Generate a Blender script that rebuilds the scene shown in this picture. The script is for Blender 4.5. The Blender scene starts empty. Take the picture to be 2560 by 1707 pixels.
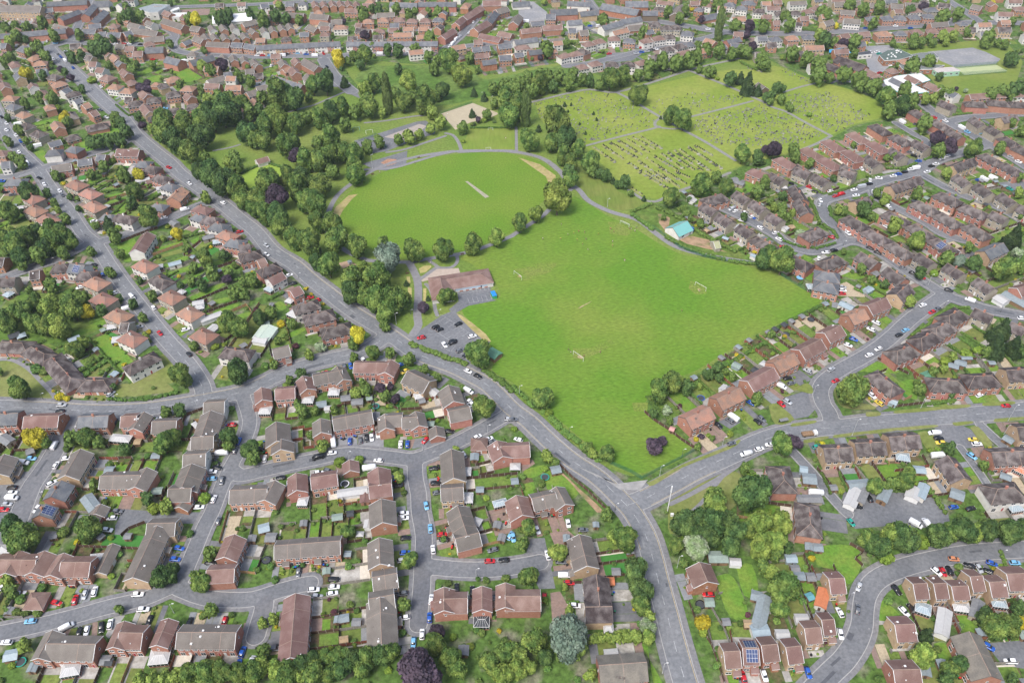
import bpy, math, random
import numpy as np
from mathutils import Matrix, Vector
from mathutils.geometry import tessellate_polygon
random.seed(7); rng = np.random.default_rng(7)
S = bpy.context.scene
COL = S.collection
# ---------------------------------------------------------------- camera
TH = math.radians(41.2); CH = 262.0; FP = 2000.0; RO = math.radians(-0.8)
cam = bpy.data.cameras.new('camera'); cam.sensor_width = 36.0; cam.lens = FP / 2560 * 36
cam.clip_start = 5; cam.clip_end = 4000
co = bpy.data.objects.new('camera', cam); COL.objects.link(co)
_c, _s = math.cos(TH), math.sin(TH)
_f = Vector((0, _c, -_s)); _X = Vector((1, 0, 0)); _D = Vector((0, -_s, -_c))
_r = math.cos(RO) * _X - math.sin(RO) * _D
_u = -(math.sin(RO) * _X + math.cos(RO) * _D)
co.matrix_world = Matrix(((_r.x, _u.x, -_f.x, 0), (_r.y, _u.y, -_f.y, 0), (_r.z, _u.z, -_f.z, CH), (0, 0, 0, 1)))
S.camera = co
# ---------------------------------------------------------------- world, sun, exposure
SUN_EL, SUN_AZ = 55.0, 235.0      # azimuth measured from +X towards +Y where the sun stands
W = bpy.data.worlds.new("World"); S.world = W; W.use_nodes = True
nt = W.node_tree; bg = nt.nodes['Background']
sky = nt.nodes.new('ShaderNodeTexSky'); sky.sky_type = 'NISHITA'; sky.sun_disc = False
sky.sun_elevation = math.radians(SUN_EL); sky.sun_rotation = math.radians(90 - SUN_AZ)
sky.air_density = 1.0; sky.dust_density = 4.0; sky.ozone_density = 1.0
mixs = nt.nodes.new('ShaderNodeHueSaturation'); mixs.inputs['Saturation'].default_value = 1.0
nt.links.new(sky.outputs[0], mixs.inputs['Color']); nt.links.new(mixs.outputs[0], bg.inputs[0])
bg.inputs[1].default_value = 0.14
sl = bpy.data.lights.new('sun', 'SUN'); sl.energy = 1.75; sl.angle = math.radians(18); sl.color = (1, .985, .96)
so = bpy.data.objects.new('sun', sl); COL.objects.link(so)
az, el = math.radians(SUN_AZ), math.radians(SUN_EL)
so.rotation_euler = Vector((math.cos(az) * math.cos(el), math.sin(az) * math.cos(el), math.sin(el))).to_track_quat('Z', 'Y').to_euler()
S.view_settings.view_transform = 'Standard'; S.view_settings.look = 'None'
S.view_settings.exposure = 0.86; S.view_settings.gamma = 1
try:
    S.cycles.max_bounces = 4; S.cycles.diffuse_bounces = 2; S.cycles.glossy_bounces = 2; S.cycles.transparent_max_bounces = 4
except Exception: pass
# ---------------------------------------------------------------- survey data, decimetres on the ground
BLD="""-1593,1382,-1427,1378,85,2gbR,;+-1597,1434,-1604,1336,65,,;-1360,1419,-1279,1416,85,2grR,;+-1362,1466,-1366,1372,60,,;-1212,1474,-1220,1377,60,2grR,;-1160,1417,-959,1413,85,2gbR,;-1934,1718,-1775,1713,85,2grR,;+-1861,1762,-1869,1666,60,,;+-1763,1756,-1772,1665,70,,;-1677,1702,-1568,1700,85,2grR,;+-1686,1746,-1699,1654,65,,;-1537,1806,-1544,1683,45,1gbY,;-1739,1576,-1727,1576,65,1hrR,;-1373,1858,-1387,1634,90,2gbY,;+-1416,1871,-1308,1873,80,,;-1066,1815,-1078,1717,80,2grR,;+-1129,1661,-1029,1666,75,,;-1851,1972,-1853,1919,80,2gsR,S;-1659,1986,-1670,1898,50,1gbR,;-902,1762,-659,1780,80,2gbR,;-782,1559,-754,1321,90,2grR,;-512,1789,-495,1677,90,2gbY,;-518,1621,-431,1637,80,2gbY,;-479,1537,-453,1361,100,2gbR,;+-520,1535,-433,1551,80,,;-222,1933,-179,1793,90,2gbR,;+-224,1782,-136,1808,80,,;-256,1579,-251,1489,70,2grR,;+-253,1531,-171,1532,80,,;-120,1582,-118,1492,65,2grR,;-36,1594,-36,1499,65,2grR,;+-36,1538,88,1537,80,,;244,1791,263,1656,90,2gbY,;293,1619,294,1491,90,2gdY,;+244,1491,336,1492,85,,;674,1663,688,1584,90,2grO,;692,1320,745,1322,85,2grY,;758,1332,810,1330,85,2grR,S;272,1277,429,1286,95,2glR,;1145,1910,1126,1818,90,2hdR,;1125,1589,1180,1591,85,2grY,;1052,1430,1094,1432,80,2grY,;984,1400,1039,1403,80,2grY,;902,1332,953,1337,85,2grY,;822,1340,876,1344,85,2grO,;1417,1563,1466,1565,85,2grY,;1490,1563,1536,1565,85,2grY,;1551,1553,1609,1555,75,2grY,;1632,1589,1677,1592,85,2grY,;1690,1566,1748,1568,85,2grY,;1765,1596,1848,1598,95,2grY,;1294,1407,1362,1409,90,2grY,;1533,1376,1536,1223,100,2glR,;1231,1249,1318,1250,90,2grR,;-2292,2464,-2186,2470,85,2gsR,;-2149,2447,-1998,2451,85,2grO,;-1909,2443,-1778,2447,85,2gsR,;-1722,2442,-1654,2446,80,2grR,;-1631,2473,-1646,2377,65,2gbR,;-1572,2407,-1468,2411,85,2gbR,;-1379,2518,-1289,2525,85,2gbW,;-1333,2465,-1330,2316,100,2gbY,;-1374,2311,-1282,2319,85,2gbY,;-1379,2214,-1287,2220,85,2gbW,;-1328,2162,-1331,2041,100,2gbR,;+-1386,2036,-1295,2038,85,,;-1323,2007,-1332,1973,60,1gbO,;-1823,2253,-1830,2114,90,2gbY,;-1835,2086,-1843,2006,90,2gsR,;-1685,2108,-1522,2109,85,2gbR,;+-1512,2152,-1526,2053,75,,;-2133,2230,-2128,2133,90,2gbY,;-1799,2777,-1727,2848,80,2hdW,;-2207,2858,-2058,2712,100,1hdR,;-2347,2941,-2260,2888,90,1hdR,;-2505,2979,-2405,2971,90,1hdR,;-1983,2699,-1903,2699,90,1hdR,;-1388,2885,-1262,2860,80,2hdW,;-1651,1991,-1656,1946,60,1gbR,;-1145,2616,-1122,2539,70,2grR,;-1078,2597,-991,2606,80,2grR,;-970,2688,-934,2605,70,2grR,;-923,2684,-793,2720,80,2gbR,;+-823,2751,-779,2662,70,,;-744,2769,-584,2762,80,2grR,;+-572,2790,-591,2704,75,,;-486,2701,-380,2630,100,2gbY,;-292,2605,-263,2504,95,2gbR,;+-284,2444,-192,2469,85,,;-841,2415,-824,2335,75,2gbR,;-787,2406,-621,2447,85,2gbR,;-563,2439,-548,2358,65,2gbR,;+-559,2421,-486,2427,80,,;-485,2410,-418,2415,80,2gbR,;+-429,2451,-407,2368,70,,;-338,2387,-327,2332,65,1gbR,;-1028,2392,-1002,2282,100,2gbY,;+-985,2293,-976,2238,90,,;-687,2202,-676,2146,65,1grR,;-888,2112,-869,2025,75,2grR,;-825,2084,-722,2104,80,2grR,;-556,2134,-539,2043,90,2grR,;+-583,2037,-494,2050,80,,;-524,1969,-506,1858,100,2gbR,;-153,2298,-141,2298,65,1hrR,;-70,2271,-45,2185,80,2grR,;+-52,2238,67,2243,80,,;-260,2223,-243,2070,95,2gbY,;-293,2019,-204,2026,80,2gbY,;-1136,2025,-989,2030,85,2gbR,;+-967,2074,-987,1979,75,,;-1149,2867,-1076,2894,80,2gbR,;9,1979,31,1885,90,2grR,;69,1965,164,1989,80,2gbR,;+168,2023,200,1937,75,,;748,2380,865,2447,90,2goR,;905,2493,1025,2563,90,2goR,;1068,2604,1207,2692,90,2grR,;1217,2722,1330,2791,90,2goR,;1361,2811,1484,2886,90,2grR,;1819,2794,1888,2826,90,2hdR,;1675,2648,1717,2565,90,2hdR,;1929,2596,2014,2589,90,2hdR,;2090,2616,2197,2621,90,2hdR,;2266,2652,2376,2661,90,2gdY,;1290,2198,1409,2203,90,2gdY,;1430,2226,1557,2231,90,2gdY,;1583,2257,1714,2265,90,2gdY,;1085,2091,1083,2035,95,2hdR,;1786,2152,1804,2036,90,2gdY,;1974,2165,2142,2172,90,2gdR,;1910,1976,1978,1982,95,2hdW,;2147,2303,2222,2305,90,2gdY,;-3184,4538,-3120,4543,80,2hsR,;-2973,4353,-2933,4323,85,2hoS,;-2897,4208,-2853,4180,85,2hoS,;-2779,4107,-2734,4076,85,2hoW,;-2767,4510,-2720,4479,85,2hoS,;-2641,4399,-2592,4369,85,2hoS,;-2555,4249,-2510,4216,85,2hoS,;-2338,4104,-2257,4078,80,2hdW,;-2416,4111,-2384,4104,70,2hsR,;-2150,4223,-2121,4214,70,2hsR,;-2071,4284,-2048,4407,90,2goR,;-2155,4462,-2118,4441,80,2hsW,;-2250,4574,-2205,4545,80,2hdR,;-1882,4190,-1836,4168,80,2hrR,;-1870,4100,-1828,4078,70,2hsW,;-1795,4066,-1746,4051,80,2hdR,;-1727,3994,-1688,3979,80,2hsW,;-1657,3908,-1612,3882,80,2hoR,;-1590,3821,-1550,3809,80,2hsR,;-1531,3754,-1474,3772,80,2gdW,;-1475,3676,-1429,3698,80,2hdR,;-2097,3909,-2104,3731,85,2grW,;-2037,3619,-1994,3593,85,2hoW,;-1901,3481,-1853,3441,85,2hdW,;-1799,3335,-1760,3309,85,2hoS,;-1665,3198,-1623,3169,85,2hoW,;-1542,3020,-1503,2997,85,2hoS,;-2322,3525,-2285,3524,80,2hdR,;-2245,3464,-2201,3439,85,2hoS,;-2155,3322,-2110,3296,85,2hoS,;-2027,3186,-1979,3159,85,2hoS,;-1954,3089,-1911,3084,80,2gdS,;-1894,3004,-1850,2979,85,2hoW,;-2417,3601,-2325,3579,90,2gsW,S;-2489,3599,-2449,3603,80,2hdR,;-2610,3536,-2561,3545,80,2gdR,;-2741,3475,-2661,3478,80,2gdS,;-2869,3670,-2808,3668,80,2gdO,;-1393,3609,-1357,3633,80,2grR,;-1341,3539,-1301,3571,80,2hdR,;-1296,3436,-1234,3501,70,2grW,;-1159,3336,-1115,3373,75,2grR,;-1084,3212,-1027,3238,80,2hdW,;-1012,3127,-940,3154,90,2hdR,;-908,3023,-836,3048,90,2hdR,;-379,3443,-165,3495,130,1hrW,P;+-379,3442,-361,3346,120,,;1203,4197,1283,4233,90,2hdR,;1160,4141,1220,4052,80,2gdS,;1230,4024,1285,3934,80,2gdS,;1325,3905,1380,3816,80,2gdS,;1396,3768,1458,3696,80,2hdR,;1385,4273,1442,4174,80,2gdS,;1462,4164,1513,4064,80,2gdS,;1548,4544,1626,4466,80,2hrR,;937,3902,1033,3971,110,1gtW,;1149,3770,1180,3777,70,1gkS,;1653,4493,1717,4396,80,2gdS,;1828,4550,1896,4476,80,2gdS,;1923,4471,1981,4372,80,2gdS,;2112,4528,2179,4468,80,2gdS,;1528,4022,1577,3942,80,2gdS,;1754,4322,1767,4166,80,2gdR,;1741,4166,1753,4020,80,2gdR,;1687,3800,1778,3854,90,2hdR,;1424,3730,1466,3680,80,2hdR,;1546,3578,1591,3526,90,2hdR,;1702,3525,1789,3574,90,2hdR,;1660,3432,1710,3416,90,2hsR,;1629,3341,1675,3323,90,2hsR,;1919,3607,1979,3508,90,2gdR,;2017,3465,2070,3357,90,2gdR,;1979,3973,2028,3893,90,2hdR,;2045,3834,2105,3744,90,2hdR,;2132,3700,2181,3606,90,2hdR,;2223,4017,2286,3930,90,2hdR,;2318,3884,2365,3781,90,2hdR,;2390,3737,2434,3639,90,2hdR,S;2063,4130,2158,4180,85,2gdY,;2340,4301,2565,4414,85,2gdY,;2440,4130,2496,4043,90,2hdR,;2527,3995,2576,3900,90,2hdR,;2640,3875,2687,3773,90,2hdR,;2616,4226,2677,4136,90,2hdR,;2708,4074,2766,4000,90,2hdR,;2808,4440,2841,4329,80,2gdS,;2888,4328,2921,4210,80,2gdS,;2980,4209,3011,4096,80,2gdS,;2827,4006,2882,3928,80,2gdS,;3019,4073,3066,4012,80,2gdS,;2594,3594,2733,3674,90,2gsY,;2238,3596,2281,3503,80,2gdS,;2350,3494,2398,3402,80,2gdS,;2456,3364,2498,3269,80,2gdS,;2615,3266,2706,3301,80,2grR,;1976,3229,2068,3310,90,2gdY,;1796,3138,1911,3196,90,2grR,;1675,3060,1770,3111,90,2goR,;1516,2930,1611,2987,90,2grR,;2154,3041,2255,3100,90,2hdR,;2058,2951,2148,3000,90,2hdR,;1961,2880,2040,2927,90,2hdR,;2326,3109,2390,3048,80,2gdS,;2457,2996,2505,2951,80,2gdS,;-4114,6794,-4097,6784,100,2hsR,;-4333,6865,-4286,6863,80,2gsR,;-3931,6577,-3920,6594,80,2hoR,;-3842,6462,-3823,6467,80,2hoR,;-3783,6291,-3713,6311,80,2gsW,;-3605,6193,-3587,6185,80,2hdR,;-3509,6039,-3495,6053,80,2hoR,;-3419,5894,-3391,5949,70,2gsW,;-3322,5846,-3305,5858,80,2hdW,;-3254,5711,-3221,5752,70,2gsW,;-3154,5627,-3121,5667,80,2goR,;-3047,5496,-3014,5535,80,2grR,;-3779,5800,-3759,5798,80,2hoS,;-3685,5657,-3668,5647,80,2hsS,;-3546,5519,-3529,5508,80,2hoS,;-3442,5335,-3426,5322,80,2hdS,;-3304,5211,-3287,5200,80,2hdS,;-3082,4928,-3063,4931,80,2hsW,;-2959,4975,-2941,4967,80,2hsR,;-3071,5186,-3056,5198,80,1hdR,;-2976,5334,-2916,5363,90,1hdR,;-2638,4919,-2480,4903,90,2grR,;-2848,4781,-2764,4805,80,2gsR,;-2985,4697,-2872,4735,80,2gbR,;-2746,4852,-2686,4847,80,2gsR,;-2417,4753,-2397,4751,80,2hsR,;-2337,4688,-2319,4681,80,2hdR,;-3343,4765,-3291,4776,80,2gsW,;-3442,4932,-3422,4930,80,2hrR,;-3496,6580,-3430,6550,70,2gdY,;-3410,6432,-3346,6426,80,2grW,;-3305,6318,-3233,6290,80,2grW,;-3176,6161,-3152,6147,90,2hrR,;-3052,5985,-3033,5979,80,2hoW,;-2927,5905,-2908,5901,80,2hoW,;-2905,5807,-2845,5801,70,1gdR,;-2789,5671,-2770,5677,80,2hdR,;-2676,5734,-2657,5739,80,2hdR,;-2559,5828,-2540,5835,80,2hdR,;-2474,5934,-2454,5931,80,2hoR,;-2559,5425,-2541,5433,80,2hdR,;-2453,5540,-2434,5544,80,2hdR,;-2339,5611,-2319,5616,80,2hdR,;-2664,6157,-2645,6171,90,1hoR,;-2772,6077,-2752,6074,60,1hoR,;-3231,6751,-3159,6756,80,2grR,;-3124,6632,-3044,6637,90,2grR,;-3047,6705,-2896,6718,100,2gsR,;-2803,6509,-2663,6431,100,2gsR,;-2586,6410,-2435,6537,100,2gsR,;-2364,6091,-2261,6188,80,1gbW,;-2271,6227,-2167,6262,90,1gsW,;-1981,5800,-1919,5853,80,2gbR,;-2114,6294,-2047,6309,80,1gbO,;-2564,6837,-2360,6800,80,2gbR,;-2346,6816,-2248,6795,80,2gsR,;-2227,6787,-2125,6742,80,2gsR,;-2708,6979,-2609,6895,80,2gbR,;-2807,6908,-2762,6976,70,1gsR,;-2366,6570,-2323,6477,60,2gbW,;-2281,6556,-2237,6451,60,2gbR,;-2184,6529,-2146,6426,60,2gbR,;-2089,6469,-2054,6373,60,2gbR,;-3118,7412,-2877,7233,90,2gbR,;-2806,7218,-2718,7182,80,2gbR,;-2653,7256,-2593,7142,60,2gbW,;-2559,7266,-2500,7152,60,2gbR,;-2464,7276,-2406,7161,60,2gbW,;-2373,7268,-2276,7355,80,2gbR,;-2271,7161,-2213,7075,60,2gbR,;-2653,7045,-2594,6936,60,2gbO,;-2576,7042,-2518,6933,60,2gbO,;-2484,7039,-2428,6930,60,2gbO,;-2398,7036,-2342,6927,60,2gbO,;-2318,7059,-2263,6949,60,2gbO,;-3394,7321,-3274,7257,80,2gbW,;-3258,7380,-3178,7316,70,2gbW,;-3365,7247,-3091,7152,90,1gbR,;-3167,7005,-3009,7045,90,1gbO,;-3756,7175,-3637,7165,80,2gsR,;-3750,7281,-3654,7313,80,2gsR,;-3589,7090,-3529,7108,80,2gsR,;-3502,7086,-3384,7077,80,2gsR,;-3367,7081,-3316,7126,80,2gsR,;-3727,6818,-3641,6835,80,2gdY,;-4440,7075,-3917,7193,90,2gsR,;-4068,7320,-3913,7228,80,2gbR,;-4099,7487,-3996,7678,80,2gsR,;-3757,7354,-3754,7659,90,2gsR,;-3900,7565,-3922,7830,80,2gsR,;-3926,7877,-3784,7887,120,2gsW,;-3675,7804,-3624,7893,90,2gsW,;-4724,7708,-4325,7677,120,3gbY,;-4339,7722,-4269,7748,80,2gsR,;-4381,7894,-4016,7940,90,2gsR,;-2708,7515,-2366,7587,220,1gwW,;-2123,6735,-1426,6802,80,2gsM,;-1369,6792,-591,6771,80,2gsM,;-1268,7323,-1239,7325,80,2hoR,;-1130,7354,-1105,7352,80,2hoR,;-987,7354,-963,7355,80,2hrR,;-868,7325,-848,7323,70,2hrR,;-750,7326,-725,7323,80,2hrR,;-634,7344,-614,7341,70,2hsR,;-1329,7108,-1210,7072,80,2gdR,;-1141,7086,-1116,7087,70,2hrR,;-1047,7100,-956,7102,70,2grR,;-920,7122,-829,7124,70,2goW,;-785,7122,-695,7126,70,2goR,;-1352,7237,-1298,7230,70,2grR,;-571,6899,-476,7070,80,2grR,;-463,7207,-401,7364,80,2grR,;-401,7360,-250,7635,90,2grR,;-295,7060,-183,7236,90,2grR,;-183,7242,-117,7484,90,2gsR,;-238,7005,-57,6892,80,1grR,;-291,6856,-216,6860,80,1grR,;-77,7051,37,6990,80,1grR,;-301,6620,-229,6637,80,2gsO,;-220,6641,-157,6658,80,2gsO,;-84,6684,26,6711,80,2gsO,;-214,6342,-100,6378,80,2gsO,;-74,6438,24,6453,80,2gsO,;-593,6609,-520,6441,70,1gdW,;-397,6561,-385,6545,70,1hdR,;-2065,7525,-1858,7483,90,2gbR,;-1796,7472,-1621,7431,90,2gbR,;-2170,7184,-2121,7072,60,2gbW,;-2098,7208,-2055,7095,60,2gbR,;-2029,7245,-1981,7132,60,2gbR,;-1961,7270,-1914,7155,60,2gbR,;-1785,7275,-1691,7186,80,1gbR,;-1691,7353,-1594,7303,80,1gbW,;-1599,7391,-1501,7396,80,1gbR,;-1836,7854,-1792,7726,60,2grR,;-1752,7851,-1710,7722,60,2grR,;-1672,7862,-1631,7734,60,2grR,;-1594,7859,-1553,7731,60,2grR,;-1516,7856,-1476,7728,60,2grR,;-1433,7822,-1396,7701,60,2grR,;-2319,7758,-2253,7786,80,2gsW,;-2094,7809,-2011,7806,80,2gsY,;-1355,7740,-1188,7712,80,2grR,;-1101,7759,-842,7718,90,2gsW,;-834,7748,-476,7733,90,2gsR,;-231,7750,-58,7752,100,2grR,;-107,7513,-7,7596,90,2gbR,;-1851,6441,-1802,6339,70,2gbR,;-1751,6472,-1696,6375,70,2grR,;-1661,6430,-1518,6266,90,2gbR,;-1816,6291,-1767,6351,70,1goR,;-2056,6400,-2017,6350,60,2gbR,;-1850,6111,-1573,5914,90,2gsR,;-1948,5955,-1871,5988,80,1gbR,;-2023,6205,-1957,6220,80,1gdR,;-1683,4805,-1617,4852,60,1grW,;880,7620,1199,7433,120,2gsO,;1097,7670,1309,7662,120,2gsO,;1610,7579,1513,7354,100,2gbK,;1229,7430,1366,7425,90,2gsK,;390,7474,639,7493,110,2gsR,;655,7425,806,7462,90,2gsY,;346,7372,434,7368,100,2gsR,;564,7721,775,7682,90,2gsW,;114,7021,286,7067,80,2grR,;306,7092,479,7112,80,2grR,;533,7208,660,7231,90,2gsW,;531,7031,597,7029,80,2gsY,;621,6963,697,6973,80,2gbO,;819,7064,1004,7190,90,2gsW,;1007,7217,1191,7292,90,2gsW,;1292,7144,1311,7146,90,2hdY,;1380,7064,1400,7063,80,2hdS,;1461,7065,1480,7057,80,2hdS,;1536,6924,1564,6915,90,2hsW,;1056,7125,1224,7158,90,1gbR,;672,6713,690,6722,80,2hrW,;765,6770,791,6780,80,2hrW,;898,6826,918,6826,80,2hrW,;1022,6780,1042,6776,80,2hsR,;1161,6767,1188,6778,80,2hrW,;1271,6821,1296,6828,80,2hrW,;1370,6846,1390,6845,80,2hdW,;617,6566,630,6551,80,2hdR,;451,6466,470,6477,80,2hrW,;548,6504,566,6513,80,2hrW,;577,6234,595,6242,80,2hrW,;691,6295,709,6304,80,2hrW,;823,6279,843,6278,80,2hdR,;953,6274,973,6274,80,2hdW,;1067,6304,1086,6313,80,2hrW,;1192,6415,1221,6429,80,2hdW,;1315,6577,1334,6583,80,2hdW,;1421,6629,1445,6642,80,2hdW,;1508,6677,1527,6684,80,2hsW,;54,6771,250,6838,80,2gsW,;51,6494,123,6515,70,2gsO,;168,6540,286,6571,80,2gsO,;353,6852,485,6872,80,1gbR,;49,7200,100,7391,90,2gbR,;45,7778,210,7802,100,1gsW,;1728,7334,1901,7411,100,1gsR,;2017,7304,2140,7327,90,1goW,;1691,6827,1759,6750,80,1goR,;1838,6705,1963,6774,80,2gsR,;1859,6632,1958,6628,80,2gsR,;2112,6781,2198,6790,80,2gsW,;2013,6439,2083,6436,80,2gbS,;2055,7628,2079,7619,80,2hsW,;2146,7536,2169,7527,80,2hsW,;2282,7449,2302,7445,80,2hdW,;1709,7683,1790,7680,80,2grR,;1918,5910,1950,5825,80,1gbK,H;1968,4825,2018,4723,85,2hrR,;2146,4932,2192,4823,85,2hrR,;2349,5038,2393,4925,85,2hrR,;2544,5147,2583,5047,85,2hdR,;1763,4701,1820,4598,85,2hrR,;2042,4686,2099,4576,85,2hrR,;2232,4792,2278,4672,85,2hrR,;2435,4900,2481,4784,85,2hrR,;2622,4989,2671,4886,85,2hdR,;1845,4586,1890,4501,80,2gdS,;2140,4592,2181,4507,80,2gdS,;2338,4702,2375,4585,80,2gdS,;2531,4801,2572,4681,80,2gdS,;2721,4903,2773,4794,80,2gdS,;2900,5362,2935,5256,80,2hdR,;2975,5204,3017,5102,80,2hdR,;3019,5053,3059,4940,80,2gdR,;3143,5498,3206,5405,80,2gdS,;3345,5473,3427,5461,80,2hdR,;3517,5486,3594,5465,80,2hdR,;3652,5454,3733,5442,80,2hdR,;3261,5229,3283,5110,80,2gdS,;3313,5093,3342,4995,80,2gdS,;3441,5206,3570,5253,80,2gdY,;3334,4947,3376,4822,80,2hdR,;3369,4791,3410,4715,80,2hdR,;3101,4709,3146,4606,80,2hdR,;3174,4577,3209,4478,80,2hdR,;2825,4544,2999,4639,80,2gdY,;3234,7220,3254,7219,80,2hsR,;3372,7228,3392,7228,80,2hsR,;3490,7232,3509,7228,80,2hsR,;3621,7246,3641,7245,80,2hsR,;3754,7263,3773,7259,80,2hsR,;3186,6848,3238,6852,90,2hoR,;3350,6860,3370,6859,80,2hsR,;3498,6892,3527,6891,80,2hrR,;3648,6907,3668,6903,80,2hrR,;3781,6920,3828,6918,80,2hrR,;3948,6926,4025,6910,80,2gdY,;4062,6888,4164,6884,80,1gsW,;4215,6916,4326,6912,80,2gdY,;2989,6835,3089,6857,80,2grR,;2817,6792,2902,6826,80,2grR,;2745,6815,2764,6810,80,2hdR,;2547,6802,2567,6801,80,2hsY,;2403,6787,2425,6789,80,2hoR,;2250,6771,2285,6779,80,2hsW,;2974,7167,3108,7135,90,2gbW,;3019,7396,3136,7363,80,2gbR,;2773,7103,2865,7153,80,2gbY,;2539,7116,2592,7101,60,2gdW,;2344,7146,2401,7144,80,2grR,;2462,7376,2481,7375,80,2hdW,;2597,7385,2617,7384,80,2hdW,;2718,7418,2743,7426,80,2hrW,;2825,7500,2844,7508,80,2hrW,;2891,7560,2945,7573,80,2grW,;3023,7599,3113,7595,80,2gbY,;3143,7594,3262,7589,80,2gbR,;3341,7556,3449,7523,80,2gbO,;3523,7534,3626,7515,80,2gbR,;3662,7558,3795,7538,80,2gbY,;3968,7545,4058,7498,80,2gdY,;4387,7285,4515,7266,80,2grW,;4254,7490,4316,7429,80,2gbR,;3989,7431,4065,7399,80,1gdR,;2566,6264,2673,6098,120,1gdR,;+2672,6379,2829,6168,120,,"""
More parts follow.
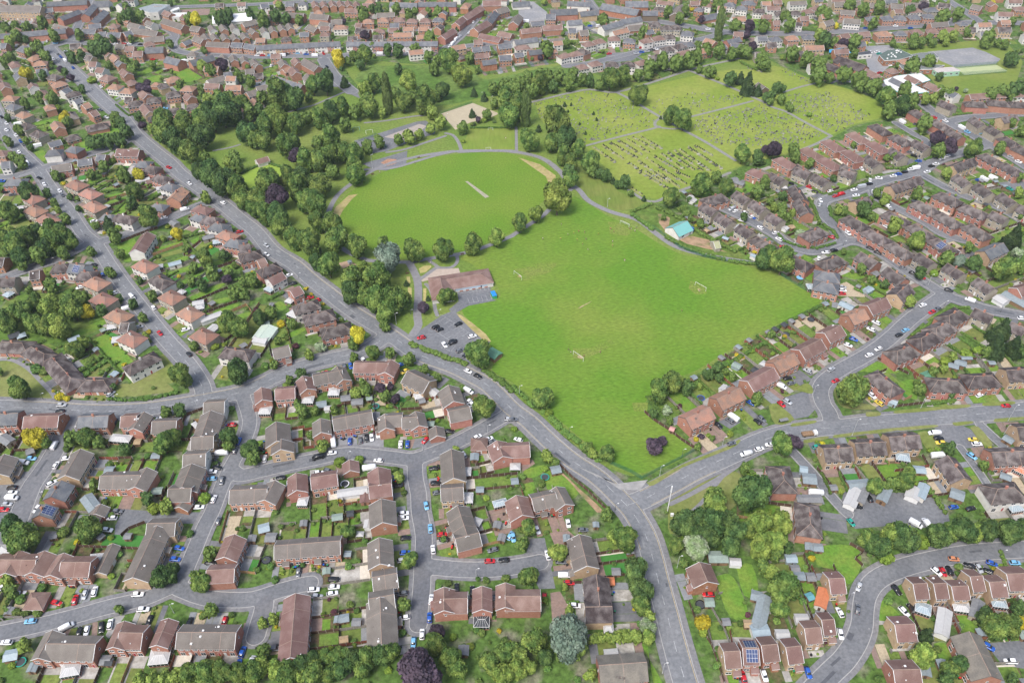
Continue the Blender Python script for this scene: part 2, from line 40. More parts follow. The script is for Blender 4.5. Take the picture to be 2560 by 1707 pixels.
TRE="""-1940,1863,46,d;-1869,1807,50,g;-1641,1857,42,g;-1696,1837,14,Y;-1838,1607,24,g;-1802,1592,20,B;-1823,1547,19,B;-1796,1538,18,B;-1760,1541,20,B;-1720,1535,18,B;-1691,1400,23,l;-1421,1541,16,g;-1279,1690,28,d;-1303,1655,32,d;-1275,1661,24,d;-1319,1643,22,d;-1157,1757,25,g;-1180,1662,21,g;-1145,1621,32,g;-1118,1518,16,B;-1085,1522,23,g;-1015,1522,12,B;-1248,1272,24,l;-1212,1273,24,l;-1174,1276,24,l;-1135,1282,25,l;-1087,1288,33,g;-1030,1285,36,g;-976,1288,36,g;-921,1278,33,g;-879,1285,33,g;-1067,1891,15,B;-1762,1878,26,B;-1602,1804,10,B;-1518,1777,19,B;-1747,1636,20,B;-1871,1661,24,l;-1270,1868,17,B;-642,1847,27,g;-392,1716,28,g;-593,1736,11,B;-890,1476,18,l;-854,1490,19,l;-863,1365,24,g;-399,1533,23,g;-400,1440,16,B;-652,1524,14,P;-275,1425,26,p;-274,1370,35,g;-317,1255,73,p;-216,1312,40,g;-197,1286,33,g;-852,1306,29,l;-806,1297,29,l;-764,1302,27,g;-721,1311,29,d;-681,1330,29,d;-638,1337,29,g;-594,1342,31,g;-548,1329,33,d;-504,1332,33,g;-460,1335,33,d;-425,1352,31,g;-757,1272,33,g;-666,1276,36,g;-717,1278,22,l;-88,1302,35,g;-44,1344,35,g;-44,1270,38,l;-383,1643,14,B;-246,1636,15,B;-281,1620,11,B;-109,1645,15,B;-36,1650,18,B;-138,1654,11,B;-773,1684,13,B;-889,1659,17,B;-60,1445,10,Y;-626,1711,16,B;-879,1910,11,B;-622,1284,29,g;-579,1296,33,d;-521,1298,33,g;55,1851,32,g;31,1781,25,g;161,1739,32,l;48,1633,35,g;381,1804,28,l;418,1777,43,g;438,1642,44,d;452,1567,43,d;443,1514,30,g;466,1474,22,l;456,1440,29,w;455,1397,26,l;264,1400,18,l;294,1401,18,l;324,1401,19,l;354,1403,21,l;384,1401,23,l;415,1405,23,l;177,1366,63,s;207,1349,35,l;64,1372,43,g;36,1299,25,l;3,1285,31,l;0,1340,33,g;252,1274,18,l;656,1454,33,Y;684,1748,46,w;607,1758,29,g;629,1696,17,g;651,1840,46,d;704,1856,44,d;754,1837,48,d;812,1849,44,d;842,1808,39,d;687,1800,37,d;941,1848,48,l;921,1732,47,l;892,1823,33,g;809,1749,35,d;367,1911,25,g;183,1607,12,l;188,1512,16,l;825,1493,12,P;743,1792,37,d;920,1672,24,g;96,1332,26,d;155,1338,22,g;750,1444,15,B;792,1460,14,B;1010,1839,46,l;976,1751,41,l;1072,1882,18,B;953,1549,52,g;931,1490,31,g;1518,1656,17,B;1649,1674,18,B;1333,1778,31,g;1356,1734,39,d;1412,1777,39,l;1452,1777,43,d;1485,1755,43,d;1507,1817,40,L;1543,1773,35,L;1596,1774,41,d;1661,1793,35,g;1703,1795,43,d;1760,1791,33,l;1799,1792,39,d;1869,1787,43,d;1927,1797,37,d;1395,1715,33,L;1637,1454,30,d;1638,1406,39,g;1692,1410,39,g;1756,1444,29,Y;1358,1311,36,l;1418,1399,22,c;1437,1273,28,g;1478,1284,27,d;1420,1246,24,d;1203,1253,14,B;1117,1721,15,Y;1775,1487,23,d;1034,1541,16,B;1056,1507,12,B;1032,1754,21,d;1443,1353,15,B;1638,1236,18,d;972,1718,24,g;938,1644,24,l;920,1466,15,B;1637,1649,12,B;-2254,2635,64,g;-2445,2792,21,g;-2120,2919,47,g;-2114,2980,32,l;-1538,2705,60,g;-1283,2726,60,d;-1558,2508,23,g;-1496,2509,26,d;-1915,2342,31,g;-1842,2342,35,g;-2063,2339,41,y;-2024,2335,23,g;-2041,2213,22,L;-1784,2327,26,g;-1661,2283,24,d;-1493,2291,42,g;-1465,2338,33,g;-1224,2337,35,d;-1224,2302,22,g;-1117,2261,35,d;-1101,2222,27,g;-1255,2034,27,L;-1479,2019,25,d;-1443,1988,30,L;-1390,1974,26,l;-2012,2453,15,B;-1680,2690,12,B;-1877,2855,12,Y;-2091,2630,24,Y;-2059,2626,17,Y;-1563,2957,24,g;-1470,2971,24,L;-1931,2319,19,B;-1481,2452,17,B;-1278,2550,15,B;-1613,2529,15,B;-2280,2822,31,B;-2244,2809,26,B;-2051,2875,24,B;-1864,2689,17,d;-1726,2098,22,g;-1712,2224,18,B;-1660,2024,18,B;-1385,2010,22,l;-670,2875,41,g;-593,2878,28,g;-764,2862,23,g;-493,2825,34,g;-417,2766,26,g;-994,2742,28,d;-1047,2714,21,g;-130,2480,47,g;-352,2715,21,g;-158,2807,58,g;-138,2923,32,l;-735,2214,28,L;-654,2226,23,L;-819,2292,24,l;-921,2245,19,B;-889,2249,22,B;-879,2359,19,g;-471,2119,22,l;-502,2180,16,B;-978,2877,26,l;-940,2938,31,w;-1069,2969,18,P;-1141,2814,24,g;-607,2632,30,p;-569,2660,19,p;-668,2618,26,g;-717,2607,24,l;-695,2680,23,g;-580,2582,25,g;-534,2571,22,p;-940,2495,29,g;-984,2559,17,g;-804,2515,19,g;-1087,2236,14,d;-978,2229,17,B;-773,2944,32,g;-1187,2825,21,B;-677,2672,17,l;-244,2270,16,l;-888,2506,20,g;-449,2053,15,B;-709,2020,11,Y;-241,2649,15,B;-554,2552,12,B;-521,2511,9,Y;-341,2718,13,B;131,2525,45,g;392,2214,33,g;661,2562,48,g;726,2621,51,g;590,2246,40,p;638,2291,26,p;686,2481,23,w;628,2459,20,d;867,2636,16,l;791,2324,13,Y;789,2266,16,g;783,1959,46,g;933,1961,68,d;797,1914,38,l;140,2216,25,l;176,2192,16,g;920,2589,19,B;912,2697,29,d;1165,2889,15,L;1095,2843,15,L;1086,2860,13,Y;1002,2730,20,g;1028,2688,23,g;966,2739,31,d;4,2398,16,L;130,2171,16,L;692,2416,16,g;816,2332,12,p;849,2346,12,L;861,2318,12,g;1101,2529,25,g;954,2138,21,g;794,2605,30,d;314,2266,23,g;335,2232,21,l;162,2485,21,L;961,2682,23,d;1513,2534,67,g;1140,2247,42,g;1197,2270,32,p;2312,2833,51,c;2403,2844,47,c;1451,2024,30,g;1538,2049,26,g;1580,2048,31,g;1623,2098,26,g;2061,2790,25,L;2095,2800,25,l;2183,2836,30,L;2251,2855,27,L;2316,2820,18,L;1328,2033,15,L;1990,2555,18,d;1332,2289,13,Y;1376,2909,14,d;1262,2868,13,L;1841,2221,25,d;1855,2583,25,g;1866,2632,20,g;1960,2696,25,g;1510,2037,21,g;2439,2830,31,d;1048,1942,11,B;2032,2176,14,B;1951,2141,18,g;1978,2119,14,B;1809,2246,14,L;2272,2825,26,g;2029,2724,20,l;-2983,4368,66,d;-3009,4137,68,g;-2915,4431,27,d;-2815,4306,27,g;-2947,4635,31,g;-2753,4390,23,d;-2651,4260,20,d;-2720,4643,34,g;-2477,4595,49,g;-2328,4378,60,g;-2393,4625,41,y;-2141,4064,69,g;-2386,4059,38,c;-2461,4049,26,g;-2335,4059,25,L;-2294,3908,45,g;-1880,4332,36,l;-1943,3932,34,y;-2379,3775,30,g;-2207,3744,30,g;-2198,3566,33,g;-2017,3508,21,d;-1898,3354,29,g;-1980,3291,28,d;-1885,3178,28,g;-2580,3836,74,g;-2772,3867,55,g;-2789,3773,59,g;-2886,3849,49,g;-2726,3686,47,d;-2646,3713,49,g;-2517,3839,55,g;-2525,3746,36,g;-2716,3645,30,g;-2902,3930,42,l;-2775,3968,38,d;-2619,3765,49,d;-2854,3753,25,g;-2501,3198,55,g;-2354,3224,59,l;-2242,3060,57,l;-2332,3090,44,g;-2241,3201,55,g;-2255,3325,34,g;-2183,3214,35,y;-2415,3117,44,g;-2538,3096,43,g;-2581,3172,39,d;-2461,3434,34,g;-2458,3266,45,g;-1694,3651,53,g;-1637,3540,40,g;-1749,3604,29,g;-1725,3482,29,g;-1657,3435,34,d;-1460,3355,39,g;-1404,3354,33,g;-1410,3073,59,g;-1353,3057,57,g;-1785,3457,22,d;-1544,3539,34,g;-1874,4493,74,d;-1781,4424,73,d;-1694,4386,60,g;-1638,4260,52,g;-1566,4268,53,g;-1539,4170,46,g;-1982,4610,55,d;-2120,3232,28,d;-2589,3441,20,g;-2667,4117,33,g;-2762,4238,23,l;-2712,4147,15,P;-2328,4278,40,d;-2021,3918,19,l;-1727,3847,13,Y;-1390,3465,35,g;-1824,3034,24,l;-1839,3092,17,Y;-2072,3354,20,d;-1541,3498,29,p;-1538,3639,18,g;-1439,3466,29,g;-2144,3407,17,g;-1613,3523,27,g;-1858,3800,21,g;-1800,3918,16,g;-1614,3712,31,d;-2404,4011,13,Y;-2887,4589,17,Y;-2524,4619,18,Y;-2993,4243,17,d;-1170,4377,64,g;-1315,4362,66,g;-1235,4211,58,g;-1156,4149,68,g;-1416,4244,74,p;-1512,4432,67,g;-1523,4243,47,g;-1458,4084,57,g;-1376,4061,55,d;-1328,3929,57,g;-1239,3818,50,g;-1122,3740,66,g;-1133,3996,50,g;-1036,3956,57,g;-981,3779,66,g;-859,3728,57,g;-988,3544,58,g;-1074,3609,40,d;-728,3785,37,g;-668,3576,81,s;-530,3688,55,g;-372,3686,51,g;-216,3745,51,g;-79,3820,45,l;-857,3424,62,g;-702,3396,71,g;-836,3305,54,d;-768,3302,50,g;-689,3221,59,g;-589,3235,66,g;-644,3152,46,g;-349,3293,39,g;-314,3322,26,g;-452,3220,35,p;-566,3463,15,c;-439,3331,13,c;-582,3085,27,L;-758,2980,50,y;-1178,3137,24,Y;-1275,3147,42,d;-976,4535,57,g;-1401,4509,55,g;-1142,4601,42,g;-1309,4505,62,d;-1104,3440,13,Y;-1070,3394,10,Y;-992,3306,10,Y;-1266,4480,48,g;-1158,2990,22,g;-811,3632,18,g;-639,3079,27,g;-1111,3114,28,g;-1530,4543,42,g;-639,3155,28,L;-818,3530,36,l;-1238,3195,34,g;282,4148,86,l;152,4058,44,l;54,3960,47,g;385,4465,44,g;378,4559,42,d;612,4528,35,d;720,4438,37,d;661,4512,18,c;681,4443,23,d;827,4293,16,c;974,4220,56,g;1177,4339,75,g;1311,4482,40,g;1339,4333,52,g;1380,3567,48,d;1526,4294,44,g;1603,4408,40,g;1378,3720,16,Y;1206,3991,13,L;1228,3973,13,L;1116,3982,28,g;1048,4144,26,g;752,4344,19,g;534,4585,35,g;575,4572,28,d;1313,4275,20,g;1072,4048,19,g;1053,4095,26,g;1388,4051,26,d;914,4069,17,g;1406,3578,52,g;1464,3515,63,g;2224,3908,45,l;2100,4074,47,d;1677,4277,29,d;2277,4203,36,l;2496,4248,39,g;2107,4515,21,c;2134,3660,27,y;1984,3376,24,d;2276,3717,51,l;2378,3572,43,g;2452,3555,35,s;2508,3516,44,d;2630,3431,73,g;2824,3739,66,c;2385,2943,61,c;2055,4486,24,d;2201,3461,34,d;2294,3491,25,L;1664,3849,35,w;2571,3697,29,g;2048,3213,32,l;1636,4139,33,g;1593,4142,26,l;1642,4032,26,g;1689,4084,23,l;2681,4084,17,d;2142,4026,28,g;1968,4109,31,l;1871,3692,18,g;1998,4095,26,g;2262,4294,30,g;2322,3855,25,g;2721,4495,35,L;2779,4509,35,l;3126,4265,32,l;2814,3646,36,w;3024,4017,22,g;2737,3768,19,g;1592,4216,27,g;1614,4056,32,g;1902,3506,30,g;1924,3414,26,g;3223,4458,28,g;1282,2988,22,g;2760,3486,29,g;2576,3741,14,Y;2515,3755,12,L;1823,4002,15,g;1777,3836,15,P;-4305,6952,47,l;-4297,7063,51,g;-4225,7050,32,d;-3958,7051,51,g;-3993,6795,54,g;-4057,6740,35,l;-3832,6581,52,g;-4150,6644,36,g;-4120,6501,52,g;-3833,6222,54,y;-3717,6244,38,d;-3567,6297,33,d;-3483,6200,33,p;-3625,6364,34,p;-3312,5991,29,d;-3767,7089,46,g;-3460,6692,71,d;-3370,6683,80,d;-3628,6580,43,d;-3564,6623,44,d;-3264,6439,34,g;-3314,6186,38,L;-3138,6473,43,g;-3031,6414,39,g;-3020,6294,49,g;-2901,6421,36,g;-2789,5910,63,p;-2835,6085,32,p;-3216,5451,46,y;-3185,5497,35,p;-3443,5783,48,g;-3549,5810,40,g;-3624,5718,39,g;-3379,5672,39,L;-3667,5516,27,d;-3478,5289,39,g;-3470,5118,35,g;-3370,5154,26,g;-3293,5049,25,d;-3337,4895,35,g;-3240,4802,42,g;-3052,4912,25,d;-2667,4735,39,g;-2672,4872,28,L;-2864,5051,48,d;-2809,5065,48,d;-2755,5079,48,d;-2696,5086,51,d;-2679,5205,49,d;-2769,5343,42,d;-2840,5431,42,g;-2442,5298,68,g;-2374,5115,74,g;-2263,4972,72,d;-2283,5252,64,g;-2315,5382,61,g;-2177,5282,65,g;-2103,5041,80,d;-2133,4843,61,g;-2039,5372,95,d;-2090,5298,83,d;-1984,5395,84,d;-2255,5708,47,l;-2174,5719,55,g;-2083,5694,63,g;-1956,5613,71,g;-1885,5472,62,g;-2241,5544,46,l;-1802,5101,66,d;-1750,5042,45,g;-2033,4865,32,g;-2520,5264,37,l;-2704,5477,30,d;-2476,6346,47,l;-2317,6356,56,p;-2387,6278,47,g;-2127,6144,46,g;-2574,6067,29,g;-2387,5980,29,g;-2211,6111,24,g;-3611,7802,39,g;-3430,7446,77,d;-3536,7478,40,g;-3353,7488,58,g;-3238,7946,29,d;-2816,7386,57,y;-2895,7445,50,g;-2573,7352,78,d;-2553,7478,60,d;-2378,7558,44,d;-2906,6890,36,g;-3580,7039,36,g;-3442,7022,32,d;-3288,7016,32,g;-2576,6746,31,g;-4504,7298,47,g;-4399,7280,47,g;-4305,7290,47,g;-4197,7344,57,g;-3216,6595,27,g;-3174,5398,39,g;-3128,5154,23,g;-2016,6068,43,g;-1838,4849,36,g;-1777,4700,43,g;-1927,4676,43,g;-1852,4762,36,l;-2621,5350,31,p;-1381,6410,71,y;-1176,6481,61,g;-1278,6543,36,g;-1195,6356,37,d;-886,6265,35,d;-824,6242,24,g;-1148,6766,31,g;-1009,6648,44,d;-918,6615,53,d;-872,6780,31,g;-770,6633,49,g;-657,6498,43,g;-473,6270,76,g;-311,6458,45,g;-359,6018,74,l;-508,5798,56,d;-764,5917,65,l;-1034,5931,57,g;-1093,5860,48,l;-886,5559,44,t;-853,5775,41,g;-1003,5494,69,g;-1389,5880,78,d;-1490,5887,57,g;-1281,6047,37,c;-1512,5768,31,g;-1698,5635,92,g;-1590,5638,77,d;-1841,5690,55,g;-1820,5513,46,d;-775,5580,62,g;-723,5696,47,g;-612,5553,76,g;-552,5447,43,l;-488,5287,43,l;-553,5213,34,l;-623,5134,33,l;-693,5077,44,l;-760,5063,37,g;-885,5020,43,g;-962,4944,37,g;-1198,5468,61,g;-1277,5419,61,d;-1105,5456,46,g;-1351,5344,57,g;-1161,5269,42,g;-1450,5363,45,g;-1495,5248,57,g;-1622,5258,80,l;-1695,5194,67,g;-1680,5018,59,g;-1487,4919,72,g;-1304,5009,40,g;-1217,5010,70,g;-1417,4804,56,p;-1021,4812,61,g;-1111,4836,58,g;-1176,4782,56,g;-1224,4700,67,g;-1334,4713,63,g;-1010,4666,48,g;-267,5487,27,c;-264,5839,28,c;-184,5759,28,c;-221,5383,24,p;-181,5401,24,L;-158,5430,32,g;-323,5211,38,g;-104,5390,16,B;-317,5095,17,L;-260,5351,23,B;-15,5570,70,g;-9,5308,68,g;-105,5611,31,g;-249,6254,24,g;-2190,7353,67,g;-2108,7440,57,d;-2015,7411,49,d;-1891,7400,43,g;-2159,7803,39,l;-1498,7183,46,L;-1312,7434,73,g;-1259,7679,39,d;-1183,7573,50,d;-1029,7631,49,g;-1239,6982,45,p;-1150,7012,32,g;-673,6880,54,g;-638,7531,48,g;-732,7572,38,g;-571,7566,38,l;-856,7606,34,g;-905,7485,48,g;-960,7017,36,g;-1486,7415,28,p;-83,7370,24,L;-456,7194,19,c;-114,5852,40,g;-48,5889,40,g;-1315,6449,30,g;-1727,5453,47,g;-921,5488,32,l;-1783,6086,34,g;-365,6317,26,g;-586,6228,43,g;-582,6429,36,g;11,5901,42,g;-540,5751,33,g;959,5634,63,g;1158,5309,54,g;1223,5220,61,g;776,5901,67,g;885,5972,62,g;1106,6148,63,g;1017,6069,43,g;1239,6265,66,g;1330,6236,68,g;1438,6302,59,g;1535,6375,56,g;1746,6503,57,g;1812,6895,43,t;1804,6001,39,c;1816,5823,66,c;1706,5949,47,d;1888,5785,36,c;1571,6107,38,g;1523,6209,26,g;1627,6163,26,g;1613,6123,28,L;1648,6079,21,L;1525,4742,53,g;1630,4712,46,d;1714,4852,36,p;1915,5657,31,d;123,5334,39,t;56,5518,62,g;144,4958,62,g;283,4937,50,g;319,5095,93,g;379,4944,65,d;354,4760,53,g;460,4838,51,g;397,4651,49,g;522,4639,59,g;210,5243,22,c;53,5354,31,d;321,6558,70,g;855,7245,56,g;1008,7016,25,c;1461,7448,48,g;1542,7280,47,g;1633,7469,48,g;1718,7628,28,Y;1739,7281,37,p;2105,7032,64,p;2231,7035,55,g;1986,7045,55,g;2048,6886,41,p;2039,6609,44,p;1946,7598,56,g;1844,7632,49,g;51,5799,49,g;110,5879,48,g;182,5780,48,g;242,5846,64,g;343,5876,40,d;310,6077,41,g;400,6008,49,g;461,5906,48,g;506,6071,41,g;568,5987,40,g;634,5965,40,d;156,6042,41,g;78,5964,40,g;242,6080,41,g;164,7169,33,g;345,7831,29,l;1590,6679,35,g;1644,6547,52,g;1914,6498,43,g;1953,6474,43,g;1833,6455,43,g;2026,6266,51,g;2052,6222,43,g;418,5643,15,c;466,5655,11,c;323,5599,11,c;437,5543,10,c;621,5499,11,c;634,5401,11,c;537,5190,11,c;1099,5413,11,c;266,6495,27,p;497,6760,37,g;1156,6210,43,g;696,5903,33,g;1463,6270,35,g;1095,6072,34,g;282,5496,10,c;506,5340,9,c;1170,6974,47,g;2307,6387,65,g;2386,6274,64,g;2439,6139,72,g;2584,5960,67,g;2678,5878,66,g;2742,5731,68,g;2669,5800,40,g;2391,5947,54,g;2489,5984,34,g;2951,5672,60,g;2757,5549,59,g;2820,5410,69,d;2713,5343,62,g;2943,5498,62,g;3073,5579,39,l;3143,5595,39,l;3165,6083,75,g;3340,6204,55,g;3118,6246,24,g;3236,5723,39,g;3285,5665,39,g;3347,5991,29,d;3408,5814,17,p;3462,5781,20,w;3993,6637,53,g;4104,6647,31,g;4145,6598,31,g;3691,6686,31,l;3569,6667,31,g;3459,6658,35,g;3387,6637,35,g;4009,6240,50,d;3550,5601,51,g;3648,5631,60,g;3735,5633,64,d;3810,5653,63,d;3728,5599,31,g;2880,5133,56,g;2887,4927,54,p;2916,4809,58,p;2840,4773,49,g;3051,4766,67,g;3260,4808,39,g;1752,4798,58,p;1896,4832,42,g;1882,4730,41,g;2034,5811,36,d;2078,5814,28,d;1964,5693,31,d;1935,5601,24,g;2022,5617,31,g;2054,5547,22,g;2059,5492,22,g;2174,5424,24,L;1953,4658,34,g;2886,6617,67,g;2798,6634,49,p;2731,6678,44,g;2628,6638,71,d;2654,6851,45,l;2840,6471,34,g;3052,6763,19,Y;3399,7462,54,g;3137,7520,64,g;3227,7398,57,g;3653,7404,47,d;3807,7482,48,p;3920,7574,34,g;3835,7154,71,g;4020,7257,56,g;2464,7052,55,g;2831,7358,57,g;2870,7283,47,g;2474,7236,56,g;2671,7356,30,g;2904,7119,25,y;3684,7115,19,c;4185,7068,32,g;4122,7132,23,g;4448,7123,37,g;4518,7640,26,y;3950,6885,36,g;3483,5206,21,g;2530,4727,29,g;3413,6695,46,g;3681,6764,44,l;3779,6773,41,l;3575,6768,37,g;2485,4739,24,g;3198,7077,48,g;3239,6679,31,g;3527,5197,31,g;3527,5063,37,g;2334,4931,22,g"""
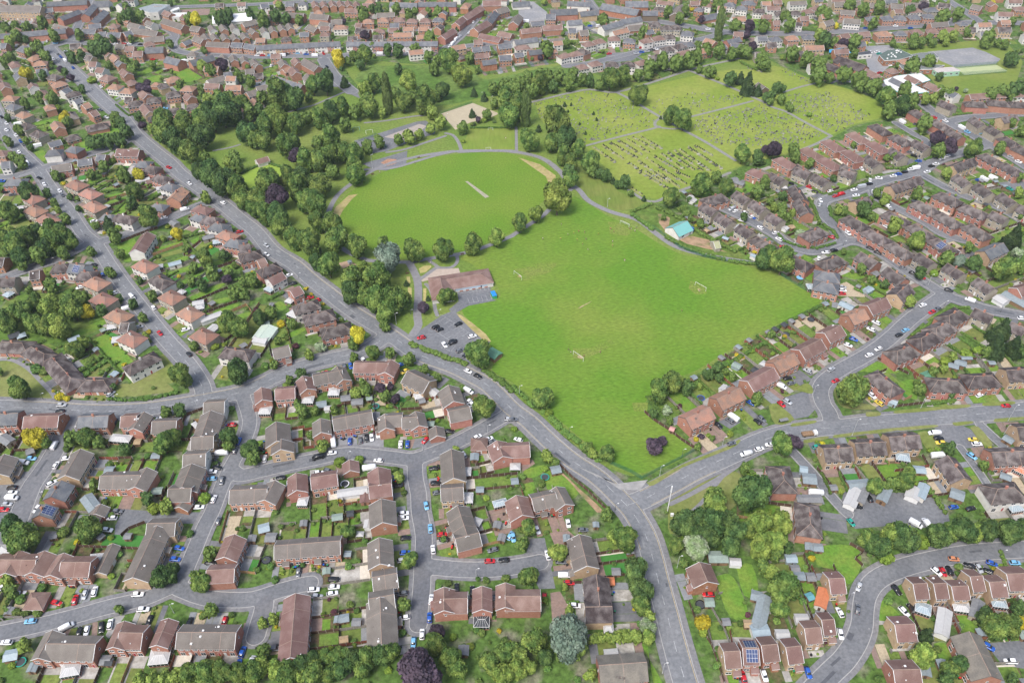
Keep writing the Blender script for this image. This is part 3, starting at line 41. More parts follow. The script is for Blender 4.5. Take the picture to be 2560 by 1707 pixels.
CAR="""-1604,1951,1,w,;-1602,1895,-7,w,;-1901,1902,-10,v,;-1292,1806,-12,b,;-1292,1757,-7,b,;-1384,1609,3,w,;-1343,1547,2,w,;-1579,1612,94,v,;-1548,1623,98,w,;-1606,1590,99,r,;-1669,1579,-16,r,;-1732,1507,5,c,;-1591,1482,36,w,V;-1541,1464,103,k,;-1516,1468,98,w,;-1469,1480,107,k,;-1442,1491,102,w,;-1307,1505,84,k,;-1161,1494,88,k,;-1037,1496,86,r,;-1779,1427,-1,w,;-1174,1931,90,g,;-1153,1740,-4,k,;-945,1381,84,b,;-947,1336,89,b,;-903,1341,83,w,V;-1898,1645,42,w,;-1820,1619,11,w,;-1596,1977,-1,k,;-811,1692,92,g,;-674,1660,1,k,;-668,1628,5,w,;-670,1601,13,w,;-741,1617,5,w,;-724,1591,-6,v,;-423,1838,5,k,;-419,1771,5,b,;-426,1738,11,v,;-442,1954,9,w,;-440,1932,5,w,;-330,1879,-82,c,;-282,1852,5,r,;-273,1829,-4,k,;-313,1783,-82,w,;-84,1778,17,g,;-95,1728,3,r,;-42,1732,3,k,;-413,1597,10,g,;-306,1571,87,w,;-215,1616,-85,k,;-158,1602,-87,k,;-78,1564,-88,g,;-397,1501,10,w,;-307,1499,92,b,;-329,1436,92,w,;-357,1406,90,c,;-834,1391,5,g,;-17,1841,64,c,;211,1896,-85,w,;267,1864,1,g,;88,1867,-70,w,;-6,1834,-82,c,;125,1750,-79,w,;173,1721,-4,g,;184,1662,-1,w,V;198,1632,-1,r,;104,1571,86,r,;214,1539,-4,w,;138,1447,-84,w,;701,1575,-1,r,;758,1268,-88,r,;829,1272,-84,w,;1320,1882,-70,e,;1650,1710,-7,o,;1562,1657,-58,w,;1586,1655,-85,r,;1612,1660,-91,k,;1694,1679,-28,k,;1725,1669,-81,v,;1782,1688,-28,b,;1869,1690,-1,c,;1756,1654,-36,k,;1256,1600,56,v,;1221,1509,67,g,;1154,1498,-81,w,;1387,1584,-70,k,;1382,1498,-62,w,;1130,1416,-94,w,;977,1279,-84,b,;1671,1309,-4,w,;1620,1363,-41,b,;1414,1510,-70,k,;1612,1871,-80,w,V;1568,1869,-44,w,V;-2069,2587,3,v,;-2059,2548,3,k,;-1997,2341,89,w,V;-1943,2228,88,w,;-1915,2267,10,w,;-2066,2269,-5,c,;-2090,2246,-10,w,V;-2077,2112,2,k,;-2063,2085,3,w,;-2050,2056,-1,w,V;-2058,2027,-1,v,;-2059,2000,-1,r,;-1921,2131,46,w,;-1924,2003,76,w,;-1786,2478,96,k,;-1791,2427,76,r,;-1585,2492,-1,w,;-1508,2491,13,k,;-1254,2448,3,r,;-1257,2403,16,r,;-1199,2351,84,b,;-1202,2299,89,g,;-1253,2282,3,w,C;-1265,2236,-41,k,;-1252,2203,-7,k,;-1268,2183,-1,w,;-1259,2144,3,c,;-1214,2133,93,g,;-1222,2039,84,w,;-1271,1999,5,w,;-1584,2925,-50,k,;-1868,2655,57,v,;-2008,2678,6,c,;-1595,1985,-1,g,;-1120,2639,-71,k,;-1013,2691,-72,k,;-891,2779,6,r,;-777,2823,-74,b,;-807,2822,-68,g,;-719,2862,-55,w,;-536,2828,28,b,;-513,2779,42,y,;-397,2745,-34,g,;-211,2775,-34,w,;-163,2739,-34,k,;-204,2639,-39,w,V;-204,2571,50,w,;-191,2552,50,w,;-17,2458,-8,v,;-281,2391,-5,k,;-383,2341,55,r,;-489,2320,92,w,;-459,2320,94,b,;-594,2380,-76,w,;-619,2362,-79,w,;-641,2358,-81,k,;-667,2347,-75,g,;-712,2341,97,b,;-783,2336,-77,w,C;-779,2276,10,w,;-834,2252,19,k,V;-655,2246,-7,g,;-574,2230,-7,w,;-1062,2249,95,w,;-1095,2303,-1,k,;-972,2144,3,k,;-778,2177,-19,g,;-818,2169,12,w,;-853,2129,99,k,;-932,2111,100,w,;-607,2187,9,w,C;-477,2095,9,k,;-336,2183,2,k,;-323,2104,2,k,;-313,2055,12,g,;-354,1990,-76,c,;-212,2256,-65,v,;-158,2355,37,w,;-108,2343,31,w,;-94,2324,37,g,;-334,2968,-63,w,;-297,2981,29,k,;-255,2922,28,g,;-226,2890,41,k,;22,2337,-27,w,;-1,2456,-1,g,;940,2297,17,g,;1052,2264,17,w,;989,2237,14,w,V;906,2404,-54,k,;962,2433,-51,g,;981,2448,-51,w,C;1083,2424,-58,k,;1105,2441,-58,g,;1081,2539,-45,b,;1725,2849,24,w,;1785,2893,26,w,;1510,2753,33,v,;1507,2675,23,r,;1217,2529,-60,r,;1248,2545,-47,v,;1246,2642,-40,w,V;1298,2663,18,g,;1289,2696,12,k,;1398,2746,-41,v,;1647,2924,-35,w,;1643,2576,-61,w,;1665,2588,-57,k,;1658,2527,-57,y,;2219,2499,-1,r,;2131,2568,26,w,;1301,2273,17,e,;1832,2340,-1,w,V;1840,2311,-5,k,;1838,2285,-5,y,;1984,2301,-8,y,;1989,2276,-1,w,;1937,2208,-57,c,;1369,1957,-5,k,;1431,1997,-83,k,;1223,2025,-7,w,C;1750,1948,8,b,;1814,1939,15,k,;1793,2212,5,w,C;1105,2288,-1,w,;-3079,4672,-34,k,;-3011,4590,-54,w,;-2876,4505,-52,w,;-2835,4451,-52,g,;-3151,4668,66,k,;-2067,4574,-45,w,;-1786,4334,-36,w,;-2001,4258,29,w,V;-2101,4168,23,w,;-2516,4141,14,w,;-2258,4090,-57,c,;-2022,3386,-46,w,V;-1878,3293,-53,w,;-1779,3086,-49,r,;-1657,3112,24,w,;-1602,3032,-40,w,;-2338,3479,27,w,;-2137,3422,36,w,;-2016,3290,25,w,V;-1901,3140,25,v,;-2342,3689,-22,k,;-2320,3639,-43,o,;-2263,3592,7,b,;-2004,3560,46,w,;-3242,4515,9,r,;-3212,4498,25,k,;-3159,4466,25,g,;-2746,4461,20,k,;-2732,4428,20,k,;-2831,4087,19,k,;-2891,4348,31,r,;-1602,4003,27,r,;-2088,4269,-30,k,;-3307,4640,-2,b,;-1412,3857,-45,v,;-1391,3764,-35,w,;-1221,3564,34,w,;-1185,3487,16,k,;-1028,3337,24,r,;-1070,3362,15,r,;-874,3174,7,v,;-386,3105,36,k,;-364,3084,29,k,;-272,3125,32,k,;-453,3024,14,r,;-198,3029,21,w,;-292,2994,21,k,;1347,4176,35,v,V;1366,4157,40,w,;1419,4137,29,w,;1451,4089,23,w,;1471,4076,23,b,;1378,4049,-30,w,;1470,3970,-62,w,;1892,4423,-43,r,;1908,4367,-43,k,;1984,4380,-22,r,;2007,4367,8,w,;2020,4310,23,r,;2064,4332,23,r,V;2159,4382,13,w,;2218,4417,16,v,V;2279,4450,16,k,;2299,4496,69,w,;2364,4523,-12,w,;2465,4546,13,w,;2506,4568,13,b,;2557,4594,13,k,;2149,4314,8,w,;2269,4356,-107,w,;1913,4263,-90,w,;1893,4212,59,v,;2273,4275,-44,k,;2295,4183,-61,w,V;2421,4149,22,r,;2479,4062,18,b,;2209,3963,-60,w,;2547,3945,15,k,;1963,3897,-65,w,;1854,3862,-31,r,;1532,3959,-55,b,;1547,3913,15,w,;1548,3848,-55,w,;1552,3771,-29,r,;1546,3730,15,w,;1774,3706,-1,w,;1829,3726,12,k,;1721,3655,71,w,;2039,3745,-40,k,;2066,3699,-40,k,;2154,3553,-44,g,;2187,3502,-40,k,;2220,3464,-40,r,;2176,3623,20,w,;2318,3347,-30,k,;2392,3260,-39,w,V;2133,3226,24,w,;2156,3167,26,r,;2193,3192,19,g,;1969,3029,24,c,;1923,2994,26,k,;1768,3388,-6,v,;1760,3361,-6,w,;1748,3332,-6,r,;1843,3091,-45,w,;1799,3039,-45,w,;2589,3110,-1,w,;3129,4369,-59,e,;3021,4487,-68,w,V;3086,4503,-59,w,V;2983,4474,-58,b,;1688,2966,-35,b,;2700,4590,16,w,;1785,4470,-22,k,;-3669,5477,-45,w,;-3620,5372,-42,w,;-3509,5281,-45,w,;-3436,5191,-50,b,;-3394,5142,-50,g,;-3376,5035,-50,w,;-3243,4867,-50,w,V;-3756,5586,-50,k,;-3577,5463,23,w,V;-3716,6634,-52,w,V;-3831,6671,-46,w,;-3791,6663,-49,v,;-3833,6775,-49,g,;-3790,6721,-49,b,;-3590,6485,-52,b,;-3427,7005,-2,w,;-3353,6998,-2,r,;-3304,7001,-2,w,;-3201,6979,-2,k,;-3966,7038,-2,c,;-4064,7087,110,w,;-3800,6841,56,v,;-2579,5690,10,c,;-2470,5806,23,k,;-2702,5681,-53,k,;-2136,6096,11,k,;-2985,6639,11,r,;-2934,6679,11,w,;-2698,6591,11,w,V;-2268,4790,-32,r,;-2940,4938,21,k,;-3213,6103,-52,w,;-3285,5123,22,w,V;-2969,5553,-33,w,;-3063,5683,-33,g,;-4021,7874,108,b,;-3980,7652,105,w,;-2074,6696,-2,r,;-2008,6688,-2,c,;-1959,6689,-2,r,;-1900,6684,-2,w,V;-1871,6717,-2,k,;-1828,6734,-2,w,;-1786,6733,-2,c,;-1707,6706,-2,b,;-1627,6674,-2,w,V;-1561,6713,-64,r,;-1539,6772,-2,w,;-1497,6770,-2,v,;-2120,6697,-2,w,;-1082,6692,-2,w,V;-1341,6784,-2,k,;-845,6699,-2,w,;-1953,6477,89,w,;-1487,6434,-64,k,;-477,6894,68,w,V;-451,6993,68,w,V;-421,7067,68,w,;-498,6843,68,w,;-339,7155,67,w,;-310,7410,75,w,;-282,7484,74,v,;-242,7619,74,k,;-1913,7444,12,w,;-118,6673,42,w,;-257,6561,23,k,;-359,7467,25,r,;1779,7153,-2,w,;1124,6651,-2,b,;1074,6623,-2,v,;1172,6669,-2,v,;1197,6684,-2,g,;1221,6696,-2,k,;1251,6706,-2,w,;848,6626,10,r,;819,7264,23,w,V;898,6769,-83,w,V;1136,6747,-2,r,;1090,6748,-2,v,;427,7092,-2,c,;170,7407,-2,w,V;740,7273,-2,b,;1442,7698,-2,r,;3449,7169,-2,w,;3168,7126,11,b,;3258,7136,11,k,;2807,5300,-68,w,V;3120,5311,-70,w,;3187,5199,-71,w,V;3200,5137,-62,c,;3060,5365,-27,r,;2868,4766,23,w,;2917,4798,23,w,;2758,4664,13,k,;2798,4691,13,w,;2647,4641,13,w,V;2609,4628,13,w,;2295,4644,-86,w,;2699,4806,-48,k,;2688,4854,-48,g,;2700,4734,8,b,;4062,7207,-2,o,;3558,7106,10,b,;3349,4708,-50,w,;3331,4775,-51,v,;3282,5118,8,c,;3534,5457,9,b,;2654,6007,-52,w,;3023,6583,-84,w,;3077,6581,10,w,;3083,6546,10,e,;3084,6312,-55,w,;2951,6160,19,r,;2893,5267,9,g,"""
OUT="""1495,1445,42,110,-29,w,s;1633,1493,35,80,-34,g,s;1101,1545,36,80,-28,o,s;1007,1469,45,30,-1,w,s;924,1411,45,30,-1,w,s;1119,1764,26,30,-13,b,s;1151,1760,32,30,-7,b,s;1044,1638,42,30,-1,b,s;1087,1634,30,30,-1,g,s;1036,1713,40,30,-1,c,g;1060,1554,24,24,19,t,s;1039,1670,30,26,-1,g,s;1430,1296,26,30,-1,b,s;1365,1276,30,40,-12,b,s;1447,1501,50,45,-26,c,c;1583,1503,55,35,-10,w,c;1724,1518,50,35,-10,c,c;762,1722,70,45,-1,e,s;824,1702,40,28,-7,w,g;694,1537,32,30,-1,e,s;869,1560,36,36,-19,b,s;870,1492,42,140,-25,b,s;350,1628,26,26,-1,o,s;374,1668,30,25,-1,g,s;323,1350,45,26,4,w,s;323,1442,32,46,-1,w,c;849,1422,60,40,4,c,s;199,1817,20,30,-1,b,s;318,1878,18,22,-1,b,s;-981,1884,40,36,18,c,s;-944,1840,40,36,-1,g,s;-701,1931,40,26,9,e,s;-600,1850,30,26,-1,w,t;-121,1477,54,48,-1,k,c;-563,1479,30,24,-1,g,s;-608,1495,30,26,10,b,s;-574,1896,28,36,-1,w,s;-147,1900,36,40,-24,w,t;-68,1884,24,30,-13,g,s;-50,1824,24,30,-13,g,s;-635,1761,24,20,-1,b,s;-181,1368,30,34,-1,g,s;-631,1490,20,24,-1,b,s;-1507,1321,60,50,10,w,c;-1220,1361,65,55,5,w,c;-1946,1796,35,50,61,w,s;-1588,1760,50,30,5,w,c;-1734,1374,44,36,11,c,s;-1503,1855,26,22,-1,g,s;-1611,1855,26,22,58,g,s;-1795,1860,28,20,12,g,s;-1713,1946,30,20,-1,g,s;-1640,1329,26,30,-1,b,s;-1401,1351,32,30,-1,g,s;-1387,1344,24,20,-1,k,s;-1713,2364,90,40,-7,w,c;-1709,2015,45,90,44,b,s;-2212,2364,40,70,58,g,s;-1526,2263,36,26,-1,b,s;-1698,2189,36,30,-1,b,s;-1894,2777,28,30,-25,c,s;-2080,2299,30,30,30,g,s;-1461,2074,40,30,5,e,s;-1374,2241,30,20,-1,g,s;-1397,2426,20,70,45,w,c;-1327,2970,30,25,47,g,s;-2169,2888,30,24,-25,w,s;-1117,2521,52,46,-1,w,c;-936,2585,50,44,-1,w,c;-825,2634,50,46,-1,w,c;-432,2600,38,36,20,w,c;-870,2555,44,36,13,b,s;-832,2532,40,22,6,w,s;-766,2593,42,32,10,g,s;-708,2565,50,34,6,g,s;-612,2469,30,50,6,g,s;-198,2151,38,42,-1,w,c;-187,2016,40,50,-1,w,c;-166,2232,30,36,-1,b,s;-852,2011,40,44,-1,w,c;-360,2623,36,40,46,w,s;-658,2053,120,34,9,w,s;-365,2426,30,24,-1,e,s;-91,2880,65,55,-41,d,s;-139,2058,30,24,-1,b,s;-57,1988,55,32,17,c,c;-603,2023,35,45,5,r,s;175,2156,40,34,12,b,s;6,2177,45,40,-1,w,t;695,2375,20,20,-29,p,s;1067,2775,40,32,-40,e,g;1201,2783,40,40,-48,w,t;1152,2733,46,34,-47,k,s;973,2624,26,40,-45,w,s;999,2616,30,30,-46,g,s;1358,1989,44,100,-35,w,s;1399,1999,32,85,-35,g,s;1489,2002,36,80,-36,b,s;1607,2006,50,60,-33,w,s;1646,2016,36,80,-36,c,s;1404,2053,90,46,5,b,s;1211,2087,54,50,-8,b,s;1181,1986,100,34,-1,g,s;1204,2139,30,30,-15,c,g;1638,2202,54,52,-15,c,c;1681,2129,44,34,-8,c,s;2124,2768,50,36,-27,b,s;2086,2752,44,32,-26,b,s;2167,2800,50,16,-1,b,s;2275,2769,30,20,-1,b,s;1779,1997,50,50,-30,b,s;2095,2121,36,40,-41,o,c;2018,2086,40,30,-32,b,s;1939,2692,46,40,23,d,s;1716,2522,34,30,-33,c,g;2126,2288,40,34,-51,b,s;1302,2240,30,26,-1,g,s;1981,1935,54,46,10,c,c;1886,3342,32,50,-55,c,g;1598,3379,50,46,-1,c,c;2542,3243,60,60,-60,w,s;2618,3244,60,130,32,b,s;1727,3209,70,40,-45,c,s;2482,3670,54,30,26,w,s;1775,3542,40,34,21,w,c;2809,4023,50,40,31,w,c;1608,3943,30,30,39,w,s;1647,3954,30,30,28,y,s;1720,4402,40,34,-2,w,c;3121,4292,30,20,-2,g,s;1971,3487,40,40,35,g,s;1679,4186,30,30,-2,g,s;1116,4300,30,36,-40,w,s;1124,4265,36,38,-39,w,s;1423,4498,60,36,31,g,s;1455,4456,60,36,-41,g,s;1239,3847,34,20,-38,c,s;1398,3739,50,40,-29,w,t;1367,3654,24,60,43,c,s;1326,3965,24,80,-77,w,s;-1237,3057,85,100,-15,m,s;-1247,3009,70,50,-15,w,s;-1117,3214,65,65,-34,w,c;-1294,3426,50,44,-34,c,c;-1165,3320,40,40,-29,w,c;-1964,3643,50,34,17,w,c;-1763,3406,40,34,-28,w,c;-1645,3310,56,32,16,w,s;-1626,3275,40,34,16,w,c;-1544,3191,110,34,33,w,s;-1512,3105,44,46,-27,w,s;-1966,3027,54,46,15,w,c;-2032,3127,44,40,16,w,c;-2495,4279,40,46,-29,w,c;-2374,4602,86,34,25,w,s;-2308,4584,64,46,24,r,s;-2223,4496,50,40,20,w,s;-2179,4444,44,46,30,w,c;-1763,3927,64,40,28,g,s;-1698,3883,50,44,17,c,c;-1626,3811,50,60,-39,r,c;-1502,3700,50,70,-39,r,c;-2010,4085,54,40,-39,g,s;-2186,3034,54,30,34,c,s;-2499,3066,50,40,36,k,s;-2467,3068,44,40,36,c,t;-2688,3410,44,44,-30,c,c;-1878,3668,66,34,27,c,s;-1895,3392,30,50,-50,g,s;-3029,4276,60,40,20,w,s"""
PPL="""303,4032,w;187,3883,w;290,3882,y;335,3925,w;371,3939,y;401,3955,r;435,3947,k;385,3871,y;437,3874,k;413,3827,y;513,3924,y;590,3978,r;606,3947,r;588,3844,w;584,3807,y;440,3770,k;505,3747,y;636,3661,k;880,3208,r;1001,3371,k;702,3977,k;713,3979,k;744,3990,g;730,3951,w;276,2917,k;286,2900,k;429,2895,k;348,2869,r;-629,4796,k;-24,5138,k;261,4768,k;-451,3664,k;-851,4683,w"""
GRV="""573,5015,712,4782;642,5036,774,4817;701,5066,864,4837;761,5097,899,4881;814,5128,955,4910;866,5151,998,4955;911,5174,1047,4962;792,4779,870,4664;860,4807,936,4673;920,4843,1027,4659;975,4872,1112,4657;1027,4900,1156,4667;1075,4922,1213,4666;1122,4944,1267,4653;1162,4958,1317,4651;1223,4988,1400,4675;1275,5010,1371,4853;846,4665,1012,4432;885,4664,985,4527;934,4662,1024,4506;970,4661,1080,4450;1019,4660,1132,4489;1083,4658,1167,4571;774,4458,832,4370"""
GPO="""A:380:189,5698,563,5888,776,5841,910,5703,1074,5424,1026,5304,787,5194,531,5055,451,5204,258,5379;B:120:1003,5662,1363,5861,1802,5769,1784,5693,1327,5469,1132,5440;C:360:1365,5415,1929,5651,1764,4972,1697,4989,1441,5013,1291,5262;D:340:2123,5797,2447,5826,2641,5428,2270,5149,2161,5355,2075,5499;E:200:1901,5505,2007,5484,2204,5135,1998,4996,1775,5003;F:30:2171,6269,2220,6289,2371,6050,2342,6009;G:25:1860,6412,2049,6273,2063,6186,1962,6276"""
FLT="""w,O:5:2880,5915,3010,5993,3213,6038,3235,5903,3081,5819,3141,5690,3020,5671,2916,5698,2858,5797;p,E:4:3354,6148,3526,6168,3553,6098,3366,6071;d,O:4.5:3028,6421,3133,6516,3231,6536,3293,6396,3140,6318,3030,6304;g,W:4:3269,6421,3383,6462,3494,6470,3496,6367,3324,6310,3245,6336;k,W:3.5:2872,6493,2995,6536,2988,6466,2869,6443;g,O:4:3120,6225,3223,6276,3472,6202,3339,6131,3118,6139;s,W:7:-3455,7694,-3343,7818,-3179,7787,-3231,7598,-3307,7587;w,W:4:-3208,7656,-2924,7659,-2909,7572,-3092,7545;w,W:3:-3196,7773,-3126,7844,-3101,7799,-3149,7721"""
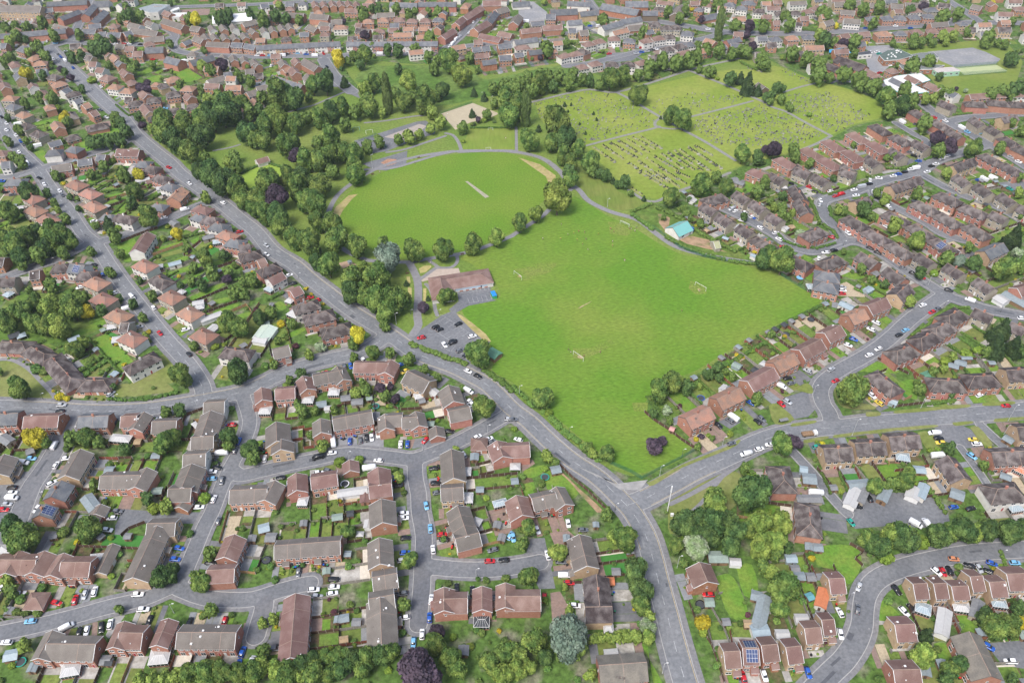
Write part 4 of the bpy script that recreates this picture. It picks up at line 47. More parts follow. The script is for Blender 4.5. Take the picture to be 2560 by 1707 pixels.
POL="""grassA:1:-2565,5214,-2238,4801,-1946,4484,-1673,4170,-1424,3884,-1171,3621,-1008,3439,-851,3249,-672,3071,-575,3025,-525,3034,-499,2984,-375,2901,-224,2835,-97,2727,5,2623,120,2483,230,2350,334,2237,403,2176,543,2134,769,2283,605,2492,647,2611,779,2680,871,2737,1121,2934,1248,3013,1458,3145,1634,3285,1485,3498,1372,3623,1144,3691,963,3781,905,3894,807,4106,807,4204,995,4301,1121,4402,1245,4479,1515,4695,1715,4807,2038,4919,2447,5262,2736,5377,2760,5667,2618,5881,2377,6092,2206,6356,2074,6542,1732,6463,1374,6254,1067,6054,738,6190,441,6463,-96,6244,-237,6309,-387,6538,-744,6478,-1150,6565,-1355,6481,-1138,5925,-1394,6054,-1725,5676,-1918,5396,-2172,5404,-2405,5342
field:2:-1022,4433,-858,4675,-643,4832,-326,4938,-59,4943,175,4839,289,4672,309,4504,184,4271,72,4030,-133,3874,-305,3747,-474,3688,-675,3735,-865,3870,-1007,4057,-1067,4279
fieldb:2:406,4368,599,4121,694,4038,772,3942,868,3814,976,3716,1159,3649,1381,3561,1480,3479,1622,3285,1463,3162,1230,3030,1100,2934,877,2767,764,2710,635,2597,602,2501,752,2290,542,2150,406,2212,322,2311,142,2537,5,2695,-98,2787,-77,2879,-166,3077,-261,3254,-126,3324,-57,3360,-105,3516,-228,3661,-279,3725,-58,3850,71,3983,205,4122
cemetery:2:202,5704,580,5940,844,5884,1652,6244,1940,6278,2166,6340,2373,6076,2615,5873,2765,5637,2715,5406,2436,5276,2017,4950,1487,4696,1132,4465,1030,4351,916,4313,765,4411,631,4720,535,4963,513,5058,497,5254,254,5364
meadow:3:-1222,6172,-1174,6475,-1028,6452,-419,6430,-199,6163,-26,6208,438,6418,639,6253,692,6066,379,5955,106,5845,-160,5838,-550,5676,-893,5839
lawnm:3:430,4528,495,4638,620,4606,683,4413,830,4279,713,4197,609,4220,487,4366
bowl:3:-1780,4690,-1643,4843,-1500,4774,-1457,4647,-1579,4517,-1688,4520
pitch:3:-325,5002,-282,5302,37,5300,37,4960
sand:4:-499,5553,-271,5725,-69,5540,-121,5488,-285,5396,-383,5288
asph:4:-1085,5143,-674,5425,-604,5441,-525,5317,-527,5233,-701,5108,-839,4985,-925,4957,-1035,5054
skate:5:-881,5194,-647,5390,-593,5354,-651,5237,-750,5141
asph:5:-981,4815,-698,4989,-690,4814,-810,4718,-898,4732
bed:6:-862,4826,-820,4878,-761,4868,-755,4816,-816,4773
asph:4:-1571,6602,-1488,6485,-1364,6261,-1274,6069,-1214,6067,-1130,5826,-1237,5927,-1271,6049,-1383,6052,-1469,6264,-1553,6442
strip:4:-288,4563,-270,4565,-129,4370,-154,4355
worn:4:-1088,4168,-1076,4280,-1017,4410,-961,4425,-990,4364,-1028,4228,-1039,4130,-1065,4125
worn:4:58,4872,202,4773,298,4626,300,4499,253,4495,235,4611,129,4769
worn:5:-286,3218,-263,3205,-199,3137,-131,3051,-103,2993,-135,2994,-203,3086,-268,3183
wornp:5:337,3236,367,3267,425,3307,397,3280,345,3239
wornp:6:34,3542,50,3547,57,3527,51,3517,36,3522
wornp:6:317,2880,333,2886,348,2868,337,2858,319,2866
wornp:6:995,3398,1011,3407,1014,3388,1000,3378
play:5:-967,3679,-915,3704,-881,3677,-828,3623,-828,3598,-883,3609,-942,3636
wornc:5:-512,3616,-487,3641,-447,3645,-443,3630,-470,3584,-500,3573
wornc:5:-575,3542,-557,3546,-546,3486,-561,3482
wornc:5:-558,3448,-537,3442,-528,3343,-548,3338
wornc:5:-474,3436,-457,3436,-452,3322,-466,3323
asph:4:-518,3027,-364,3203,-310,3238,-256,3201,-109,2994,-119,2940,-206,2837,-239,2838,-375,2922,-472,2995
asph:5:-324,3423,-126,3506,-95,3333,-78,3323,-226,3280,-292,3219,-309,3228,-327,3251,-279,3318,-288,3394
paveb:4:-501,3515,-418,3619,-388,3613,-291,3616,-276,3550,-442,3514,-482,3495
asph:4:187,1517,188,1515,190,1516
soil:3:894,4141,927,4140,960,4097,924,3950,962,3909,1056,3901,1161,3854,1160,3788,1229,3732,1125,3767,1011,3824,916,3939,886,4045
rough:2:733,4176,880,4272,1032,4101,1100,3969,1202,3842,1279,3763,1366,3633,1308,3619,1193,3648,1001,3770,899,3917,843,4011
asph:3:-1570,1877,-1582,1921,-1580,2000,-1457,1987,-1248,1978,-1249,1922,-1456,1931,-1517,1909,-1526,1874
asph:3:-20,1741,43,1768,63,1832,116,1834,147,1613,87,1611,69,1659,-12,1665
bpave:3:136,1856,211,1865,243,1829,199,1810,190,1786,153,1801
bpave:3:127,1595,163,1601,187,1546,187,1478,129,1476
asph:3:1633,1378,1766,1388,1714,1284,1641,1300,1626,1354
asph:3:1345,2037,1585,2027,1685,2001,1730,1962,1713,1899,1706,1863,1583,1855,1460,1867,1329,1856,1312,1895,1287,1938
asph:3:1850,2375,1947,2412,2001,2369,2066,2273,1913,2254,1841,2271
asph:3:1244,2577,1345,2615,1375,2583,1377,2514,1318,2454,1252,2442,1215,2524
asph:3:-2147,2129,-2092,2198,-2023,2208,-1997,2255,-2000,2155,-2001,1978,-2076,1979
asph:3:-2076,1979,-1921,1976,-1948,1909,-2026,1874
grey:3:-776,2389,-711,2388,-682,2355,-676,2311,-762,2319
grey:3:-684,2384,-582,2392,-569,2372,-561,2303,-672,2314
bpave:3:-463,2348,-430,2357,-430,2325,-444,2297,-453,2298
asph:3:-428,2357,-364,2368,-351,2318,-439,2297
asph:3:910,2432,969,2461,1010,2427,954,2389
asph:3:1289,4168,1352,4216,1547,4088,1509,3936,1430,4007
gravel:3:1752,3414,1808,3442,1877,3335,1862,3307,1723,3320
asph:3:3098,4456,3289,4478,3198,4294,3100,4402
asph:3:779,6484,841,6656,1091,6675,1121,6622,1022,6487,884,6458
grey:3:2945,6453,3102,6645,3103,6324,2923,6114,2879,6212
grey:3:2990,6721,3249,6748,3256,6616,3062,6506,3032,6601
grey:3:-4682,7558,-4369,7745,-4329,7629,-4370,7490,-4635,7500
bpave:3:-3141,7868,-2844,7886,-2807,7713,-3027,7692
grey:3:110,8017,255,7949,379,7644,316,7323,100,7414
schoolf:2:3337,6613,3601,6748,4053,6825,4250,6748,4186,6353,3904,5896,3495,5676,3301,5759,3315,6080
grey:3:3505,6588,3916,6664,3982,6566,4033,6414,3948,6317,3598,6263,3531,6398
court:4:3597,6258,3943,6306,3975,6170,3601,6108
lawnp:3:2484,7919,2873,7965,2642,7730,2489,7857
lawnp:3:-2510,2895,-2437,2898,-2309,2825,-2140,2659,-2151,2627,-2389,2639
lawnp:3:-1806,2722,-1743,2795,-1584,2684,-1677,2657,-1790,2645
lawnp:3:-1735,2915,-1693,2934,-1595,2788,-1617,2725,-1737,2798,-1712,2875
lawnp:3:-1866,2647,-1857,2719,-1801,2721,-1795,2645
lawnb:3:-3033,5193,-2875,5389,-2700,5316,-2705,5200,-2914,5046
lawnb:3:-3287,5057,-3226,5071,-3150,4929,-3181,4915
lawnb:3:-2910,6270,-2824,6332,-2770,6244,-2837,6184
lawnb:3:-2764,6395,-2640,6458,-2464,6277,-2591,6175
rough:2:-3023,4003,-2750,4090,-2563,4015,-2523,3945,-2545,3812,-2769,3659,-2943,3833
rough:2:-2689,3420,-2342,3431,-2079,3196,-2240,3039,-2571,3046,-2682,3280
lawnb:3:1149,1780,1299,1777,1297,1691,1224,1612,1206,1669,1133,1698
lawnb:3:1313,1563,1366,1489,1278,1469
lawnb:3:744,1653,798,1662,823,1593,827,1472,762,1494,744,1594
lawnb:3:830,1694,889,1702,885,1583,831,1575
lawnb:3:1442,1379,1480,1381,1488,1329,1443,1310
lawnb:3:1634,2745,1731,2816,1829,2741,1772,2727
lawnb:3:1794,2661,1878,2681,1843,2553,1802,2589
lawnb:3:-2287,3894,-2215,3960,-2148,3803,-2162,3718,-2230,3772
lawnb:3:1589,3496,1665,3534,1642,3455,1604,3466
lawnb:3:1812,3491,1881,3519,1930,3488,1861,3460
gravel:3:-2045,2665,-1989,2663,-1988,2635,-2040,2639
soil:3:194,2168,269,2070,333,1991,360,1949,330,1950,259,2059,188,2157
lawnb:3:130,2170,188,2157,259,2059,239,2020,202,1999,135,2072
lawnb:3:43,2171,126,2199,120,2158,78,2130,38,2142
bpave:3:27,2201,81,2230,90,2206,38,2165
bpave:3:-1512,1503,-1493,1505,-1475,1449,-1495,1449
pavec:3:-1443,1528,-1404,1529,-1430,1440,-1446,1452
lawnp:3:601,2008,628,1997,895,2156,896,2173,854,2157
lawnp:3:630,1981,864,2116,926,2149,943,2086,849,1941,616,1945
lawnp:3:612,1947,737,1945,675,1883,604,1843
lawnp:4:547,2096,578,2109,709,2189,923,2288,978,2324,979,2309,924,2269,706,2171,574,2081
lawnp:4:918,2332,950,2347,948,2337,919,2325
lawnp:4:1158,2525,1198,2534,1251,2439,1159,2411
lawnp:4:1309,2623,1366,2665,1389,2640,1374,2597
lawnp:4:1583,2476,1642,2475,1637,2454,1577,2450
lawnp:4:1716,2483,1922,2503,1917,2484,1716,2465
lawnp:4:1931,2506,2055,2515,2050,2497,1925,2486
lawnp:4:2128,2523,2265,2532,2255,2510,2127,2504
lawnp:4:1234,2413,1336,2430,1333,2414,1227,2395
lawnp:4:1257,2316,1360,2336,1361,2322,1264,2298
lawnp:4:1398,2342,1545,2363,1542,2347,1397,2326
lawnp:4:1553,2364,1690,2381,1686,2365,1553,2345
lawnp:4:1697,2381,1853,2394,1852,2378,1692,2362
lawnp:4:1940,2406,2027,2413,2023,2398,1946,2386
lawnp:4:2137,2425,2282,2435,2274,2419,2132,2404
lawnp:4:1763,2348,1818,2353,1833,2253,1771,2248,1763,2310
lawnp:4:2004,2375,2043,2378,2058,2276,2017,2268
lawnp:4:1485,2623,1512,2637,1495,2567,1627,2516,1618,2492,1495,2504,1475,2567
pavec:5:230,2212,342,2134,421,2091,555,2110,515,2058,434,2060,359,2134,262,2190
wornf:4:18,3603,60,3602,190,3672,262,3649,216,3568,76,3492,28,3493
wornf:4:300,2936,385,2934,488,2997,512,2964,414,2894,341,2848,295,2865
wornf:4:583,4065,700,4062,729,3978,682,3911,583,3936
wornf:4:973,3471,1046,3420,1039,3354,980,3346,949,3403
wornf:4:543,2557,617,2556,605,2501,546,2502
lawnb:6:-2071,3799,-1932,3894,-1933,3919,-2091,3821
lawnp:6:-2025,3733,-2016,3773,-1876,3856,-1846,3828
lawnb:6:-1952,3679,-1863,3769,-1835,3739,-1918,3647
lawnb:6:-1905,3606,-1772,3693,-1743,3655,-1880,3585
lawnb:6:-1798,3533,-1713,3612,-1693,3583,-1780,3513
lawnb:6:-1720,3388,-1582,3505,-1566,3479,-1682,3359
lawnb:6:-1594,3355,-1509,3383,-1496,3357,-1561,3319
lawnb:6:-1561,3254,-1459,3324,-1442,3300,-1536,3244
lawnb:6:-1516,3173,-1384,3250,-1361,3226,-1476,3148
lawnb:6:-1630,3640,-1567,3680,-1542,3653,-1610,3611
lawnb:6:-1684,3704,-1608,3745,-1582,3716,-1663,3674
lawnb:6:-1872,3927,-1811,3982,-1789,3952,-1843,3894
lawnb:6:-2742,4641,-2643,4681,-2636,4644,-2719,4602
lawnb:6:-2569,4446,-2472,4483,-2453,4467,-2554,4422
lawnb:6:-2523,4366,-2416,4442,-2399,4412,-2508,4356
lawnp:6:-3061,4084,-2919,4176,-2871,4141,-3029,4015
lawnp:6:-2456,3451,-2381,3527,-2368,3509,-2447,3443
lawnb:6:-2233,3102,-2108,3212,-2084,3178,-2197,3070
lawnb:6:-3471,5491,-3355,5558,-3320,5511,-3439,5455
lawnb:6:-3368,5401,-3310,5451,-3282,5422,-3337,5365
lawnb:6:-3044,6379,-2926,6508,-2890,6426,-3003,6312
lawnb:6:-1251,3320,-1220,3339,-1181,3288,-1210,3261
lawnb:6:-1132,3072,-1070,3122,-1049,3100,-1105,3046
lawnb:6:1522,2162,1601,2178,1598,2109,1541,2075
lawnp:6:1454,2163,1499,2174,1520,2081,1474,2077
lawnb:6:455,1392,435,1392,451,1344,486,1253,457,1254"""
RDS="""main:8.2:2.4:d:-3988,6950,-3798,6705,-3384,6202,-3182,5949,-3017,5752,-2837,5544,-2669,5298,-2470,5065,-2285,4862,-2185,4730,-2042,4581,-1829,4365,-1642,4157,-1508,4009,-1368,3808,-1218,3675,-1101,3537,-955,3381,-820,3239,-693,3130,-589,3034,-454,2903,-290,2814,-182,2737,-104,2670,-4,2526,68,2451,159,2326,248,2220,333,2143,386,2079,432,2011,470,1951,507,1846,521,1746,528,1643,540,1506,545,1434,557,1305,572,1181
west:8.2:2.2:d:-2468,2594,-2354,2587,-2148,2573,-1890,2550,-1695,2559,-1553,2584,-1413,2617,-1296,2649,-1205,2698,-1071,2799,-927,2867,-775,2918,-701,2964,-641,3032
diag:7.2:2.2:d:-3948,5831,-3755,5553,-3570,5294,-3402,5075,-3228,4889,-3118,4767,-2948,4541,-2744,4299,-2554,4040,-2414,3898,-2267,3700,-2115,3503,-1963,3318,-1829,3154,-1707,3012,-1608,2904,-1526,2802,-1460,2705,-1432,2639
sidea:5.5:1.6:-:-2473,3900,-2566,3769,-2686,3679,-2822,3577,-2888,3531
sideb:6:1.6:-:-2399,3931,-2279,3995,-2152,4099,-2049,4194,-1957,4288,-1866,4366
sidec:5.5:1.6:-:-3403,4696,-3255,4718,-3157,4795
sided:6:1.6:-:-3152,4795,-3034,4883,-2865,5013,-2746,5102,-2671,5237
town:6.5:1.8:-:-4114,8192,-4069,8006,-3971,7591,-3882,7179,-3889,7076,-3996,6969
towne:6:1.6:-:-3889,7076,-3692,7041,-3447,7022,-3104,6991,-2996,7137
loop:6:1.6:-:-3181,7438,-3026,7292,-2961,7173,-2942,7022,-2859,6864,-2730,6780,-2548,6738,-2127,6680,-1807,6685,-1576,6677,-1348,6686,-1073,6702,-813,6711,-580,6781
hill:6.5:1.6:-:-545,6771,-421,7078,-324,7388,-243,7730,-129,8143
hillb:6:1.6:-:-545,6771,-411,6838,-137,6900,71,6948
meadowlane:9:1:-:-1543,6599,-1422,6307,-1303,6094,-1214,5957
top:6:1.6:-:-3340,7932,-3258,7940,-2429,7985,-1976,8046,-1580,7995
high:7.5:2.2:-:751,8107,845,7622,1044,7498,1423,7350,1693,7200,1960,7084,2285,7043,2618,7040,2963,7074,3373,7136,3782,7199,4190,7243,4749,7191
highn:6.5:1.6:-:4222,8078,4193,7848,4227,7551,4241,7291
crescent:6:1.4:-:1929,7104,1694,6943,1336,6783,1089,6668,896,6563,656,6438,476,6395
service:5:1:-:259,7053,577,7136,786,7295
esta:6.5:1.6:-:1914,3824,1909,3996,1889,4115,1922,4251,2006,4305,2131,4355,2295,4453,2422,4514,2582,4571,2724,4661,2781,4718,2924,4801,3079,4869,3266,4960
estb:6.5:1.6:-:1914,3824,1983,3826,2056,3764,2128,3626,2176,3512,2245,3392,2298,3307,2385,3241,2470,3183,2720,3100
estc:6:1.6:-:1911,3816,1807,3762,1692,3733,1598,3799,1549,3891,1487,3981,1415,4078,1335,4165,1302,4203
estd:7:2:-:2301,3314,2268,3301,2145,3210,2024,3115,1859,2964,1712,2852,1581,2770,1486,2703,1426,2632,1408,2542,1417,2479,1411,2413
east:8.6:1.8:d:458,1985,510,2006,561,2033,662,2093,712,2124,773,2159,922,2235,962,2256,1107,2329,1262,2373,1469,2393,1589,2410,1709,2419,1829,2434,1952,2444,2068,2456,2187,2467,2408,2492
estf:5.2:1.4:-:2654,4585,2734,4426,2841,4278,2939,4201,3025,4037,3081,3894
estg:5.2:1.4:-:2289,4399,2268,4317,2314,4218,2379,4129,2461,4004,2511,3888,2607,3819,2644,3831
esth:4.5:.8:-:2761,5301,2829,5114,2866,5018,2783,4844,2683,4657
esti:6.5:1.6:-:3061,5620,3081,5558,3121,5327,3211,5121,3265,4989,3331,4817,3405,4533
estj:6:1.6:-:3153,5307,3276,5361,3530,5398,3857,5427
lowa:6:1.8:-:-1258,2648,-1186,2494,-1174,2397,-1184,2303,-1199,2211,-1208,2124,-1211,2056,-1214,1980,-1225,1911,-1232,1814,-1238,1736,-1249,1662,-1297,1626,-1366,1591,-1476,1563,-1580,1529,-1719,1490,-1876,1455
lowb:6:1.8:-:-1241,1635,-1129,1593,-1005,1583,-948,1590,-875,1617,-798,1640,-761,1648
lowc:6.5:1.6:-:-919,1593,-910,1549,-912,1494,-914,1441
lowd:6.5:1.8:-:-1191,2194,-1148,2165,-1084,2179,-954,2218,-844,2247,-732,2276,-614,2267,-495,2247,-425,2239,-335,2280,-243,2333,-126,2416,-23,2497
lowe:6.2:1.8:-:-421,2239,-411,2139,-391,2054,-380,1966,-356,1860,-350,1785,-349,1722,-345,1620,-347,1533,-346,1478
lowf:6.5:1.6:-:-348,1716,-197,1697,-72,1698,33,1712,94,1725
lowg:8:1.8:-:-2013,2560,-1992,2413,-1986,2286,-1994,2195,-2002,2109,-1981,1946,-1987,1876
bend:7:2:-:2030,1755,1937,1751,1745,1740,1568,1710,1431,1674,1334,1630,1275,1573,1241,1508,1215,1445,1173,1385,1116,1326,1067,1289,1011,1246,957,1202
court:4:.6:-:1193,2250,1241,2138,1270,2051,1301,1970,1323,1925
drive:4:.5:-:2057,2391,2079,2325,2099,2274
drivc:3:.5:-:1914,2264,1931,2149,1938,2054"""
PTH="""park:3.2:-386,4971,-619,4904,-868,4762,-1058,4487,-1107,4305,-1109,4156
park:3:-1122,4169,-1119,4072,-1044,3931,-941,3795,-825,3715,-761,3695,-575,3680,-479,3707,-364,3736,-272,3759,-161,3811,9,3928
park:3:9,3930,107,4041,209,4159,312,4345,401,4462
park:3.6:-341,4963,-29,4967,205,4868,319,4700,375,4530,438,4436,488,4304,605,4180,729,4108,786,4049,869,3904,963,3781,1144,3691,1371,3619,1398,3610
park:4.2:-568,3669,-521,3545,-501,3437,-493,3323,-488,3205,-476,3126,-498,3058
park:2:-459,3687,-427,3655,-401,3626,-364,3620,-328,3627,-305,3663,-301,3705,-308,3737
park:2.4:-501,3515,-468,3554,-424,3614,-400,3624
park:2:-463,3475,-436,3426,-412,3340,-399,3257,-384,3203
park:2.6:-956,4734,-778,4751,-640,4828,-499,4914,-354,4971,-243,4980,18,4968
park:2.4:-450,5239,-395,5205,-352,5097,-328,4978
park:2.4:-838,4970,-736,4998,-623,5073,-448,5198
park:2:-1637,5616,-1529,5687,-1457,5741,-1353,5862,-1245,5987
park:2:-1045,5419,-890,5450,-697,5515,-617,5521
park:2:51,5317,49,4952
park:2.6:18,4945,107,4927,201,4863,263,4787,316,4687
cem:2.8:173,5726,566,5923,700,5913,822,5879,1094,6031,1433,6262,1551,6334,1911,6501
cem:2.6:830,5879,916,5756,1127,5405,1251,5213,1370,5031,1504,4789
cem:2.2:1103,5432,1055,5372,1045,5304,1057,5283,783,5153,529,5024
cem:2.2:1058,5286,1143,5258,1197,5257
cem:2.2:1323,5443,1641,5595,1833,5692
cem:2.8:1461,6271,1545,6161,1716,5949,1904,5680,1957,5631
cem:2.6:1928,5614,1978,5557,2036,5501,2128,5322,2244,5117
cem:2.2:2101,5837,2260,5931,2406,5997
cem:2.4:2244,5117,2114,5009,1976,4919
cem:2.4:750,4426,796,4358,837,4303,888,4285,931,4303,1040,4391,1194,4481,1351,4573,1433,4627
foot:2:-2507,2911,-2446,2906,-2346,2849,-2234,2749,-2132,2652,-2135,2624
foot:2:627,1986,709,2029,799,2083,861,2122,947,2184
foot:1.6:702,1943,754,1990,818,2066,865,2122
foot:1.8:-2037,5028,-1941,5065,-1877,5110"""
HED="""2:3.5:-508,2988,-422,2930,-345,2888,-221,2820
2:3.5:-142,2780,-79,2730,-3,2641
1.8:3:-3,2664,56,2591,95,2535
1.8:3.5:143,2500,193,2426,242,2360,286,2309,328,2258,362,2216
2.5:3:795,2622,860,2671
2:2.5:912,2732,1011,2787,1135,2873,1262,2959
2:2:1276,3015,1411,3114,1566,3207,1658,3269
2.5:3:731,4140,788,4048,841,3964
2.2:2.5:737,4161,809,4209,874,4245
2.4:3:884,4217,965,4141,1025,4067,1093,3942,1193,3810,1270,3731
2.2:2.5:899,3886,1000,3772,1109,3694,1219,3639,1357,3605
1.8:2:-1863,2622,-1785,2613,-1686,2618,-1617,2638,-1555,2666
2.2:2.6:-2093,2796,-2050,2844,-2008,2914
2:2.2:-2046,2755,-2013,2829,-1968,2891
1.8:2:-1975,2784,-1940,2829,-1920,2875
1.6:1.6:1840,1747,1828,1662,1821,1572
1.8:1.8:1860,2518,1920,2520,2012,2539
2.2:2.2:1679,2074,1692,2007,1707,1916
1.6:2:1944,4197,1927,4099,1954,3979,2028,3874
1.6:2:1557,3909,1574,3829,1652,3772,1740,3754,1859,3800
1.8:2:1986,4335,2097,4384,2283,4487
1.8:2:1901,4416,1950,4349
1.6:2:1848,4301,1851,4175,1838,4041
2:2:1845,4002,1884,3920,1887,3851
1.6:1.6:1985,2994,2105,3076,2257,3204,2369,3201
1.6:1.6:-2978,5769,-2812,5579,-2705,5666
2:2:-3150,5189,-3096,5172
1.6:1.6:-282,5308,21,5302
2:2:2450,4645,2570,4642,2682,4711
1.8:1.8:2750,4755,2930,4840
1.6:1.6:3143,5463,3215,5408,3358,5430
1.5:1.5:-2621,4481,-2489,4518
1.8:1.8:-1916,3937,-1845,3845,-1782,3778
1.8:1.8:-1379,3462,-1345,3520
1.8:1.8:-1289,3346,-1216,3410
1.6:1.6:-237,2677,-230,2633
1.6:1.6:1442,2150,1392,2192
2:2:1897,6426,1996,6246
2:2:2804,7061,2579,7109
1.8:2:-1784,4682,-1640,4841,-1488,4766
1.6:1.6:-1444,4618,-1569,4485,-1688,4483
1.8:2:-1516,3514,-1412,3602
1.8:2:-1910,3959,-1807,4003
1.8:2:-2382,3380,-2271,3454
2:2.2:-1663,3752,-1606,3772"""
FEN="""green:2.2:406,2199,488,2151,529,2115,608,2163,714,2224,782,2268
brown:1.8:591,2494,625,2446,688,2380,727,2328,779,2274
green:2:840,3998,897,3905,965,3781,1079,3692,1220,3636,1358,3607
green:2:1471,3508,1548,3398,1638,3274
green:2:-506,5546,-274,5723
brown:1.8:195,2191,245,2120,303,2052,369,1958
brown:1.8:-2216,2301,-2204,2408,-2173,2414
brown:1.8:-1476,2466,-1475,2513,-1407,2553
brown:1.8:1282,1784,1324,1747,1281,1719,1299,1686
grey:1.8:1546,1529,1550,1420
brown:1.8:1267,2157,1302,2051
brown:1.8:1349,2164,1368,2061
grey:1.8:1423,2175,1453,2076
brown:1.8:1502,2191,1527,2069
brown:1.6:1756,2826,1864,2717
brown:1.8:1708,2503,1861,2524
grey:1.8:701,1525,732,1428,742,1352
brown:1.6:624,1552,635,1483,674,1384,691,1249
brown:1.8:-2273,3916,-2207,3982,-2104,4061
tan:1.8:-2043,3778,-1901,3884
grey:1.8:-3014,3991,-2846,4092
tan:1.8:-1563,3166,-1395,3306,-1354,3250
brown:1.8:-1538,1866,-1520,1899,-1465,1929
green:2.4:-1052,5135,-940,5213,-842,5017
green:2:-225,6310,-171,6244,31,6367
green:2.4:31,6367,337,6469
brown:2:-2599,6414,-2447,6257
brown:2:-2810,6378,-2646,6483
green:3:3566,6233,3953,6297
green:3:3558,6095,3951,6145
grey:1.7:-1927,3626,-1831,3690,-1766,3743
grey:1.7:-1857,3556,-1714,3644
grey:1.7:-1722,3424,-1593,3510
brown:1.7:-1685,3338,-1532,3460
brown:1.7:-1602,3245,-1450,3342
brown:1.7:-1636,3650,-1542,3713
tan:1.7:-2542,4379,-2432,4455
brown:1.7:-2499,4301,-2398,4378"""
LMP="""-1824,2614,40,L;-2172,2628,40,L;-1936,2417,40,L;-1928,2058,40,L;-1439,2561,50,L;-701,2244,48,L;-112,2383,50,L;-391,2287,55,L;31,2616,58,L;246,2373,40,L;374,2238,42,L;717,2236,42,L;606,2129,65,L;901,2294,50,L;402,1958,42,L;607,1693,72,L;490,1286,68,L;1474,2337,102,L;1837,2498,68,L;2188,2411,100,L;1382,2597,52,L;2135,2334,55,L;-145,1667,48,L;-1230,1535,58,L;1202,1550,42,L;1831,1720,40,L;-589,3137,72,L;596,4229,58,L;-523,3215,30,L;-377,3212,30,L;1597,3755,40,L;1918,3937,42,L;1899,3780,32,L;2233,3403,68,L;2247,3225,30,L;-907,4747,102,L;-211,5815,42,L;-131,5717,52,L;-452,5419,60,L;-2586,3717,35,L;-1165,3545,32,L;2508,3166,30,L;609,1945,162,M"""
GOL="""16,3552,57,3497;654,4043,701,4001;989,3429,1036,3375;297,2889,342,2837;-160,4985,-126,4984;-149,5274,-114,5273"""
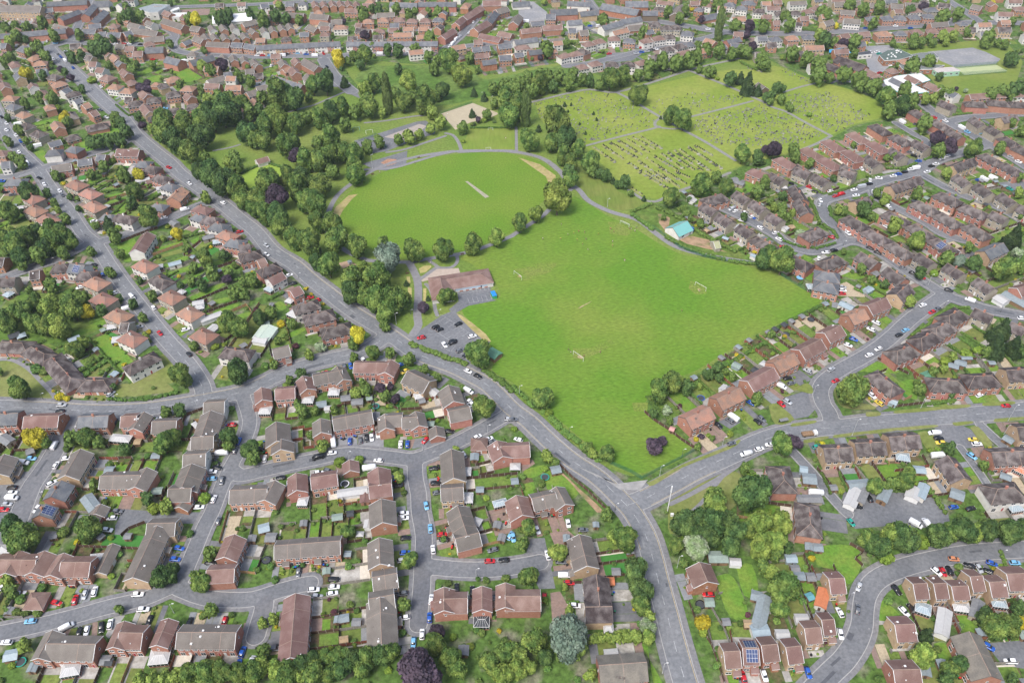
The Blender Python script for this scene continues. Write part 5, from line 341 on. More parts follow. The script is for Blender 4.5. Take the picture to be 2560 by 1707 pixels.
ARE="""-1688,1470,in the bottom-left corner
-1208,1414,below the bottom-left road
-1429,1751,beside the brown paved court
-1910,1981,at the left parking court
-2107,2433,below the far-left junction
-1631,2398,south of the left road
-1595,2130,north of the paved court
-1268,2194,beside the parked white caravan
-1112,2575,behind the left junction houses
-819,2741,by the purple garden tree
-571,2736,beside the orange-doored bend houses
-687,2380,above the curving lower street
-1028,2361,left of the motorhome
-864,2095,below the curving lower street
-573,2067,by the small street junction
-1037,1988,beside the speed table
-802,1760,above the long red terrace
-507,1794,left of the central cul-de-sac
-1012,1669,at the lower-left crossing
-761,1456,beside the long red terrace
-489,1503,by the garage-end cul-de-sac
-164,1532,below the turning head
-139,1808,above the turning head
-216,2083,right of the street junction
17,2102,by the turquoise trampoline
31,1906,above the cul-de-sac cars
252,1649,left of the lower main road
446,1646,along the lower main road
232,1377,at the bottom middle
-335,1323,by the huge bottom copper beech
-250,2450,by the main road lay-by
777,1853,inside the roadside wood
703,1642,below the roadside wood
793,1466,right of the lower main road
883,1336,at the solar-panel houses
1125,1546,left of the bottom-right bend
1440,1631,inside the bottom-right bend
1695,1590,above the white conservatories
1591,1357,in the bottom-right corner
1587,1839,along the bottom-right tree hedge
1144,1950,beside the back lane
1407,2170,below the bus shelter road
1679,2073,by the garage court
2027,2206,at the right parking bays
903,2481,at the playing field corner
1305,2819,behind the orange-roofed semis
1757,3174,by the gravel car yard
1922,2901,below the lower right junction
2112,2653,above the right main road
1433,2553,by the small lay-by
2332,3057,right of the lower junction
2229,3461,along the downhill estate road
1936,3714,inside the hedge-bounded close
1510,4088,by the turquoise-roofed barn
1917,4598,above the turquoise-roofed barn
2158,4072,left of the estate loop
2456,3969,inside the estate loop
2963,4352,along the parallel estate road
2844,3868,at the right-edge cul-de-sac
2700,3411,by the right-edge conifers
2095,5011,beside the cemetery edge
2624,4751,below the cemetery lane
3302,5169,right of the cemetery lane
3011,5599,beside the school field
3112,6414,at the school
4141,6953,in the top-right corner
3471,7188,along the top-right road
2780,7215,by the top-right white houses
517,5532,in the crowded old cemetery
892,4742,among the cemetery rows
1399,5803,in the open cemetery lawn
2189,5552,in the right cemetery
1814,6029,beside the cemetery chapel
550,5989,in the cemetery-side wood
182,5067,at the oval's right end
931,6058,along the cemetery's top path
1186,6668,at the white semis
1775,7253,by the tall poplar
929,7396,in the top-middle town
252,7312,right of the hill road
-251,6915,beside the hill road
-805,7245,above the long white terrace
-1374,6857,at the long white terrace
-1848,7393,above the terrace gardens
-588,6278,around the rough meadow
-62,6810,at the meadow houses
-1717,6494,by the yellow tree close
-2025,5837,in the upper park wood
-1585,5980,beside the slate-roofed terrace
-1022,5804,by the park poplar
-891,5229,at the playground avenue
-349,5559,beside the sand court
-1449,5246,in the middle park grove
-1851,4879,beside the bowling green
-2321,5272,at the park's top corner
-1694,4478,along the main road avenue
-1483,4526,by the dark copper beech
-1194,4307,at the oval's left end
-1246,3879,in the lower road avenue
-941,3872,by the small playground
-670,3692,at the silver-leaved tree
-282,3812,along the oval's lower path
-763,3453,in the park's lower corner
-293,3481,around the pavilion
-297,3046,at the park car park
-56,2879,by the green-roofed hut
-462,4288,on the cricket oval
294,4319,beside the big round tree
445,3838,on the upper football pitch
606,3094,on the lower football pitch
834,4305,by the cemetery hedge
145,2606,along the hedged main road
669,2624,in the playing-field pair
600,2281,at the field's bottom corner
-2305,6991,by the top grey-roofed flats
-2965,7547,above the grey-roofed close
-3578,7460,along the top-left street
-4317,7600,by the long buff block
-4005,7053,at the top-left terrace
-3683,6130,at the top-left gardens
-3239,5876,left of the upper road
-2950,6106,right of the upper road
-2475,6009,by the curved brick house
-2558,6803,at the slate-roofed flats
-2626,5349,by the shaded corner green
-3011,5293,behind the shaded corner green
-3392,5173,at the left edge gardens
-3147,4626,by the left car park
-2791,4729,between the two left roads
-2530,4722,south of the corner green
-2142,4490,beside the bright orange roof
-2914,4106,above the left thicket
-2651,3914,in the left thicket
-2677,3576,below the left thicket
-2337,3568,at the white modern house
-2349,4287,by the side-street tree
-2093,3769,at the corner brick house
-1819,4031,along the hipped roadside row
-1410,3710,by the loft-window houses
-1733,3554,in the long back gardens
-2140,3296,along the left lower street
-1760,3251,right of the left street
-1360,3103,in the lower long gardens
-1220,3386,at the white gabled house
-917,3093,by the yellow roadside tree
-2363,3229,in the left lower wood
-2445,3058,at the wood's lower edge
-1892,2981,by the street corner lawn
-1763,2790,at the triangular green lawns
-2196,2830,beside the left bungalows
-2345,2742,on the round left green
-1304,2873,by the junction white house"""

# ---------------------------------------------------------------- helpers
def lin(c): return tuple((v / 12.92 if v <= .04045 else ((v + .055) / 1.055) ** 2.4) for v in c)
MATS = {}
def mat(name, col, rough=.85, var=.12, scale=.5, spec=.3, col2=None, sc2=None, rnd=0., streak=None, rot=0., metal=0., det=3, fac2=(.4, .62)):
    """procedural surface: base colour, noise value variation, optional second colour in patches"""
    if name in MATS: return MATS[name]
    m = bpy.data.materials.new(name); m.use_nodes = True; t = m.node_tree; b = t.nodes['Principled BSDF']
    N = t.nodes.new; K = t.links.new
    tc = N('ShaderNodeTexCoord'); src = tc.outputs['Object']
    if streak:
        mp = N('ShaderNodeMapping'); mp.inputs['Scale'].default_value = streak; mp.inputs['Rotation'].default_value = (0, 0, rot); K(src, mp.inputs['Vector']); s2 = mp.outputs[0]
    else: s2 = src
    n = N('ShaderNodeTexNoise'); n.inputs['Scale'].default_value = scale; n.inputs['Detail'].default_value = det; n.inputs['Roughness'].default_value = .65
    K(s2, n.inputs['Vector'])
    base = None
    if col2 is not None:
        n2 = N('ShaderNodeTexNoise'); n2.inputs['Scale'].default_value = sc2 or scale * .2; n2.inputs['Detail'].default_value = 4
        K(src, n2.inputs['Vector'])
        rp = N('ShaderNodeMapRange'); rp.inputs[1].default_value = fac2[0]; rp.inputs[2].default_value = fac2[1]; K(n2.outputs[0], rp.inputs[0])
        mx = N('ShaderNodeMix'); mx.data_type = 'RGBA'; mx.inputs[6].default_value = (*col, 1); mx.inputs[7].default_value = (*col2, 1)
        K(rp.outputs[0], mx.inputs[0]); base = mx.outputs[2]
    hs = N('ShaderNodeHueSaturation')
    if base is not None: K(base, hs.inputs['Color'])
    else: hs.inputs['Color'].default_value = (*col, 1)
    mr = N('ShaderNodeMapRange'); mr.inputs[1].default_value = .25; mr.inputs[2].default_value = .75
    mr.inputs[3].default_value = 1 - var * 1.6; mr.inputs[4].default_value = 1 + var * 1.6; K(n.outputs[0], mr.inputs[0])
    v = mr.outputs[0]
    if rnd:
        oi = N('ShaderNodeObjectInfo'); r2 = N('ShaderNodeMapRange'); r2.inputs[3].default_value = 1 - rnd; r2.inputs[4].default_value = 1 + rnd
        K(oi.outputs['Random'], r2.inputs[0]); mm = N('ShaderNodeMath'); mm.operation = 'MULTIPLY'; K(v, mm.inputs[0]); K(r2.outputs[0], mm.inputs[1]); v = mm.outputs[0]
        r3 = N('ShaderNodeMapRange'); r3.inputs[3].default_value = .5 - rnd * .06; r3.inputs[4].default_value = .5 + rnd * .06
        m3 = N('ShaderNodeMath'); m3.operation = 'FRACT'; m4 = N('ShaderNodeMath'); m4.operation = 'MULTIPLY'; m4.inputs[1].default_value = 7.13
        K(oi.outputs['Random'], m4.inputs[0]); K(m4.outputs[0], m3.inputs[0]); K(m3.outputs[0], r3.inputs[0]); K(r3.outputs[0], hs.inputs['Hue'])
    K(v, hs.inputs['Value']); K(hs.outputs[0], b.inputs['Base Color'])
    b.inputs['Roughness'].default_value = rough; b.inputs['Specular IOR Level'].default_value = spec; b.inputs['Metallic'].default_value = metal
    MATS[name] = m; return m

class MB:
    def __init__(s): s.v = []; s.f = []; s.m = []
    def poly(s, pts, mi=0):
        k = len(s.v); s.v.extend(pts); s.f.append(tuple(range(k, k + len(pts)))); s.m.append(mi)
    def box(s, x0, x1, y0, y1, z0, z1, mi=0, M=None, bottom=False, top=True):
        p = [(x0, y0, z0), (x1, y0, z0), (x1, y1, z0), (x0, y1, z0), (x0, y0, z1), (x1, y0, z1), (x1, y1, z1), (x0, y1, z1)]
        if M is not None: p = [tuple(M @ Vector(q)) for q in p]
        k = len(s.v); s.v.extend(p)
        fs = [(0, 1, 5, 4), (1, 2, 6, 5), (2, 3, 7, 6), (3, 0, 4, 7)]
        if top: fs.append((4, 5, 6, 7))
        if bottom: fs.append((3, 2, 1, 0))
        for f in fs: s.f.append(tuple(k + i for i in f)); s.m.append(mi)
    def cyl(s, x, y, z0, z1, r0, r1=None, n=8, mi=0, cap=True):
        r1 = r0 if r1 is None else r1; k = len(s.v)
        for i in range(n):
            a = 2 * math.pi * i / n; s.v.append((x + r0 * math.cos(a), y + r0 * math.sin(a), z0))
        for i in range(n):
            a = 2 * math.pi * i / n; s.v.append((x + r1 * math.cos(a), y + r1 * math.sin(a), z1))
        for i in range(n):
            j = (i + 1) % n; s.f.append((k + i, k + j, k + n + j, k + n + i)); s.m.append(mi)
        if cap: s.f.append(tuple(k + n + i for i in range(n))); s.m.append(mi)
    def tube(s, a, b, r0, r1=None, n=6, mi=0):
        r1 = r0 if r1 is None else r1; a = Vector(a); b = Vector(b); d = (b - a).normalized()
        u = d.orthogonal().normalized(); w = d.cross(u); k = len(s.v)
        for c, r in ((a, r0), (b, r1)):
            for i in range(n):
                t = 2 * math.pi * i / n; s.v.append(tuple(c + (u * math.cos(t) + w * math.sin(t)) * r))
        for i in range(n):
            j = (i + 1) % n; s.f.append((k + i, k + j, k + n + j, k + n + i)); s.m.append(mi)
        s.f.append(tuple(k + n + i for i in range(n))); s.m.append(mi); s.f.append(tuple(k + n - 1 - i for i in range(n))); s.m.append(mi)
    def mesh(s, name, mats, smooth=False):
        me = bpy.data.meshes.new(name); me.from_pydata(s.v, [], s.f)
        for m in mats: me.materials.append(m)
        if len(mats) > 1: me.polygons.foreach_set('material_index', s.m)
        if smooth: me.polygons.foreach_set('use_smooth', [True] * len(s.f))
        me.update(); return me
    def build(s, name, mats, parent=None, smooth=False):
        return link(name, s.mesh(name, mats, smooth), parent)
def link(name, me, parent=None, loc=None, rz=None):
    o = bpy.data.objects.new(name, me); COL.objects.link(o)
    if parent is not None: o.parent = parent
    if loc is not None: o.location = loc
    if rz is not None: o.rotation_euler = (0, 0, rz)
    return o
def npmesh(name, V, Fq, mats, mi=None, smooth=False):
    """fast mesh from numpy arrays, all faces with the same corner count"""
    me = bpy.data.meshes.new(name); n = len(Fq); k = Fq.shape[1]
    me.vertices.add(len(V)); me.vertices.foreach_set('co', np.asarray(V, np.float32).ravel())
    me.loops.add(n * k); me.loops.foreach_set('vertex_index', Fq.astype(np.int32).ravel())
    me.polygons.add(n); me.polygons.foreach_set('loop_start', np.arange(0, n * k, k, dtype=np.int32))
    for m in mats: me.materials.append(m)
    if mi is not None: me.polygons.foreach_set('material_index', np.asarray(mi, np.int32))
    if smooth: me.polygons.foreach_set('use_smooth', np.ones(n, bool))
    me.update(calc_edges=True); return me
def dup(o, parent):
    c = o.copy(); COL.objects.link(c); c.parent = parent; return c
def struct(o): o['kind'] = 'structure'; return o
def pts(s): a = [float(v) / 10 for v in s.split(',')]; return list(zip(a[::2], a[1::2]))
def screen(x, y, z=0):
    Z = z - CH; D = y * _c - Z * _s; u = FP * x / D; v = FP * (-y * _s - Z * _c) / D
    return u * math.cos(RO) - v * math.sin(RO) + 1280, u * math.sin(RO) + v * math.cos(RO) + 853.5
AREAS = []
for l in ARE.strip().split('\n'):
    a, b, c = l.split(',', 2); AREAS.append((float(a) / 10, float(b) / 10, c))
AX = np.array([(a[0], a[1]) for a in AREAS])
def area(x, y):
    d = (AX[:, 0] - x) ** 2 + ((AX[:, 1] - y) * .8) ** 2
    return AREAS[int(d.argmin())][2]
ORD = 'first second third fourth fifth sixth seventh eighth ninth tenth eleventh twelfth thirteenth fourteenth fifteenth sixteenth seventeenth eighteenth nineteenth twentieth'.split()
def ordn(i):
    if i < 20: return ORD[i]
    t = {2: 'twenty', 3: 'thirty', 4: 'forty', 5: 'fifty', 6: 'sixty', 7: 'seventy'}[(i + 1) // 10]; r = (i + 1) % 10
    return t + ('-' + ORD[r - 1] if r else 'th')
LAB = []     # (object, x, y, look, category, group)
def reg(o, x, y, look, cat, group=None): LAB.append((o, x, y, look, cat, group)); return o
def inframe(x, y, z=0, m=15):
    u, v = screen(x, y, z); return -m < u < 2560 + m and -m < v < 1707 + m
def camdist(x, y): return math.hypot(math.hypot(x, y), CH)
# ---------------------------------------------------------------- materials
G = lambda *a: lin(tuple(v / 255 for v in a))
roofm = {
 'b': mat('roof_grey_brown', (.128, .114, .102), .9, .18, 3, .2, (.160, .144, .128), .25, .12, (1, 1, 6)),
 'r': mat('roof_red_brown', (.150, .092, .079), .9, .18, 3, .2, (.20, .135, .118), .22, .14, (1, 1, 6)),
 'o': mat('roof_terracotta', (.29, .155, .110), .9, .18, 2, .2, (.215, .14, .112), .3, .16, (1, 1, 6)),
 'd': mat('roof_dark_brown', (.052, .041, .040), .9, .25, 2, .2, (.135, .118, .112), .3, .25, (1, 1, 5)),
 's': mat('roof_slate', (.085, .093, .105), .7, .2, 2, .3, (.13, .135, .14), .3, .22, (1, 1, 5)),
 'l': mat('roof_pale_grey', (.17, .155, .13), .9, .12, 2, .2, (.13, .12, .105), .3),
 'w': mat('roof_white_sheet', (.62, .63, .63), .6, .06, 1), 't': mat('roof_turquoise_sheet', (.15, .36, .34), .55, .06, 1, .3, None, None, 0, (6, 1, 1)),
 'k': mat('roof_khaki_sheet', (.28, .29, .17), .7, .08, 1)}
ridgem = mat('ridge_tiles', (.27, .20, .16), .9, .15, 2)
trimm = mat('white_trim', (.62, .62, .61), .5, .05, 1)
wallm = {
 'R': mat('red_brick', (.32, .150, .105), .9, .10, 3, .2, (.36, .185, .135), .8, .16),
 'O': mat('orange_brick', (.34, .175, .11), .9, .10, 3, .2, (.28, .12, .07), .8, .12),
 'Y': mat('buff_brick', (.42, .31, .20), .9, .09, 3, .2, (.36, .25, .16), .6, .10),
 'W': mat('white_render', (.62, .60, .56), .85, .05, 1, .2, (.54, .52, .48), .5, .05),
 'S': mat('grey_stone', (.29, .26, .205), .95, .14, 2, .2, (.34, .30, .24), .7, .10),
 'K': mat('dark_stone', (.16, .125, .09), .95, .14, 2, .2)}
glassm = mat('window_glass', (.03, .035, .042), .15, .3, .8, .6)
doorm = [mat('door_white', (.6, .6, .6), .5, .03), mat('door_dark', (.05, .06, .08), .4, .03), mat('door_red', (.3, .03, .03), .4, .03)]
solarm = mat('solar_cells', (.035, .055, .13), .2, .1, 2, .6)
gardm = [mat('lawn_mid', (.10, .168, .032), .95, .24, .8, .1, (.15, .188, .048), .12),
         mat('lawn_bright', (.10, .20, .028), .95, .2, .8, .1, (.14, .21, .036), .15),
         mat('lawn_dry', (.15, .162, .05), .95, .20, .6, .1, (.105, .145, .035), .12),
         mat('turf_artificial', (.05, .17, .035), .9, .10, .8, .1),
         mat('patio_stone', (.38, .365, .335), .9, .16, .9, .2, (.25, .235, .21), .3),
         mat('patio_pale', (.50, .46, .39), .9, .12, .9, .2),
         mat('gravel', (.36, .30, .21), .95, .18, 1.2, .1),
         mat('soil_beds', (.115, .082, .05), .95, .28, .9, .1, (.055, .09, .022), .25),
         mat('block_paving', (.235, .165, .135), .9, .14, 1, .2, (.19, .14, .12), .3),
         mat('tarmac_drive', (.115, .118, .128), .9, .14, .7, .2, (.15, .15, .155), .2),
         mat('concrete_drive', (.30, .29, .265), .9, .14, .7, .2, (.24, .23, .215), .2),
         mat('slate_paving', (.19, .20, .21), .9, .14, .9, .2)]
# ---------------------------------------------------------------- raster of the place (1 m)
X0, X1, Y0, Y1 = -540, 540, 110, 900
NX, NY = X1 - X0 + 1, Y1 - Y0 + 1
gx = np.arange(X0, X1 + 1, dtype=np.float32); gy = np.arange(Y0, Y1 + 1, dtype=np.float32)
def field(lines, pad):
    D = np.full((NX, NY), 50., np.float32); I = np.zeros((NX, NY), np.int8)
    for hw, P, idx in lines:
        for (ax, ay), (bx, by) in zip(P[:-1], P[1:]):
            i0 = max(0, int(min(ax, bx) - hw - pad - X0)); i1 = min(NX, int(max(ax, bx) + hw + pad - X0) + 2)
            j0 = max(0, int(min(ay, by) - hw - pad - Y0)); j1 = min(NY, int(max(ay, by) + hw + pad - Y0) + 2)
            if i1 <= i0 or j1 <= j0: continue
            dx, dy = bx - ax, by - ay; L2 = dx * dx + dy * dy + 1e-9
            px = gx[i0:i1, None]; py = gy[None, j0:j1]
            t = np.clip(((px - ax) * dx + (py - ay) * dy) / L2, 0, 1)
            d = np.hypot(px - ax - t * dx, py - ay - t * dy) - hw
            sub = D[i0:i1, j0:j1]; k = d < sub; sub[k] = d[k]; I[i0:i1, j0:j1][k] = idx
    return D, I
def smooth_line(P, n=3):
    if len(P) < 3: return P
    out = []; Q = [P[0]] + P + [P[-1]]
    for i in range(1, len(Q) - 2):
        p0, p1, p2, p3 = (Vector(Q[i + k]) for k in (-1, 0, 1, 2))
        for k in range(n):
            t = k / n
            out.append(tuple(.5 * ((2 * p1) + (p2 - p0) * t + (2 * p0 - 5 * p1 + 4 * p2 - p3) * t * t + (3 * p1 - p0 - 3 * p2 + p3) * t ** 3)))
    out.append(P[-1]); return out
roads = []
ri = {'main': 0, 'west': 0, 'east': 0, 'diag': 0, 'high': 3, 'lowa': 1, 'lowb': 1, 'lowc': 2, 'lowd': 1, 'lowe': 2, 'lowf': 1, 'lowg': 3, 'bend': 1}
for l in RDS.strip().split('\n'):
    n, w, pv, mk, p = l.split(':'); roads.append((n, float(w) / 2, float(pv), mk, smooth_line(pts(p))))
RD, RI = field([(r[1], r[4], ri.get(r[0], 1)) for r in roads], 22)
PD, _ = field([(r[1] + r[2], r[4], 0) for r in roads], 22)
paths = [(float(l.split(':')[1]) / 2, smooth_line(pts(l.split(':')[2])), {'park': 0, 'cem': 1, 'foot': 0}[l.split(':')[0]]) for l in PTH.strip().split('\n')]
TD, TI = field(paths, 3)
def at(F, x, y):
    i = min(max(int(round(x - X0)), 0), NX - 1); j = min(max(int(round(y - Y0)), 0), NY - 1); return F[i, j]
def clip(poly, vals):
    """keep the part of a polygon where vals < 0"""
    o = []; ov = []
    n = len(poly)
    for i in range(n):
        a, b = poly[i], poly[(i + 1) % n]; va, vb = vals[i], vals[(i + 1) % n]
        if va[0] < 0: o.append(a); ov.append(va)
        if (va[0] < 0) != (vb[0] < 0):
            t = va[0] / (va[0] - vb[0]); o.append((a[0] + (b[0] - a[0]) * t, a[1] + (b[1] - a[1]) * t)); ov.append(tuple(p + (q - p) * t for p, q in zip(va, vb)))
    return o, ov
def sheet(name, A, B, z, mats, I=None):
    """flat sheet over {A<0 and B<0} of the raster, cells cut along the outline"""
    mx = np.maximum(A, B)
    inside = (mx < 0); c = inside[:-1, :-1] & inside[1:, :-1] & inside[1:, 1:] & inside[:-1, 1:]
    anyA = (A < 0)[:-1, :-1] | (A < 0)[1:, :-1] | (A < 0)[1:, 1:] | (A < 0)[:-1, 1:]
    anyB = (B < 0)[:-1, :-1] | (B < 0)[1:, :-1] | (B < 0)[1:, 1:] | (B < 0)[:-1, 1:]
    V = []; F = []; M = []
    ii, jj = np.nonzero(c)
    vid = {}
    def vert(x, y):
        k = (round(x, 3), round(y, 3)); r = vid.get(k)
        if r is None: r = vid[k] = len(V); V.append((x, y, z))
        return r
    for i, j in zip(ii.tolist(), jj.tolist()):
        x, y = X0 + i, Y0 + j
        F.append((vert(x, y), vert(x + 1, y), vert(x + 1, y + 1), vert(x, y + 1))); M.append(int(I[i, j]) if I is not None else 0)
    ii, jj = np.nonzero(anyA & anyB & ~c)
    for i, j in zip(ii.tolist(), jj.tolist()):
        x, y = X0 + i, Y0 + j
        q = [(i, j), (i + 1, j), (i + 1, j + 1), (i, j + 1)]
        for tri in ((0, 1, 2), (0, 2, 3)):
            P = [(X0 + q[k][0], Y0 + q[k][1]) for k in tri]; vv = [(float(A[q[k]]), float(B[q[k]])) for k in tri]
            P, vv = clip(P, vv)
            if len(P) < 3: continue
            P, vv = clip(P, [(v[1], v[0]) for v in vv])
            if len(P) < 3: continue
            F.append(tuple(vert(*p) for p in P)); M.append(int(I[i, j]) if I is not None else 0)
    me = bpy.data.meshes.new(name); me.from_pydata(V, [], F)
    for m in mats: me.materials.append(m)
    me.polygons.foreach_set('material_index', M); me.update()
    return link(name, me)
ONE = np.full((NX, NY), -1., np.float32)
# ---------------------------------------------------------------- ground, roads, paths
gb = MB(); gb.poly([(-1500, -200, 0), (1500, -200, 0), (1500, 2500, 0), (-1500, 2500, 0)])
struct(gb.build('ground', [mat('garden_ground', (.070, .125, .028), .95, .4, .5, .1, (.15, .15, .10), .11, fac2=(.50, .66))]))
asph = [mat('asphalt_main', (.140, .148, .158), .9, .18, .7, .25, (.168, .174, .182), .05),
        mat('asphalt_estate', (.124, .130, .140), .9, .18, .8, .25, (.152, .157, .165), .07),
        mat('asphalt_dark', (.108, .113, .126), .9, .16, .8, .25, (.145, .145, .15), .08),
        mat('asphalt_worn', (.150, .152, .16), .9, .16, .7, .25, (.125, .13, .14), .07)]
struct(sheet('road', RD, ONE, .14, asph, RI))
struct(sheet('kerb', -RD, RD - .28, .25, [mat('kerb_stone', (.30, .295, .285), .9, .1, 1)]))
struct(sheet('pavement', -RD + .28, PD, .25, [mat('pavement_tarmac', (.150, .153, .162), .9, .18, .8, .2, (.175, .172, .172), .1)]))
# kerb faces: the step between road and pavement
kf = MB()
cell = (RD[:-1, :-1] < 0).astype(int) + (RD[1:, :-1] < 0) + (RD[1:, 1:] < 0) + (RD[:-1, 1:] < 0)
for i, j in zip(*[a.tolist() for a in np.nonzero((cell > 0) & (cell < 4))]):
    q = [(i, j), (i + 1, j), (i + 1, j + 1), (i, j + 1)]; e = []
    for k in range(4):
        a, b = q[k], q[(k + 1) % 4]; va, vb = float(RD[a]), float(RD[b])
        if (va < 0) != (vb < 0):
            t = va / (va - vb); e.append((X0 + a[0] + (b[0] - a[0]) * t, Y0 + a[1] + (b[1] - a[1]) * t))
    if len(e) == 2: kf.poly([(*e[0], .14), (*e[1], .14), (*e[1], .249), (*e[0], .249)])
struct(kf.build('kerb', [MATS['kerb_stone']]))
struct(sheet('path', TD, ONE, .125, [mat('path_tarmac', (.19, .188, .195), .9, .12, .6, .2), mat('path_pale', (.20, .20, .185), .95, .16, .6, .2)], TI))
polym = {
 'grassA': mat('grass_park', (.115, .178, .034), .95, .2, .6, .1, (.155, .195, .048), .022),
 'field': mat('grass_oval', (.098, .186, .020), .95, .18, .9, .1, (.140, .200, .030), .022, fac2=(.36, .75)),
 'fieldb': mat('grass_pitch', (.090, .184, .020), .95, .2, .8, .1, (.150, .200, .036), .018, fac2=(.40, .70), streak=(.5, 1.2, 1), rot=-.5),
 'cemetery': mat('grass_cemetery', (.155, .215, .034), .95, .14, .35, .1, (.205, .240, .052), .03),
 'meadow': mat('grass_meadow', (.075, .140, .028), .95, .28, .25, .1, (.11, .165, .042), .03),
 'lawnm': mat('grass_mown', (.12, .168, .034), .95, .14, .5, .1, (.15, .175, .045), .05, streak=(1, .12, 1)),
 'bowl': mat('grass_bowls', (.20, .29, .045), .95, .06, .5, .1), 'pitch': mat('grass_small_pitch', (.14, .20, .034), .95, .10, .5, .1, (.17, .21, .045), .05, streak=(1, .15, 1)),
 'sand': mat('sand_court', (.36, .315, .225), .95, .06, .3, .1), 'asph': MATS['asphalt_estate'], 'skate': mat('pale_concrete', (.30, .265, .235), .9, .10, .4),
 'bed': mat('planting_bed', (.30, .17, .11), .95, .3, .8), 'strip': mat('cricket_strip', (.27, .255, .19), .95, .15, .8),
 'worn': mat('dry_grass', (.31, .26, .12), .95, .18, .5, .1, (.19, .20, .05), .25, fac2=(.52, .72)), 'wornp': mat('bare_goalmouth', (.33, .26, .16), .95, .15, .6, .1, (.2, .22, .05), .4),
 'wornf': mat('trodden_grass', (.150, .188, .042), .95, .25, .9, .1, (.112, .188, .024), .13, fac2=(.40, .72)), 'wornc': mat('dry_cut_grass', (.34, .30, .12), .95, .15, .6), 'play': mat('play_surface', (.38, .27, .19), .95, .12, .5), 'paveb': mat('buff_paving', (.36, .30, .25), .9, .08, .6),
 'soil': mat('bare_soil', (.29, .20, .125), .95, .22, .35, .1, (.12, .14, .05), .12, fac2=(.5, .7)), 'rough': mat('rough_grass', (.075, .135, .025), .95, .32, .3, .1, (.12, .16, .04), .08),
 'bpave': MATS['block_paving'], 'grey': mat('grey_hardstanding', (.20, .205, .215), .9, .14, .5, .2, (.25, .25, .25), .07), 'gravel': MATS['gravel'],
 'schoolf': mat('grass_school', (.125, .18, .034), .95, .10, .3, .1, (.16, .195, .045), .02), 'court': mat('green_sand_court', (.33, .37, .20), .95, .05, .3),
 'lawnp': mat('lawn_dry_public', (.14, .172, .045), .95, .16, .5, .1, (.18, .19, .07), .07), 'lawnb': gardm[1], 'pavec': mat('pale_tarmac', (.27, .265, .255), .9, .14, .5, .2, (.22, .22, .215), .2)}
nicename = {'grassA': 'park_grass', 'field': 'oval_field', 'fieldb': 'playing_field', 'cemetery': 'cemetery_grass', 'asph': 'tarmac_yard', 'skate': 'skate_area', 'bed': 'planting_bed',
 'strip': 'cricket_strip', 'worn': 'worn_grass', 'wornp': 'goal_mouth', 'wornc': 'cut_grass_patch', 'wornf': 'trodden_grass', 'play': 'play_surface', 'paveb': 'paving', 'rough': 'rough_ground', 'bpave': 'block_paving',
 'grey': 'hardstanding', 'schoolf': 'school_field', 'court': 'sports_court', 'lawnp': 'grass_verge', 'lawnb': 'lawn', 'pavec': 'paving', 'lawnm': 'mown_grass', 'bowl': 'bowling_green', 'pitch': 'small_pitch',
 'sand': 'sand_court', 'soil': 'soil', 'meadow': 'meadow'}
BLK = np.zeros((NX, NY), np.uint8)       # 1 nothing may be scattered, 2 building, 3 park grass
def fill(P, val, only0=False):
    xs = [p[0] for p in P]; ys = [p[1] for p in P]
    i0, i1 = max(0, int(min(xs) - X0)), min(NX, int(max(xs) - X0) + 2); j0, j1 = max(0, int(min(ys) - Y0)), min(NY, int(max(ys) - Y0) + 2)
    if i1 <= i0 or j1 <= j0: return
    px = gx[i0:i1, None] + 0 * gy[None, j0:j1]; py = gy[None, j0:j1] + 0 * gx[i0:i1, None]
    ins = np.zeros(px.shape, bool)
    for (ax, ay), (bx, by) in zip(P, P[1:] + P[:1]):
        if ay == by: continue
        c = ((ay > py) != (by > py)) & (px < (bx - ax) * (py - ay) / (by - ay) + ax); ins ^= c
    sub = BLK[i0:i1, j0:j1]
    sub[ins] = val
ZL = {1: .02, 2: .035, 3: .05, 4: .085, 5: .1, 6: .112}
for k, l in enumerate(POL.strip().split('\n')):
    n, ly, p = l.split(':'); P = pts(p); ly = int(ly)
    if n in ('field', 'fieldb', 'cemetery', 'meadow', 'grassA', 'rough', 'lawnp', 'lawnb', 'lawnm'): P = smooth_line(P + [P[0]])[:-1]
    z = ZL[ly] + (k % 40) * .0007
    if n == 'lawnp' and ly == 4: z = .27 + (k % 10) * .002
    if n == 'pavec' and ly == 5: z = .262
    tr = tessellate_polygon([[Vector((x, y, 0)) for x, y in P]])
    m = MB(); m.v = [(x, y, z) for x, y in P]
    for t in tr:
        a, b, c = (Vector(P[i]) for i in t)
        if (b - a).cross(c - a) < 0: t = (t[0], t[2], t[1])
        m.f.append(tuple(t)); m.m.append(0)
    struct(m.build(nicename.get(n, n), [polym[n]]))
    fill(P, 3 if n in ('grassA', 'field', 'fieldb', 'cemetery', 'meadow', 'lawnm', 'schoolf', 'rough', 'pitch', 'bowl', 'soil') else 1)
